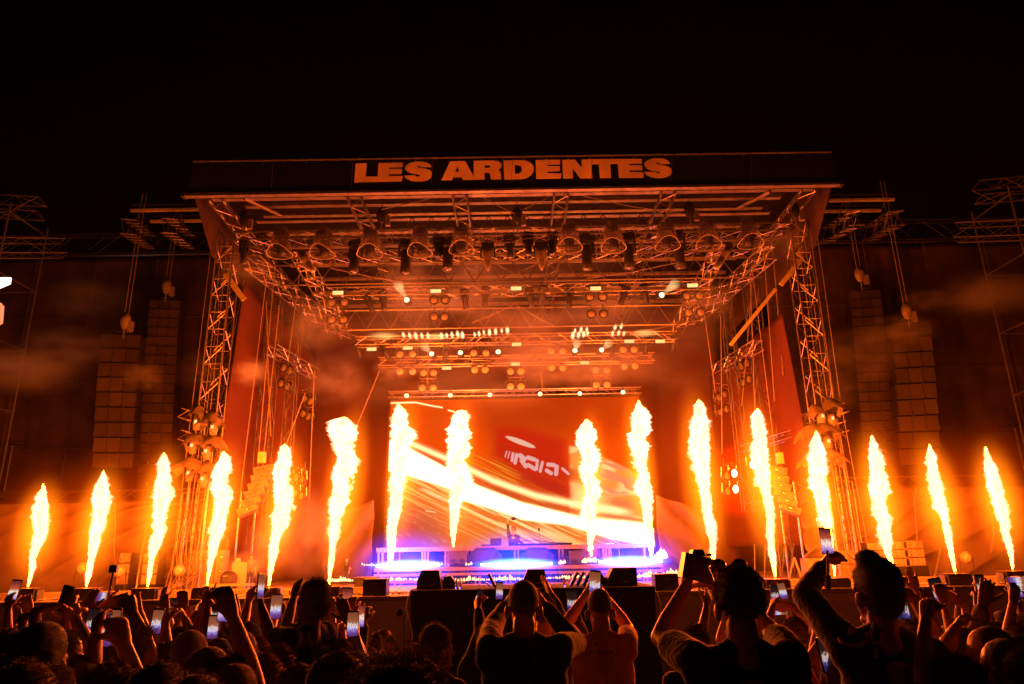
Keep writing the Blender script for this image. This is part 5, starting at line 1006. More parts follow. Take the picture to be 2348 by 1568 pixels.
for a, b, v, l in ((440, 502, 1262, 'tall stack of dark flight cases behind the fourth flame, left'), (504, 520, 1262, 'narrow dark flight case behind the fourth flame, right'), (1915, 1955, 1262, 'tall rack case behind the woman with bun'), (1840, 1880, 1280, 'equipment rack right of the twelfth flame'), (1870, 1912, 1300, 'low amp rack on the right wing deck')):
    p, q = P(a, v, 19.2), P(b, v, 19.2); t = thing('flight_case', l, 'flight case', ((p.x + q.x) / 2, 19.2, DK), 'flight cases'); H = p.z - DK
    MB().box(((p.x + q.x) / 2, 19.2, DK + H / 2), (q.x - p.x, .4, H)).build('shell', M['dark_hood'], t); nq = max(2, int(H / .3))
    for k in range(nq): MB().box(((p.x + q.x) / 2 + (q.x - p.x) * .3, 18.99, DK + H * (k + .5) / nq), (.07, .02, .05)).build('latch', M['chrome'], t)
for k, x in enumerate((6.6, 6.9, 7.2, 7.45, 7.7)):   # low frame under the right drape
    tag(MB().tube((x, 20.4 + .1 * k, DK), (x + .1, 20.4, DK + .95), .022).build('frame_post', M['dull_steel']), f'thin dark post under the right drape, {ORD(k)} from the left', 'post', 'posts under right drape')
p = P(1820, 1278, 18.8); q = P(1840, 1330, 18.8); t = thing('boom_stand', 'pale leaning boom stand right of the twelfth flame', 'stand', (q.x, 18.8, DK)); MB().tube(p, (q.x, 18.8, DK), .03).build('pole', M['beam'], t); MB().tube(p, (P(1808, 1340, 18.8).x, 18.8, DK), .015).build('rear_leg', M['rope'], t)
for s, a, b, l in ((1, (2135, 1295), (2160, 1240), 'leaning pale pole right of the right cabinets'), (-1, (312, 1345), (336, 1200), 'leaning pale pole before left tarpaulin'),):
    p, q = P(*a, 18.9), P(*b, 19.6); p.z = DK; tag(MB().tube(p, q, .025).build('leaning_pole', M['beam']), l, 'pole')
for i in range(9):
    x = -8.75 + .09 * i; pts = [Vector((x + .05 * math.sin(k + i), 18.7, 3.6 - .1 * i - k * (2.2 - .1 * i) / 7)) if k < 6 else Vector((x - .12 * (k - 5) * (1 + .2 * i), 18.6, DK + .05 + .02 * i)) for k in range(8)]
    tag(MB().path(pts, .009).build('tower_cable', M['rope']), f'cable bundle strand sweeping from the left tower foot, {ORD(i)} one', 'cable', 'cable strands at the left tower')
# bit of the field screen seen at the far left
p = P(-40, 660, 18.6); t = thing('side_screen', 'bright white and red side screen cut by the left picture edge', 'screen', p)
MB().prism([P(-60, 636, 18.6), P(24, 636, 18.6), P(22, 650, 18.6), P(-2, 660, 18.6), P(-60, 664, 18.6)], (0, .05, 0)).build('upper_panel', M['side_light'], t)
MB().prism([P(-60, 690, 18.6), P(1, 694, 18.6), P(7, 702, 18.6), P(4, 740, 18.6), P(-60, 780, 18.6)], (0, .05, 0)).build('lower_panel', M['side_red'], t)
# ================================================================== PEOPLE
M['skin'] = mat('skin', (.55, .31, .21), .42, 0, .12, 12, .15, .6)
M['skin2'] = mat('deeper skin', (.22, .13, .09), .5, 0, .1, 12, .1, .4)
M['hair_dark'] = mat('dark hair', (.34, .18, .11), .5, 0, .3, 60, 1., .4, sheen=.4)  # strand colour lifted well above dark hair, painting in the rim light
M['hair_brown'] = mat('brown hair', (.45, .23, .12), .5, 0, .3, 60, 1., .4)  # strands lightened the same way for a painted rim
M['hair_fair'] = mat('fair hair', (.32, .2, .1), .65, 0, .3, 60, 1., .3)
M['scalp'] = mat('dark hair base', (.045, .028, .02), .5, 0, .3, 60, 1., .5, sheen=1.)
CL = {'black': (.02, .02, .022), 'navy': (.02, .025, .06), 'grey': (.18, .18, .18), 'white': (.62, .6, .58), 'pink': (.8, .42, .42), 'red': (.35, .04, .03), 'green': (.05, .12, .06), 'blue': (.06, .1, .3), 'tan': (.35, .25, .15), 'denim': (.05, .07, .13)}
for k_, c_ in CL.items(): M['cloth_' + k_] = mat(k_ + ' fabric', c_, .85, 0, .15, 9, .4, .3, sheen=.7)
dg = bpy.context.evaluated_depsgraph_get
_tmp = bpy.data.collections.new('tmp'); 
def blobmesh(caps, ells, voxel, smooth_it=2, name='body', wr=0., seed=0, sub=None, F9=9., dec=0):
    m = MB()
    for p0, r0_, p1, r1_ in caps:
        p0, p1 = Vector(p0), Vector(p1); d = p1 - p0
        q = (d if d.length > 1e-5 else Vector((0, 0, 1))).to_track_quat('Z', 'Y').to_matrix(); L = d.length
        prof = [(r0_ * math.cos(a), -r0_ * math.sin(a)) for a in (R(88), R(60), R(30))] + [(r0_, 0), (r1_, L)] + [(r1_ * math.cos(a), L + r1_ * math.sin(a)) for a in (R(30), R(60), R(88))]
        m.lathe(prof, p0, 12, q)
    for c, rr, rot in ells:
        k = 9; prof = [(max(.002, math.sin(math.pi * i / k)), -math.cos(math.pi * i / k)) for i in range(k + 1)]
        base = len(m.v); m.lathe(prof, (0, 0, 0), 14)
        c = Vector(c)
        for i in range(base, len(m.v)):
            q = Vector((m.v[i][0] * rr[0], m.v[i][1] * rr[1], m.v[i][2] * rr[2]))
            if rot: q = rot @ q
            m.v[i] = tuple(c + q)
    o = bpy.data.objects.new('tmp', m.mesh('tmp')); C.objects.link(o)
    rm = o.modifiers.new('r', 'REMESH'); rm.mode = 'VOXEL'; rm.voxel_size = voxel
    if smooth_it: s = o.modifiers.new('s', 'SMOOTH'); s.iterations = smooth_it; s.factor = .5
    if dec: dm_ = o.modifiers.new('d', 'DECIMATE'); dm_.ratio = dec
    me = bpy.data.meshes.new_from_object(o.evaluated_get(dg())); old = o.data
    bpy.data.objects.remove(o); bpy.data.meshes.remove(old); me.name = name
    n_ = len(me.vertices); co = np.empty(n_ * 3, np.float32)
    if wr:
        me.vertices.foreach_get('co', co); no = np.empty(n_ * 3, np.float32); me.vertices.foreach_get('normal', no)
        co = co.reshape(-1, 3); no = no.reshape(-1, 3); x, y, z = co.T
        f = vnoise(x * F9 + z * F9 * .66 + 40 + seed * 3, z * F9 * 1.55 + y * F9 * .5 + 40, seed) + .5 * vnoise(x * 22 + y * 20 + 50, z * 30 + x * 12 + 50, seed + 1) - .75
        co += no * (f * wr)[:, None]; me.vertices.foreach_set('co', co.ravel())
    me.polygons.foreach_set('use_smooth', [True] * len(me.polygons)); me.update(); return me
def hand(W, d, nrm, s, curl=.3, spread=.25, kind='open', k=1.):
    d = Vector(d).normalized(); nrm = Vector(nrm); nrm = (nrm - d * nrm.dot(d)).normalized(); lat = d.cross(nrm) * s; W = Vector(W); caps = []
    for o, e in ((-.024, .078), (-.008, .085), (.010, .085), (.026, .078)):
        caps.append((W + lat * o * .5 * k, .019 * k, W + d * e * k + lat * o * k, .0155 * k))
    for i, (o, L, b) in enumerate(((.030, .068, 0), (.011, .078, 0), (-.009, .073, 0), (-.028, .058, 0))):
        c = curl
        if kind == 'point': c = .02 if i == 0 else 1.
        if kind == 'horns': c = .02 if i in (0, 3) else 1.
        if kind == 'fist': c = 1.
        if kind == 'grip': c = .62
        a0 = (o / .03) * spread * .5 * (1 - c * .7); p = W + d * .082 * k + lat * o * k; dirv = (d * math.cos(a0) + lat * math.sin(a0)).normalized()
        for j, fr in enumerate((.45, .32, .26)):
            ang = c * (R(70), R(95), R(60))[j] if c > .9 else c * (R(45), R(60), R(45))[j]
            axis = dirv.cross(nrm).normalized(); dirv = (Matrix.Rotation(ang, 3, axis) @ dirv)
            q = p + dirv * L * fr * k; r_ = (.0098, .009, .008)[j] * k; caps.append((p, r_, q, r_ * .95)); p = q
    p = W + d * .022 * k + lat * .024 * k; dirv = (lat * (.75 if kind not in ('fist', 'grip') else .45) + d * .7 + nrm * (.2 if kind == 'open' else .5)).normalized()
    for j, L in enumerate((.042, .034, .026)):
        q = p + dirv * L * k; caps.append((p, (.014, .0115, .010)[j] * k, q, (.012, .0105, .009)[j] * k)); p = q
        dirv = (dirv + d * .25 + nrm * (.1 if kind == 'open' else .45) - lat * (.0 if kind == 'open' else .35)).normalized()
    return caps
def clampseg(a, b, L):
    d = Vector(b) - Vector(a); return Vector(a) + d.normalized() * L
def head_parts(hz=0., nod=0.):
    """cranium, face, ears in head space, centre of neck top at (0, 0, 1.50); returns caps, ells rotated by hz about z and nod"""
    rot = Matrix.Rotation(hz, 3, 'Z') @ Matrix.Rotation(nod, 3, 'X'); piv = Vector((0, 0, 1.52))
    T = lambda p: piv + rot @ (Vector(p) - piv)
    caps = [((0, -.015, 1.43), .062, T((0, -.01, 1.56)), .056), (T((0, .092, 1.622)), .010, T((0, .112, 1.588)), .0135), (T((-.018, .088, 1.556)), .009, T((.018, .088, 1.556)), .009), (T((-.04, .072, 1.633)), .016, T((.04, .072, 1.633)), .016), (T((-.012, .083, 1.523)), .018, T((.012, .083, 1.523)), .018)]
    ells = [(T((0, -.012, 1.660)), (.0755, .097, .092), rot), (T((0, .030, 1.595)), (.062, .068, .088), rot), (T((0, .04, 1.545)), (.047, .05, .032), rot), (T((.085, -.008, 1.603)), (.014, .022, .034), rot), (T((-.085, -.008, 1.603)), (.014, .022, .034), rot)]
    return caps, ells, T, rot
_hair = {}
def hair_mesh(style):
    if style in _hair: return _hair[style]
    rnd = random.Random(hash(style) % 1000 if False else sum(map(ord, style)))
    e = [((0, -.024, 1.672), (.083, .098, .094), None)]; c = []; L = .019; N = 3600; wd = .0011; vox = .009; wr = .009
    if style == 'buzz': e = [((0, -.022, 1.668), (.078, .096, .090), None)]; L = .004; N = 700; wr = 0
    if style == 'curly': e = [((0, -.038, 1.695), (.100, .100, .096), None), ((0, -.065, 1.64), (.088, .065, .08), None), ((0, .03, 1.745), (.07, .055, .045), None)]; L = .026; N = 4200; wr = .020; wd = .0012
    if style == 'fuzzy': e = [((0, -.038, 1.695), (.098, .098, .094), None), ((0, -.065, 1.64), (.088, .065, .08), None), ((0, .03, 1.745), (.07, .055, .045), None)]; L = .022; N = 16000; wr = .014; wd = .00045
    if style == 'wavy': e = [((0, -.02, 1.68), (.093, .108, .098), None), ((0, -.05, 1.61), (.082, .06, .07), None)]; L = .022; N = 2200; wr = .010; wd = .0012
    if style in ('long', 'bun', 'pony'):
        e = [((0, -.022, 1.672), (.087, .103, .096), None), ((0, -.045, 1.62), (.083, .065, .09), None)]
        if style == 'long': c = [((x, -.055, 1.64), .045, (x * 1.5, -.10, 1.36), .032) for x in (-.05, -.02, .02, .05)] + [((s * .07, -.01, 1.6), .03, (s * .10, -.02, 1.38), .025) for s in (-1, 1)]
        if style == 'bun': e += [((-.055, -.055, 1.755), (.048, .048, .042), None)]
        if style == 'pony': c = [((0, -.11, 1.69), .03, (0, -.15, 1.62), .034), ((0, -.15, 1.62), .034, (.01, -.14, 1.44), .014)]
        N = 2600; wr = .004; L = .012; wd = .0008
    me = blobmesh(c, e, vox, 2, 'hair', wr, 3, F9=28.)
    if style != 'buzz' or 1:
        vs = [v.co.copy() for v in me.vertices]; ns = [v.normal.copy() for v in me.vertices]
        bare = lambda q: q.y > -.012 and q.z < 1.603 + max(0, q.y) * .85 and abs(q.x) < .2 and not (style == 'long' and abs(q.x) > .072)
        fc = [tuple(p.vertices) for p in me.polygons if not any(bare(vs[i]) for i in p.vertices)]
        m = MB(); m.v = [tuple(q) for q in vs]; m.f = fc
        for i in range(N):
            k = rnd.randrange(len(vs)); p, n_ = vs[k], ns[k]
            if bare(p): continue
            if style == 'long' and p.z < 1.6: down = Vector((0, 0, -1))
            else: down = Vector((rnd.uniform(-1, 1), rnd.uniform(-1, 1), -.6)).normalized()
            d = (n_ * 1.0 + down * (.5 if style in ('curly', 'wavy', 'fuzzy') else .9)).normalized(); l_ = L * rnd.uniform(.5, 1.5)
            side = d.cross(Vector((rnd.random(), rnd.random(), rnd.random()))).normalized() * wd
            q1 = p + d * l_ * .5; d2 = (d + down * .6 + Vector((rnd.uniform(-1, 1), rnd.uniform(-1, 1), rnd.uniform(-.5, 1))) * (.9 if style in ('curly', 'fuzzy') else .25)).normalized(); q2 = q1 + d2 * l_ * .5
            m.add([p - side, p + side, q1 + side * .8, q1 - side * .8, q2], [(0, 1, 2, 3), (3, 2, 4)])
        me = m.mesh('hair', smooth=True); nf = len(fc); mi = np.ones(len(m.f), np.int32); mi[:nf] = 0; me.polygons.foreach_set('material_index', mi)
    _hair[style] = me; return me
_leg = {}
def legs():
    if not _leg:
        c = []
        for s in (-1, 1): c += [((s * .09, 0, .93), .10, (s * .10, .01, .5), .068), ((s * .10, .01, .5), .066, (s * .11, -.01, .10), .05), ((s * .05, 0, .98), .10, (s * .05, 0, .9), .10)]
        _leg['t'] = blobmesh(c, [], .022, 1, 'trousers', .006, 4)
        _leg['s'] = blobmesh([((s * .11, -.05, .05), .045, (s * .12, .13, .04), .04) for s in (-1, 1)], [], .016, 1, 'shoe')
    return _leg
def cap_mesh(T, kind, fwd_=1):
    m = MB()
    n_ = 22
    prof = [(.095, 1.625), (.094, 1.66), (.088, 1.70), (.07, 1.735), (.04, 1.756), (.008, 1.762)]
    m.lathe([(r_, z) for r_, z in prof], (0, -.015, 0), n_, None, 1.16)
    if kind != 'beanie':
        y0 = .085 * fwd_; vs = []
        for a in range(9):
            t = (a / 8 - .5) * 2; vs.append((t * .088, y0 * (1 - .35 * t * t) * .95 - .012, 1.632))
        for a in range(9):
            t = (a / 8 - .5) * 2; vs.append((t * .075, (y0 + fwd_ * .085 * (1 - t * t * .75)) - .012, 1.618))
        m.add(vs, [(i, i + 1, 10 + i, 9 + i) for i in range(8)])
    return m
def reach(E, tgt, L, lo=-.05, hi=.75):
    """point seen towards tgt whose distance from E is the limb length, bent away from the viewer"""
    best = None
    for k in range(61):
        Y = E.y + lo + (hi - lo) * k / 60; p = P(tgt[0], tgt[1], Y); e = abs((p - E).length - L) + (.02 if Y < E.y else 0)
        if best is None or e < best[0] - 1e-4: best = (e, p)
    return E + (best[1] - E).normalized() * L
def jl(p, loc, rz, s):   # world point -> person space
    q = Vector(p) - Vector(loc); return Matrix.Rotation(-rz, 3, 'Z') @ q / s
def make_person(label, u, v, Y, rz=0., arms=(), hairs='short', haircol='hair_dark', top='black', sleeve='short', skin='skin', voxel=.0078, hz=0., nod=0., base=None, hat=None, group=None, extra=None, hood=False, hmax=1.95, girth=1.):
    """arms: for each side ('L'/'R', elbow (u, v, Y), wrist (u, v, Y), hand kind, palm normal) in measured directions, or None = hanging"""
    pt_ = P(u, v, Y); gz_ = GZ(Y) if base is None else base
    s = (pt_.z - gz_) / (1.765 if hairs not in ('curly', 'fuzzy') else 1.79); rzr = R(rz); loc = Vector((pt_.x, Y, gz_))
    t = thing('person', label, 'person', loc, group); t.rotation_euler = (0, 0, rzr); t.scale = (s, s, s)
    ORG[t.name] = Vector((0, 0, 0))
    caps, ells, T, rot = head_parts(R(hz), R(nod))
    g_ = girth
    caps += [((0, 0, 1.0), .10, (0, 0, 1.32), .10), ((-.15, 0, 1.40), .05, (.15, 0, 1.40), .05)]
    sh = [((-.075 * g_, 0, .93), .105 * g_, (-.085 * g_, 0, 1.30), .105 * g_), ((.075 * g_, 0, .93), .105 * g_, (.085 * g_, 0, 1.30), .105 * g_), ((0, .02, 1.05), .12 * g_, (0, .01, 1.25), .12 * g_), ((-.155 * g_, -.005, 1.395), .068, (.155 * g_, -.005, 1.395), .068), ((-.11, -.01, 1.43), .055, (-.02, -.012, 1.475), .052), ((.11, -.01, 1.43), .055, (.02, -.012, 1.475), .052)]
    if hood: sh += [((-.07, -.04, 1.46), .042, (0, -.085, 1.44), .05), ((.07, -.04, 1.46), .042, (0, -.085, 1.44), .05), ((-.07, -.04, 1.46), .04, (-.06, .05, 1.46), .03), ((.07, -.04, 1.46), .04, (.06, .05, 1.46), .03), ((0, -.09, 1.44), .06, (0, -.12, 1.34), .045)]
    got = {}; AR = {a[0]: a for a in arms}
    for sd_, sg in (('L', -1), ('R', 1)):
        S = Vector((sg * .175 * g_, 0, 1.40)); a = AR.get(sd_)
        if a:
            RZ = Matrix.Rotation(rzr, 3, 'Z'); Sw = loc + RZ @ (S * s)
            Ew = reach(Sw, a[1], .29 * s, -.12, .3); Ww = reach(Ew, a[2], .26 * s, -.02, .3); Eb = jl(Ew, loc, rzr, s); Wr = jl(Ww, loc, rzr, s)
            # shoulder lifts with the arm; lengths stay human
            if Eb.z > 1.35: S += Vector((-sg * .02, 0, .035))
            Wr2 = Wr
            kind = a[3]; nrm = Vector(a[4]) if len(a) > 4 else Vector((0, 1, 0)); nrm = Matrix.Rotation(-rzr, 3, 'Z') @ nrm
        else:
            Eb = S + Vector((sg * .07, -.03, -.28)); Wr2 = Eb + Vector((sg * .0, .06, -.25)); kind = 'relaxed'; nrm = Vector((-sg, 0, 0))
        caps += [((S.x, S.y, S.z), .052, Eb, .038), (Eb, .038, Eb.lerp(Wr2, .3), .040), (Eb.lerp(Wr2, .3), .040, Wr2, .0255)]
        d = (Wr2 - Eb).normalized()
        if len(a or ()) > 5: d = (Matrix.Rotation(-rzr, 3, 'Z') @ Vector(a[5])).normalized()
        caps += hand(Wr2 + d * .012, d, nrm, sg, curl=.15 if kind == 'open' else .35, kind=kind)
        if sleeve == 'short': sh += [((S.x, S.y, S.z), .072, S.lerp(Eb, .62), .064)]
        elif sleeve == 'long': sh += [((S.x, S.y, S.z), .072, Eb, .058), (Eb, .058, Eb.lerp(Wr2, .9), .043)]
        got[sd_] = (Wr2, d, nrm, sg)
    body = link_mesh('body', blobmesh(caps, ells, voxel, 1, 'body', dec=.38), t); body.data.materials.append(M[skin])
    st_ = link_mesh('shirt' if sleeve != 'long' else 'jacket', blobmesh(sh, [], .015 if voxel < .007 else .021, 2, 'shirt', .012, int(u)), t); st_.data.materials.append(M['cloth_' + top])
    lg = legs(); tr_ = link_mesh('trousers', lg['t'], t); 
    if not lg['t'].materials: lg['t'].materials.append(M['cloth_denim']); lg['s'].materials.append(M['cloth_black'])
    link_mesh('shoes', lg['s'], t)
    piv = Vector((0, 0, 1.52)); off = piv - rot @ piv
    if hairs and hairs != 'bald':
        hm_ = hair_mesh(hairs)
        key = (hairs, haircol)
        if key not in _hair: q = hm_.copy(); q.materials.clear(); q.materials.append(M['scalp']); q.materials.append(M[haircol]); _k = np.empty(len(q.polygons), np.int32); hm_.polygons.foreach_get('material_index', _k); q.polygons.foreach_set('material_index', _k if haircol != 'hair_fair' else _k * 0 + 1); _hair[key] = q
        h = link_mesh('hair', _hair[key], t, off); h.rotation_euler = rot.to_euler()
    if hat:
        hm2 = cap_mesh(T, hat[0], hat[2]); q = hm2.mesh('cap', smooth=True); q.materials.append(M['cloth_' + hat[1]]); h = link_mesh('cap', q, t, off); h.rotation_euler = rot.to_euler()
    if extra == 'eyes' or abs(hz + rz) > 60:
        for sx in (-1, 1):
            e = link_mesh('eye', EYE, t, T((sx * .031, .083, 1.612))); e.rotation_euler = rot.to_euler()
    t['_s'] = 0; del t['_s']
    res = {}
    for k_, (Wl, d, nrm, sg) in got.items():
        M3 = Matrix.Rotation(rzr, 3, 'Z'); res[k_] = (loc + M3 @ (Wl * s), (M3 @ d).normalized(), (M3 @ nrm).normalized(), sg, s)
    return t, res, (loc, rzr, s, T)
_e = MB().lathe([(max(.0005, .0125 * math.sin(math.pi * i / 6)), -.0125 * math.cos(math.pi * i / 6)) for i in range(7)], (0, 0, 0), 10); EYE = _e.mesh('eye', smooth=True); EYE.materials.append(mat('eye', (.5, .48, .45), .3, 0, .05, 5, 0))
# phone screens: a small moving picture of the stage
def screen_mat(name, cols, s_):
    m = bpy.data.materials.new(name); m.use_nodes = True; n = m.node_tree.nodes; n.clear(); l = m.node_tree.links
    o = n.new('ShaderNodeOutputMaterial'); e = n.new('ShaderNodeEmission'); tc = n.new('ShaderNodeTexCoord'); sp = n.new('ShaderNodeSeparateXYZ'); cr_ = n.new('ShaderNodeValToRGB')
    l.new(tc.outputs['Object'], sp.inputs[0]); mp = n.new('ShaderNodeMapRange'); mp.inputs['From Min'].default_value = -.075; mp.inputs['From Max'].default_value = .075; l.new(sp.outputs['Z'], mp.inputs['Value'])
    nz_ = n.new('ShaderNodeTexNoise'); nz_.inputs['Scale'].default_value = 90; ad = n.new('ShaderNodeMath'); ad.operation = 'MULTIPLY_ADD'; ad.inputs[1].default_value = .34; nz_.noise_dimensions = '4D'; oj = n.new('ShaderNodeObjectInfo'); mw_ = n.new('ShaderNodeMath'); mw_.operation = 'MULTIPLY'; mw_.inputs[1].default_value = 40; l.new(oj.outputs['Random'], mw_.inputs[0]); l.new(mw_.outputs[0], nz_.inputs['W']); l.new(tc.outputs['Object'], nz_.inputs['Vector']); l.new(nz_.outputs[0], ad.inputs[0])
    sb = n.new('ShaderNodeMath'); sb.operation = 'SUBTRACT'; sb.inputs[1].default_value = .17; l.new(mp.outputs[0], ad.inputs[2]); l.new(ad.outputs[0], sb.inputs[0]); l.new(sb.outputs[0], cr_.inputs[0])
    el = cr_.color_ramp.elements
    el[0].position = cols[0][0]; el[0].color = (*cols[0][1], 1); el[1].position = cols[-1][0]; el[1].color = (*cols[-1][1], 1)
    for pos, c in cols[1:-1]: q = el.new(pos); q.color = (*c, 1)
    wv_ = n.new('ShaderNodeTexWave'); wv_.bands_direction = 'X'; wv_.inputs['Scale'].default_value = 34; wv_.inputs['Distortion'].default_value = 5; oi = n.new('ShaderNodeObjectInfo'); av = n.new('ShaderNodeVectorMath'); l.new(tc.outputs['Object'], av.inputs[0]); l.new(oi.outputs['Random'], av.inputs[1]); l.new(av.outputs[0], wv_.inputs['Vector'])
    # bright stripes (the flames) only in the middle of the picture
    tri = n.new('ShaderNodeMath'); tri.operation = 'COMPARE'; tri.inputs[1].default_value = .42; tri.inputs[2].default_value = .10; l.new(sb.outputs[0], tri.inputs[0])
    gt = n.new('ShaderNodeMath'); gt.operation = 'GREATER_THAN'; gt.inputs[1].default_value = .72; l.new(wv_.outputs['Fac'], gt.inputs[0]); mu = n.new('ShaderNodeMath'); mu.operation = 'MULTIPLY'; l.new(tri.outputs[0], mu.inputs[0]); l.new(gt.outputs[0], mu.inputs[1])
    mx = n.new('ShaderNodeMixRGB'); mx.inputs[2].default_value = (1, .95, .9, 1); l.new(mu.outputs[0], mx.inputs[0]); l.new(cr_.outputs[0], mx.inputs[1]); l.new(mx.outputs[0], e.inputs[0]); e.inputs[1].default_value = s_
    l.new(e.outputs[0], o.inputs[0]); m.cycles.emission_sampling = 'NONE'; return m
M['scr_bright'] = screen_mat('bright phone picture', [(0, (.10, .02, .10)), (.18, (.16, .06, .30)), (.34, (.45, .35, .75)), (.46, (.55, .28, .2)), (.6, (.34, .10, .04)), (.9, (.24, .06, .025))], .95)
M['scr_dark'] = screen_mat('dim phone picture', [(0, (.01, .0, .01)), (.2, (.03, .02, .12)), (.32, (.2, .12, .4)), (.45, (.3, .12, .06)), (.6, (.03, .01, .01)), (1, (.01, .005, .005))], .9)
M['scr_red'] = screen_mat('red phone picture', [(0, (.08, .02, .2)), (.2, (.5, .3, .7)), (.38, (.9, .6, .4)), (.6, (.5, .08, .03)), (.9, (.16, .02, .02))], 1.)
M['phone_body'] = mat('phone casing', (.02, .02, .022), .3, .2, .1, 9, 0, .6)
_ph = {}
def phone(p, label, rot=(0, 0, 0), scr_='bright', sc_=1., land=False, group='phones held up by the crowd', rear=False):
    t = bpy.data.objects.new('phone', None); C.objects.link(t); t.location = p; t.scale = (sc_,) * 3; t['label'] = label; t['category'] = 'phone'; t['group'] = group
    if 'b' not in _ph:
        m = MB(); m.prism([(x, -.0045, z) for x, z in [(-.037, -.072), (-.031, -.078), (.031, -.078), (.037, -.072), (.037, .072), (.031, .078), (-.031, .078), (-.037, .072)]], (0, .009, 0)); _ph['b'] = m.mesh('phone body'); _ph['b'].materials.append(M['phone_body'])
        m = MB(); m.prism([(x, -.0055, z) for x, z in [(-.034, -.07), (-.029, -.074), (.029, -.074), (.034, -.07), (.034, .064), (.029, .067), (-.029, .067), (-.034, .064)]], (0, .0008, 0)); _ph['s'] = m
        for k_ in ('bright', 'dark', 'red'): q = m.mesh('phone screen'); q.materials.append(M['scr_' + k_]); _ph[k_] = q
        m = MB(); [m.lathe([(.009, 0), (.009, .003)], (-.018, .0045, .05 - .024 * k), 10, Matrix.Rotation(R(-90), 3, 'X')) for k in range(2)]; _ph['c'] = m.mesh('camera lens'); _ph['c'].materials.append(M['glass'])
    link_mesh('casing', _ph['b'], t); link_mesh('screen', _ph[scr_], t); link_mesh('camera_lens', _ph['c'], t)
    ry = rot[1] + (90 if land else 0); t.rotation_euler = (R(rot[0]), R(ry), R(rot[2])); return t
def hold(res, side, label, scr_='bright', tilt=0, rz=0, land=False, up=.10, group='phones held up by the crowd', sc_=.95, dy=0.):
    W, d, nrm, sg, s = res[side]; c = W + d * .06 * s + nrm * (.030 * s) + Vector((0, dy, up * s)); return phone(c, label, (-8, tilt, rz), scr_, sc_, land, group)
AN = (0, 1, 0)
# ---- front figures
_, r1, _x = make_person('tall man with closely shaved head in dark hooded jacket, centre, back to us', 1199, 1325, 3.7, 0, [('L', (1128, 1440, 3.8), (1157, 1389, 4.0), 'grip', (.6, .6, 0)), ('R', (1320, 1474, 3.75), (1246, 1388, 4.05), 'relaxed', (-.5, .8, 0))], 'buzz', 'hair_dark', top='navy', sleeve='long', voxel=.0065, hood=True, girth=1.12)
phone(P(1144.5, 1354, 4.25), 'phone with bright screen held left of the bald man', (-5, 5, 30), 'bright', .62)
_, r2, h2_ = make_person('man with short cropped hair in pale pink T-shirt filming with both arms up', 1373, 1346, 4.5, 0, [('L', (1293, 1436, 4.6), (1341, 1366, 4.75), 'grip', (.7, .5, 0)), ('R', (1440, 1440, 4.6), (1388, 1368, 4.75), 'grip', (-.7, .5, 0))], 'buzz', 'hair_dark', top='pink', voxel=.0065, nod=-14)
phone(P(1363.5, 1336, 4.82), 'phone with bright white screen above the head of the pink shirt man', (-6, 6, 0), 'bright', 1.0)
# faint handwriting on the back of the T-shirt
def strokes(name, label, lines, Y, r_, m, parent=None):
    mb = MB()
    for ln in lines:
        pts = [P(a, b, Y(a, b) if callable(Y) else Y) for a, b in ln]
        mb.path(pts, r_, 4)
    o = mb.build(name, M[m]); return tag(o, label, 'lettering') if label else o
def on_surface(obs, ln, r_, step=1.5, lift=.002):
    """lay stroke points on the cloth by casting rays away from the viewer"""
    from mathutils.bvhtree import BVHTree
    return ln
def bvh_of(o):
    from mathutils.bvhtree import BVHTree
    bpy.context.view_layer.update(); me = o.data; mw = o.matrix_world
    return BVHTree.FromPolygons([mw @ v.co for v in me.vertices], [tuple(p.vertices) for p in me.polygons])
def print_on(person_obj, part, lines, w_, mname, label_part='lettering'):
    ob = [c for c in person_obj.children if c.name.startswith(part)][0]; bv = bvh_of(ob); mb = MB(); inv = person_obj.matrix_world.inverted()
    org = Vector((0, 0, CZ))
    for ln in lines:
        pts = []
        for (a, b), (c, d) in zip(ln, ln[1:]):
            n_ = max(2, int(math.hypot(c - a, d - b) / 1.5))
            for i in range(n_ + (1 if (c, d) == ln[-1] else 0)):
                t = i / n_; q = P(a + (c - a) * t, b + (d - b) * t, 5); dr = (q - org).normalized(); hit = bv.ray_cast(org, dr)
                if hit[0] is not None: pts.append(inv @ (hit[0] + Vector((0, -.0015, 0))))
        for p0, p1 in zip(pts, pts[1:]):
            if (p1 - p0).length < .05: mb.tube(p0, p1, w_, n=5, cap=True)
    if mb.v:
        o = bpy.data.objects.new('lettering', mb.mesh('lettering')); C.objects.link(o); o.data.materials.append(M[mname]); o.parent = person_obj
persons = lambda: [o for o in C.objects if o.name.startswith('person') and not o.parent]
fz = lambda x, y: (1031.5 + x * .30555, 1088.8 + y * .30555)
M['ink'] = mat('dark print ink', (.12, .05, .05), .8, 0, .1, 9, 0)
M['graffiti'] = mat('pale red paint print', (.9, .5, .4), .8, 0, .3, 30, 0)
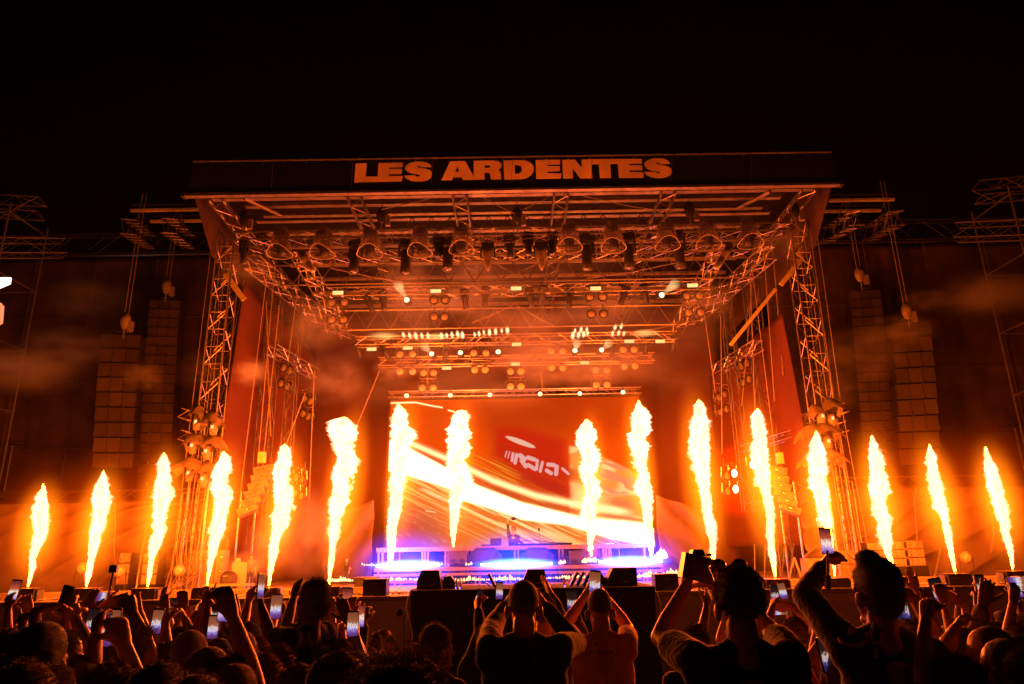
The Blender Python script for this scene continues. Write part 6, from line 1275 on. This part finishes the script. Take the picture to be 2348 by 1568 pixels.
tx = [[(1092, 1262), (1125, 1262)], [(1090, 1274), (1128, 1274)],
 [(1000, 1310), (985, 1318), (985, 1335), (1002, 1340)], [(1058, 1318), (1046, 1322), (1056, 1332), (1046, 1338)], [(1120, 1308), (1120, 1340)], [(1110, 1320), (1130, 1320)], [(1142, 1310), (1142, 1340)], [(1142, 1326), (1155, 1322), (1157, 1340)], [(1172, 1332), (1186, 1328), (1176, 1320), (1168, 1332), (1186, 1340)], [(1200, 1340), (1200, 1322), (1214, 1322), (1214, 1340)],
 [(1135, 1388), (1135, 1415), (1150, 1415)], [(1160, 1400), (1170, 1400), (1170, 1415), (1160, 1415), (1160, 1400)], [(1180, 1400), (1180, 1415), (1190, 1407)], [(1196, 1400), (1204, 1415), (1210, 1398)], [(1228, 1382), (1222, 1405)], [(1221, 1412), (1222, 1414)]]
print_on(persons()[1], 'shirt', [[fz(*q) for q in ln] for ln in tx], .0032, 'ink')
# man with the camera
_, r3, _x = make_person('broad man in dark T-shirt with sunglasses on head aiming a camera', 1683, 1296, 2.75, 0, [('L', (1513, 1462, 2.75), (1572, 1345, 3.0), 'grip', (.9, .4, 0), (.25, .2, .9)), ('R', (1768, 1446, 2.85), (1648, 1350, 3.1), 'grip', (-.6, .6, 0))], 'short', 'hair_brown', top='black', voxel=.0065, hz=6, girth=1.08)
c = P(1600, 1303, 3.02); t = thing('camera', 'black camera with lens held to the eye by broad man', 'camera', c)
MB().box(c, (.135, .075, .10), Matrix.Rotation(R(14), 3, 'Y')).build('body', M['phone_body'], t)
MB().tube(c + Vector((0, .03, 0)), c + Vector((0, .13, .01)), .034, .038, 16).build('lens', M['glass'], t, smooth=True); MB().prism([c + Vector((-.03, -.03, .048)), c + Vector((.03, -.03, .048)), c + Vector((.02, -.03, .075)), c + Vector((-.02, -.03, .075))], (0, .06, 0)).build('viewfinder', M['phone_body'], t); MB().lathe([(.012, 0), (.012, .012)], c + Vector((.05, 0, .048)), 10).build('dial', M['chrome'], t)
g = P(1683, 1301, 2.72); t = thing('sunglasses', 'sunglasses with shiny orange lenses pushed up on the head of broad man', 'sunglasses', g)
for s in (-1, 1):
    MB().lathe([(.001, -.004), (.03, -.002), (.033, .003), (.001, .006)], g + Vector((s * .040, .07, .0)), 12, Matrix.Rotation(R(-70), 3, 'X')).build('lens', M['orange_glass'], t, smooth=True)
    MB().tube(g + Vector((s * .075, .06, 0)), g + Vector((s * .088, -.05, -.045)), .004).build('temple', M['phone_body'], t)
MB().tube(g + Vector((-.012, .075, 0)), g + Vector((.012, .075, 0)), .004).build('bridge', M['phone_body'], t)
# woman with bun, jacket with big painted strokes
pw, r4, _x = make_person('woman with bun in black jacket with red brush strokes, one arm raised', 1996, 1277, 3.0, 0, [('L', (1845, 1366, 3.0), (1884, 1300, 3.1), 'grip', (.8, .4, 0))], 'bun', 'hair_brown', top='black', sleeve='long', voxel=.0065, hz=10)
gr = [[(1953, 1411), (1946, 1430)], [(1952, 1428), (1960, 1415), (1957, 1432), (1946, 1450)], [(1945, 1455), (1965, 1447)], [(1922, 1462), (1928, 1472), (1948, 1480), (1972, 1479), (1988, 1466), (1986, 1450)], [(2007, 1412), (2002, 1430), (1996, 1452), (1998, 1470), (2012, 1476), (2022, 1464), (2021, 1450)], [(2008, 1486), (2006, 1500), (2010, 1508)]]
print_on(pw, 'jacket', gr, .0085, 'graffiti')
p = P(1893, 1240, 3.2); phone(p, 'phone on a stick held high by the woman with bun', (-5, 2, 0), 'red', .72)
t = thing('selfie_stick', 'blue tinted stick under the phone of the woman with bun', 'selfie stick', P(1898, 1350, 3.06)); MB().tube(P(1898, 1352, 3.06), P(1896, 1262, 3.08), .007, .005, 8).build('tube', M['stick'], t); MB().tube(P(1898, 1352, 3.06), P(1898, 1318, 3.06), .012, .012, 8).build('grip', M['stick'], t)
# curly boy on shoulders and the man carrying him
pb, r5, _x = make_person('curly haired boy in black polo riding high on shoulders facing left', 716, 1331, 3.9, 62, [('L', (618, 1456, 3.1), (598, 1388, 3.35), 'grip', (.5, .5, 0)), ('R', (648, 1440, 3.7), (674, 1368, 3.8), 'open', (.3, .8, 0))], 'wavy', 'hair_brown', top='black', voxel=.0065, base=GZ(3.9) + .30, extra='eyes', skin='skin2', nod=4)
phone(P(597, 1342, 3.95), 'phone seen edge on in the raised hand of curly boy', (-4, 6, 78), 'bright', .85)
# big near heads along the bottom
make_person('close dark curly head filling the bottom left of centre', 915, 1508, 1.5, 0, [], 'fuzzy', 'hair_brown', top='black', base=-.1, voxel=.009)
make_person('head in dark peaked cap at the bottom beside the big curly head', 772, 1492, 2.0, 25, [], 'short', 'hair_dark', top='black', hat=('cap', 'black', 1), voxel=.009)
make_person('man with wavy hair looking right, alone before the black riser', 1004, 1434, 4.2, -38, [], 'wavy', 'hair_brown', top='black', hz=-20, voxel=.0075, extra='eyes')
make_person('small child facing us in front of the stage skirt', 895, 1458, 6.6, 180, [], 'short', 'hair_dark', top='red', extra='eyes')
make_person('small child with round hair standing by the stage skirt', 864, 1450, 7.5, 0, [], 'wavy', 'hair_dark', top='navy')
make_person('child in pale cap next to the facing child', 882, 1441, 7.6, -15, [], 'short', 'hair_fair', top='tan', hat=('cap', 'tan', 1))
make_person('fair haired person with glasses on head by the tall microphone', 953, 1473, 5.0, -10, [], 'long', 'hair_fair', top='white')
t = thing('glasses', 'dark glasses on the fair hair near the microphone', 'glasses', P(953, 1477, 4.95)); g = P(953, 1478, 4.93)
for s in (-1, 1): MB().lathe([(.028, 0), (.03, .004)], g + Vector((s * .038, 0, 0)), 12, Matrix.Rotation(R(80), 3, 'X')).build('lens', M['glass'], t); MB().tube(g + Vector((s * .068, 0, 0)), g + Vector((s * .08, .09, -.02)), .004).build('temple', M['phone_body'], t)
make_person('man half hidden right of the bald man with hand at head', 1245, 1358, 4.9, 0, [('R', (1290, 1425, 5.0), (1262, 1362, 5.0), 'open', (-1, 0, 0))], 'short', 'hair_dark', top='navy', sleeve='long')
_, q, _x = make_person('person in dark sleeve reaching up with a phone left of bald man', 1118, 1425, 4.6, 0, [('L', (1112, 1440, 4.8), (1096, 1397, 4.9), 'grip', (.6, .6, 0))], 'short', 'hair_dark', top='black', sleeve='long')
phone(P(1098, 1368, 4.92), 'tilted phone over the black riser, left of the bald man', (-5, 14, 0), 'dark', .62)
phone(P(1311, 1378, 5.2), 'dark phone between bald man and pink shirt man', (-5, 0, 0), 'dark', 1.0)
make_person('person hidden behind the pink shirt man, forearm raised', 1318, 1420, 5.3, 0, [('R', (1322, 1432, 5.4), (1313, 1390, 5.4), 'grip', (.6, .6, 0))], 'short', top='black', sleeve='long')
# cap man right, and the arms around him
_, q, _x = make_person('man in pale backwards cap filming sideways with arms arched', 1817, 1414, 4.9, 0, [('L', (1752, 1415, 5.0), (1771, 1392, 5.2), 'grip', (.6, .5, 0)), ('R', (1872, 1437, 4.9), (1815, 1388, 5.15), 'grip', (-.8, .4, 0), (-1, .2, 0))], 'short', 'hair_dark', top='red', hat=('cap', 'tan', -1), voxel=.0065)
phone(P(1787, 1399, 5.22), 'phone held sideways with bright picture by the cap man', (-5, 0, 0), 'bright', .85, True)
phone(P(1793, 1354, 5.6), 'upright phone above the cap man, right of a pair', (-5, -8, 0), 'bright', .8); phone(P(1775, 1361, 5.7), 'dark upright phone above the cap man, left of a pair', (-5, 2, 0), 'dark', .8)
make_person('dark haired person before the cap man holding a phone high', 1790, 1440, 5.9, 0, [('R', (1812, 1415, 5.8), (1799, 1378, 5.75), 'grip', (-.6, .6, 0)), ('L', (1768, 1420, 5.9), (1774, 1384, 5.8), 'grip', (.6, .6, 0))], 'short', top='black')
make_person('bent elbow in front of the cap man with thin bracelet', 1905, 1490, 3.6, 10, [('L', (1836, 1546, 3.5), (1868, 1487, 3.6), 'relaxed', (1, 0, 0))], 'long', 'hair_fair', top='black')
phone(P(1891, 1500, 3.55), 'small phone low behind the jacket of woman with bun', (-5, -6, 30), 'dark', 1.)
make_person('person behind camera man raising one slim arm with watch', 1590, 1430, 4.4, 0, [('R', (1598, 1450, 4.4), (1619, 1394, 4.5), 'open', (-.5, .8, 0))], 'short', top='black')
# right crowd
make_person('person at right stretching a long bare arm to the left', 2195, 1440, 3.5, 15, [('L', (2150, 1403, 3.6), (2082, 1352, 3.8), 'open', (0, .8, -.5), (-1, .3, .35))], 'short', 'hair_dark', top='black', voxel=.007)
make_person('person raising a horned hand sign right of the bun', 2106, 1408, 5.0, 0, [('R', (2100, 1385, 5.0), (2097, 1338, 5.05), 'horns', (0, 1, 0))], 'short', top='black')
_, q, _x = make_person('dark haired man with wristwatch lifting a black phone', 2205, 1450, 3.7, 0, [('L', (2215, 1415, 3.9), (2166, 1388, 4.0), 'grip', (.3, .8, 0))], 'wavy', top='grey')
phone(P(2150, 1356, 4.0), 'large dark phone tilted left above the right crowd', (-5, -8, 0), 'dark', .92)
make_person('man in black T-shirt with big bent arm and wrist band', 2190, 1500, 2.8, 0, [('L', (2106, 1492, 2.75), (2122, 1420, 2.9), 'fist', (.8, .4, 0))], 'short', top='black', voxel=.0065)
make_person('man with shaved fair head and glasses looking left', 2252, 1430, 3.1, 22, [('L', (2165, 1490, 3.2), (2190, 1440, 3.4), 'relaxed', (.8, .4, 0))], 'buzz', 'hair_fair', top='grey', hz=40, voxel=.0065, extra='eyes')
make_person('man with shaved dark head close at the lower right', 2286, 1457, 2.7, 5, [], 'buzz', 'hair_dark', top='black', voxel=.0065, hz=15)
make_person('person in red cut by the right picture edge', 2338, 1480, 2.6, 10, [], 'short', 'hair_brown', top='red', voxel=.009)
make_person('person pointing left with whole arm at the right', 2240, 1440, 4.6, 0, [('L', (2235, 1385, 4.6), (2206, 1350, 4.7), 'point', (0, 1, 0), (-.8, .2, .5))], 'long', top='black')
_, q, _x = make_person('woman with long hair under the dark upright phone at right', 2262, 1452, 4.2, 0, [('L', (2242, 1420, 4.3), (2243, 1378, 4.4), 'fist', (0, 1, 0))], 'long', top='navy')
make_person('person holding a dark phone near the right flame box', 2275, 1425, 5.2, 0, [('L', (2250, 1395, 5.2), (2245, 1362, 5.2), 'grip', (0, 1, 0))], 'short', top='black'); phone(P(2248, 1342, 5.2), 'dark upright phone high at the right', (-5, 0, 0), 'dark', .95)
_, q, _x = make_person('person at the right edge filming with glowing phone', 2325, 1432, 4.4, 0, [('L', (2318, 1410, 4.5), (2322, 1380, 4.5), 'grip', (0, 1, 0))], 'wavy', 'hair_brown', top='tan'); phone(P(2322, 1358, 4.5), 'glowing phone at the far right above curly head', (-5, 4, 0), 'bright', .75)
phone(P(2338, 1337, 4.6), 'bright blue white phone touching the right picture edge', (-5, 0, 0), 'bright', 1.1, True)
_, q, _x = make_person('man behind the woman with bun holding a phone low', 2072, 1420, 4.4, 0, [('L', (2062, 1430, 4.5), (2064, 1408, 4.5), 'grip', (0, 1, 0))], 'short', top='red'); phone(P(2064, 1392, 4.5), 'dim phone right behind the shoulder of woman with bun', (-5, 0, 0), 'dark', 1.3)
phone(P(2023, 1383, 5.2), 'small blue screen phone beside the neck of woman with bun', (-5, 0, 0), 'bright', .9)
# left crowd
_, q, _x = make_person('person lifting a big glowing phone at lower left', 318, 1545, 2.7, 0, [('R', (306, 1560, 1.9), (283, 1478, 2.05), 'grip', (-.7, .6, 0))], 'short', top='black', base=-.1)
phone(P(254, 1438, 3.0), 'largest glowing phone in lower left, showing the stage', (-4, 0, 0), 'bright', .95)
_, q, _x = make_person('person holding a dim phone up left of the big glowing phone', 172, 1500, 2.7, 0, [('R', (195, 1490, 2.8), (222, 1448, 2.9), 'grip', (.2, .8, 0))], 'short', top='black'); phone(P(213, 1424, 3.6), 'dim phone left of the large glowing phone', (-4, 0, 0), 'dark', .8)
make_person('man in profile with short hair under the raised black phone', 152, 1441, 3.2, -55, [('L', (205, 1466, 3.4), (172, 1416, 3.5), 'relaxed', (-.5, .8, 0))], 'short', 'hair_dark', top='grey', voxel=.0065, hz=-15, extra='eyes')
make_person('person raising a black phone back towards us at left', 128, 1452, 3.6, 0, [('R', (132, 1445, 3.7), (157, 1404, 3.8), 'grip', (-.3, .8, 0))], 'wavy', top='black'); o = phone(P(150, 1372, 3.9), 'black phone back tilted left above the left crowd', (-4, -14, 176), 'dark', .85)
make_person('woman with long dark hair, near head at the left', 108, 1424, 2.5, 0, [], 'long', 'hair_dark', top='black')
make_person('person with hand hanging limp from raised wrist at left', 62, 1448, 3.3, 0, [('R', (68, 1460, 3.4), (81, 1402, 3.5), 'relaxed', (.8, .2, -.4), (.7, .3, .2))], 'short', top='black')
make_person('person with pointing fist at the left picture edge', 30, 1446, 3.8, 0, [('R', (38, 1480, 3.8), (55, 1430, 3.9), 'point', (-.4, .8, 0))], 'wavy', top='red')
make_person('person stretching an arm rightwards towards the thin camera stick', 190, 1440, 4.2, -20, [('R', (196, 1418, 4.2), (232, 1390, 4.35), 'open', (0, .8, -.4), (1, .3, .4))], 'short', top='black')
t = thing('selfie_stick', 'thin dark stick with small camera on its tip over left crowd', 'selfie stick', P(243, 1395, 4.4)); MB().tube(P(243, 1395, 4.4), P(260, 1310, 4.4), .008, .006, 8).build('tube', M['stick'], t); MB().box(P(261, 1304, 4.4), (.045, .025, .045)).build('small_camera', M['phone_body'], t)
make_person('curly haired person right of the largest glowing phone', 310, 1437, 3.1, -8, [('R', (336, 1462, 3.5), (303, 1405, 3.7), 'fist', (-.3, .8, 0))], 'curly', 'hair_brown', top='black')
make_person('person with flat open hand behind the curly head', 322, 1425, 5.4, 0, [('R', (326, 1418, 5.4), (319, 1396, 5.4), 'open', (0, 1, 0))], 'short', top='white')
_, q, _x = make_person('person filming with a bright phone left of the round dark head', 392, 1470, 3.2, 0, [('L', (394, 1500, 3.2), (379, 1442, 3.4), 'grip', (.5, .6, 0))], 'short', top='black'); phone(P(361, 1424, 3.6), 'bright phone with flame picture left of round dark head', (-4, 2, 0), 'bright', .75)
make_person('person with spread fingers up behind the bright phone', 378, 1432, 5.0, 0, [('R', (384, 1420, 5.0), (382, 1400, 5.0), 'open', (0, 1, 0))], 'short', top='black'); phone(P(393, 1397, 5.3), 'small dim phone beside the spread fingers', (-4, 0, 0), 'dark', 1.)
make_person('person with clasped hands above the round dark head', 420, 1440, 4.3, 0, [('L', (405, 1440, 4.4), (414, 1420, 4.5), 'fist', (.8, .3, 0)), ('R', (440, 1440, 4.4), (424, 1420, 4.5), 'fist', (-.8, .3, 0))], 'wavy', top='tan')
make_person('man with round dark cropped head left of long haired woman', 443, 1438, 3.0, 0, [], 'buzz', 'hair_dark', top='black', voxel=.007, skin='skin2')
make_person('woman with long auburn hair lit at her right side', 484, 1481, 2.6, 0, [], 'long', 'hair_brown', top='black')
make_person('young woman in profile pointing to the stage behind the phones', 466, 1398, 6.0, -70, [('L', (455, 1408, 6.0), (455, 1396, 6.0), 'point', (0, 1, 0))], 'long', 'hair_fair', top='red', extra='eyes')
_, q, _x = make_person('person with long bare arm raising a phone with red picture', 540, 1500, 2.6, 0, [('R', (566, 1488, 2.7), (532, 1412, 2.85), 'grip', (-.5, .6, 0))], 'short', 'hair_brown', top='black', voxel=.0065); phone(P(516, 1394, 3.1), 'phone with red and yellow picture on the long bare arm', (-4, 3, 0), 'red', .7)
phone(P(494, 1407, 4.2), 'phone showing a striped list left of the red picture', (-4, 0, 0), 'dark', .95); phone(P(478, 1400, 4.8), 'narrow dim phone far behind the striped one', (-4, 0, 0), 'dark', 1.1); phone(P(489, 1437, 3.8), 'phone with pale blue picture under the striped one', (-4, 0, 0), 'bright', .75)
make_person('person holding the striped phone, only forearm up', 505, 1448, 4.1, 0, [('L', (500, 1450, 4.1), (497, 1428, 4.1), 'grip', (.3, .8, 0))], 'short', top='navy')
make_person('person with open hand next to the red picture phone', 545, 1430, 4.8, 0, [('R', (548, 1415, 4.8), (543, 1400, 4.8), 'open', (0, 1, 0))], 'short', top='white')
make_person('person with dangling hand left of the curly boy', 575, 1425, 4.3, 0, [('L', (565, 1430, 4.3), (569, 1382, 4.4), 'relaxed', (.4, .5, -.5))], 'short', top='black')
phone(P(633, 1390, 4.8), 'small bright phone between the curly boy and his hand', (-4, 0, 0), 'bright', 1.)
make_person('person behind curly boy with phone over the head', 640, 1440, 5.0, 0, [('L', (625, 1440, 5.0), (634, 1406, 4.9), 'grip', (.3, .8, 0)), ('R', (665, 1438, 5.0), (650, 1408, 5.0), 'relaxed', (-.5, .8, 0))], 'short', top='red')
make_person('small head with ribbed short hair below the long bare arm', 583, 1484, 3.9, 10, [], 'buzz', 'hair_brown', top='black')
make_person('dark round head at bottom left near the phone arm', 375, 1517, 2.2, 0, [], 'short', 'hair_dark', top='black')
make_person('lowest dark head between the long haired woman and edge', 455, 1553, 2.0, 0, [], 'wavy', 'hair_brown', top='black')
make_person('near dark head at the bottom left corner', 70, 1525, 2.1, 0, [], 'wavy', 'hair_dark', top='black')
make_person('near head with ear lit at the bottom, second from left', 130, 1520, 2.4, -30, [], 'short', 'hair_dark', top='navy')
make_person('head just left of the cap with dark short hair', 690, 1520, 2.6, 0, [], 'short', 'hair_dark', top='black')
# hands with bottle and phones left of the black riser
_, q, _x = make_person('person holding up a clear bottle left of the microphone', 790, 1465, 3.9, 0, [('L', (800, 1490, 3.9), (783, 1436, 4.0), 'grip', (.4, .8, 0))], 'short', top='black'); bottle(P(778, 1429, 4.0), 'clear water bottle lifted over the crowd', .68, None)
make_person('person with tallest phone left of the microphone', 822, 1478, 4.2, 0, [('L', (812, 1440, 4.2), (801, 1402, 4.3), 'grip', (.2, .8, 0))], 'short', top='navy'); phone(P(794, 1375, 4.3), 'highest phone left of the black riser with striped screen', (-4, 2, 0), 'red', .9)
make_person('person with lowest phone, white picture, left of microphone', 815, 1495, 3.7, 0, [('R', (823, 1515, 3.7), (814, 1452, 3.8), 'grip', (-.3, .8, 0))], 'wavy', top='grey'); phone(P(809, 1430, 3.8), 'bright white picture phone below two others', (-4, 0, 0), 'bright', .8)
make_person('person in dark sleeves with phone nearest to the microphone', 848, 1485, 4.4, 0, [('L', (843, 1468, 4.4), (833, 1431, 4.4), 'grip', (.3, .8, 0))], 'short', top='black', sleeve='long'); phone(P(824, 1411, 4.45), 'phone nearest to the tall microphone', (-4, 0, 0), 'red', .85)
# on the stage
top_z = P(1173, 1251, 21.8).z
make_person('DJ in black top with sunglasses raising one arm behind table', 1176, 1206, 22.9, 180, [('R', (1164.5, 1216, 22.9), (1163.5, 1197, 22.9), 'fist', (0, -1, 0)), ('L', (1190, 1240, 22.9), (1200, 1247, 22.6), 'relaxed', (0, 0, -1))], 'short', 'hair_dark', top='navy', sleeve='long', extra='eyes', base=top_z - .95, hz=-25)
g = P(1177, 1214, 22.77); t = thing('dj_sunglasses', 'dark sunglasses on the face of the DJ', 'sunglasses', g); MB().box(g, (.15, .02, .04)).build('lens_band', M['glass'], t); MB().tube(g + Vector((.07, 0, 0)), g + Vector((.075, .1, 0)), .006).build('temple', M['phone_body'], t)
t = thing('handheld_camera', 'small camera on a stick above the head of DJ', 'camera', P(1177, 1205, 23)); MB().tube(P(1177, 1207, 23), P(1177, 1190, 23), .008).build('stick', M['phone_body'], t); MB().box(P(1177, 1189, 23), (.12, .1, .09)).build('body', M['phone_body'], t); MB().box(P(1177, 1189, 23), (.26, .03, .02)).build('crossbar', M['phone_body'], t); MB().tube(P(1177, 1189, 23), P(1178, 1184, 23), .02).build('mast', M['phone_body'], t)
make_person('crew member with curly hair in smoke by the left tower', 577, 1270, 19.0, 200, [], 'curly', 'hair_brown', top='grey', base=DK, extra='eyes')
make_person('crew member in dark T-shirt with folded arms by the drape', 795, 1280, 21.9, 165, [('R', (795, 1302, 21.8), (806, 1303, 21.7), 'relaxed', (0, 0, -1))], 'buzz', 'hair_dark', top='black', base=DK, extra='eyes')
# ---- more of the crowd
rf_ = random.Random(21)
tops = ['black', 'black', 'navy', 'grey', 'white', 'red', 'tan', 'green', 'blue']
hairs_ = ['short', 'wavy', 'wavy', 'long', 'curly', 'pony']
hc = ['hair_dark', 'hair_brown', 'hair_fair']
HN = {'short': 'short', 'buzz': 'cropped', 'wavy': 'wavy', 'long': 'long', 'curly': 'curly', 'pony': 'ponytailed'}; CN = {'hair_dark': 'dark', 'hair_brown': 'brown', 'hair_fair': 'fair'}
spots = [(12, 1452, 5.2), (92, 1452, 5.0), (140, 1470, 4.3), (232, 1446, 5.2), (262, 1462, 4.2), (282, 1440, 6.0), (345, 1450, 4.6), (352, 1428, 6.2), (432, 1420, 6.4), (500, 1462, 3.5), (525, 1440, 4.4), (560, 1448, 4.0), (600, 1460, 4.3), (610, 1500, 3.2), (640, 1480, 3.4), (205, 1520, 2.6), (255, 1525, 2.4), (545, 1520, 2.4), (20, 1500, 2.8), (690, 1470, 4.2), (735, 1482, 3.9),
 (1720, 1440, 5.4), (1745, 1455, 4.6), (1855, 1452, 5.3), (1925, 1440, 5.6), (2085, 1440, 4.2), (2130, 1432, 5.6), (2170, 1430, 6.0), (2215, 1420, 6.0), (2300, 1425, 5.6), (2325, 1455, 3.6), (2120, 1520, 2.9), (2060, 1470, 4.0), (2290, 1400, 7.0), (2340, 1410, 6.2), (1950, 1480, 4.0)]
acts = [('open', 'open hand raised'), ('fist', 'fist up'), ('open2', 'both hands up'), ('phone', 'phone held up'), ('point', 'finger pointing up'), ('none', 'arms down'), ('open', 'arm swung up'), ('phone', 'phone lifted high')]
used = set()
for i, (u, v, Y) in enumerate(spots):
    act, txt = acts[(i * 5 + 2) % 8]
    if Y < 3.6: act, txt = 'none', 'arms down'
    if act == 'phone' and Y < 4.9: act, txt = 'open', 'open hand up'
    k = 1600 / Y * .9; hz_ = hairs_[(i * 7) % 6]; hcc = hc[(i * 3 + i // 5) % 3]; tp = tops[(i * 4 + 1) % 9]
    s = rf_.choice((-1, 1)); sd_ = 'L' if s < 0 else 'R'; arms = []
    if act != 'none':
        hgt = rf_.uniform(.14, .30); eu, ev = u + s * .27 * k, v + rf_.uniform(.0, .14) * k; wu, wv = u + s * rf_.uniform(.12, .26) * k, v - hgt * k
        arms = [(sd_, (eu, ev, Y), (wu, wv, Y + .08), {'open': 'open', 'open2': 'open', 'phone': 'grip', 'fist': 'fist', 'point': 'point'}[act], (-.3 * s, .9, 0))]
        if act == 'open2': arms.append(('R' if s < 0 else 'L', (u - s * .28 * k, v + .08 * k, Y), (u - s * .2 * k, v - .2 * k, Y + .1), 'open', (.3 * s, .9, 0)))
    where = ('left ' if u < 1173 else 'right ') + ('far back' if Y > 5.5 else 'by the barrier' if Y > 4.5 else 'middle rows' if Y > 3.3 else 'close to us')
    lb = f'{HN[hz_]} {CN[hcc]} haired person in {tp}, {txt}, {where}'
    if lb in used: lb += ' edge'
    used.add(lb)
    t_, q, _x = make_person(lb, u, v, Y, rf_.uniform(-14, 14), arms, hz_, hcc, top=tp, sleeve=rf_.choice(['short', 'short', 'none', 'long']), voxel=.0085, skin=rf_.choice(['skin', 'skin2', 'skin']), hz=rf_.uniform(-15, 15))
    if act == 'phone': hold(q, sd_, f'phone held by the {HN[hz_]} {CN[hcc]} haired person in {tp} {"at left" if u < 1173 else "at right"}', ['dark', 'red', 'bright'][i % 3], rf_.uniform(-12, 12), 0, i % 5 == 0, up=.09)
for o in C.objects:
    if o.type == 'MESH' and o.data.materials and o.data.materials[0] and o.data.materials[0].name.startswith(('burning', 'glowing', 'faint', 'blue glow')): pass
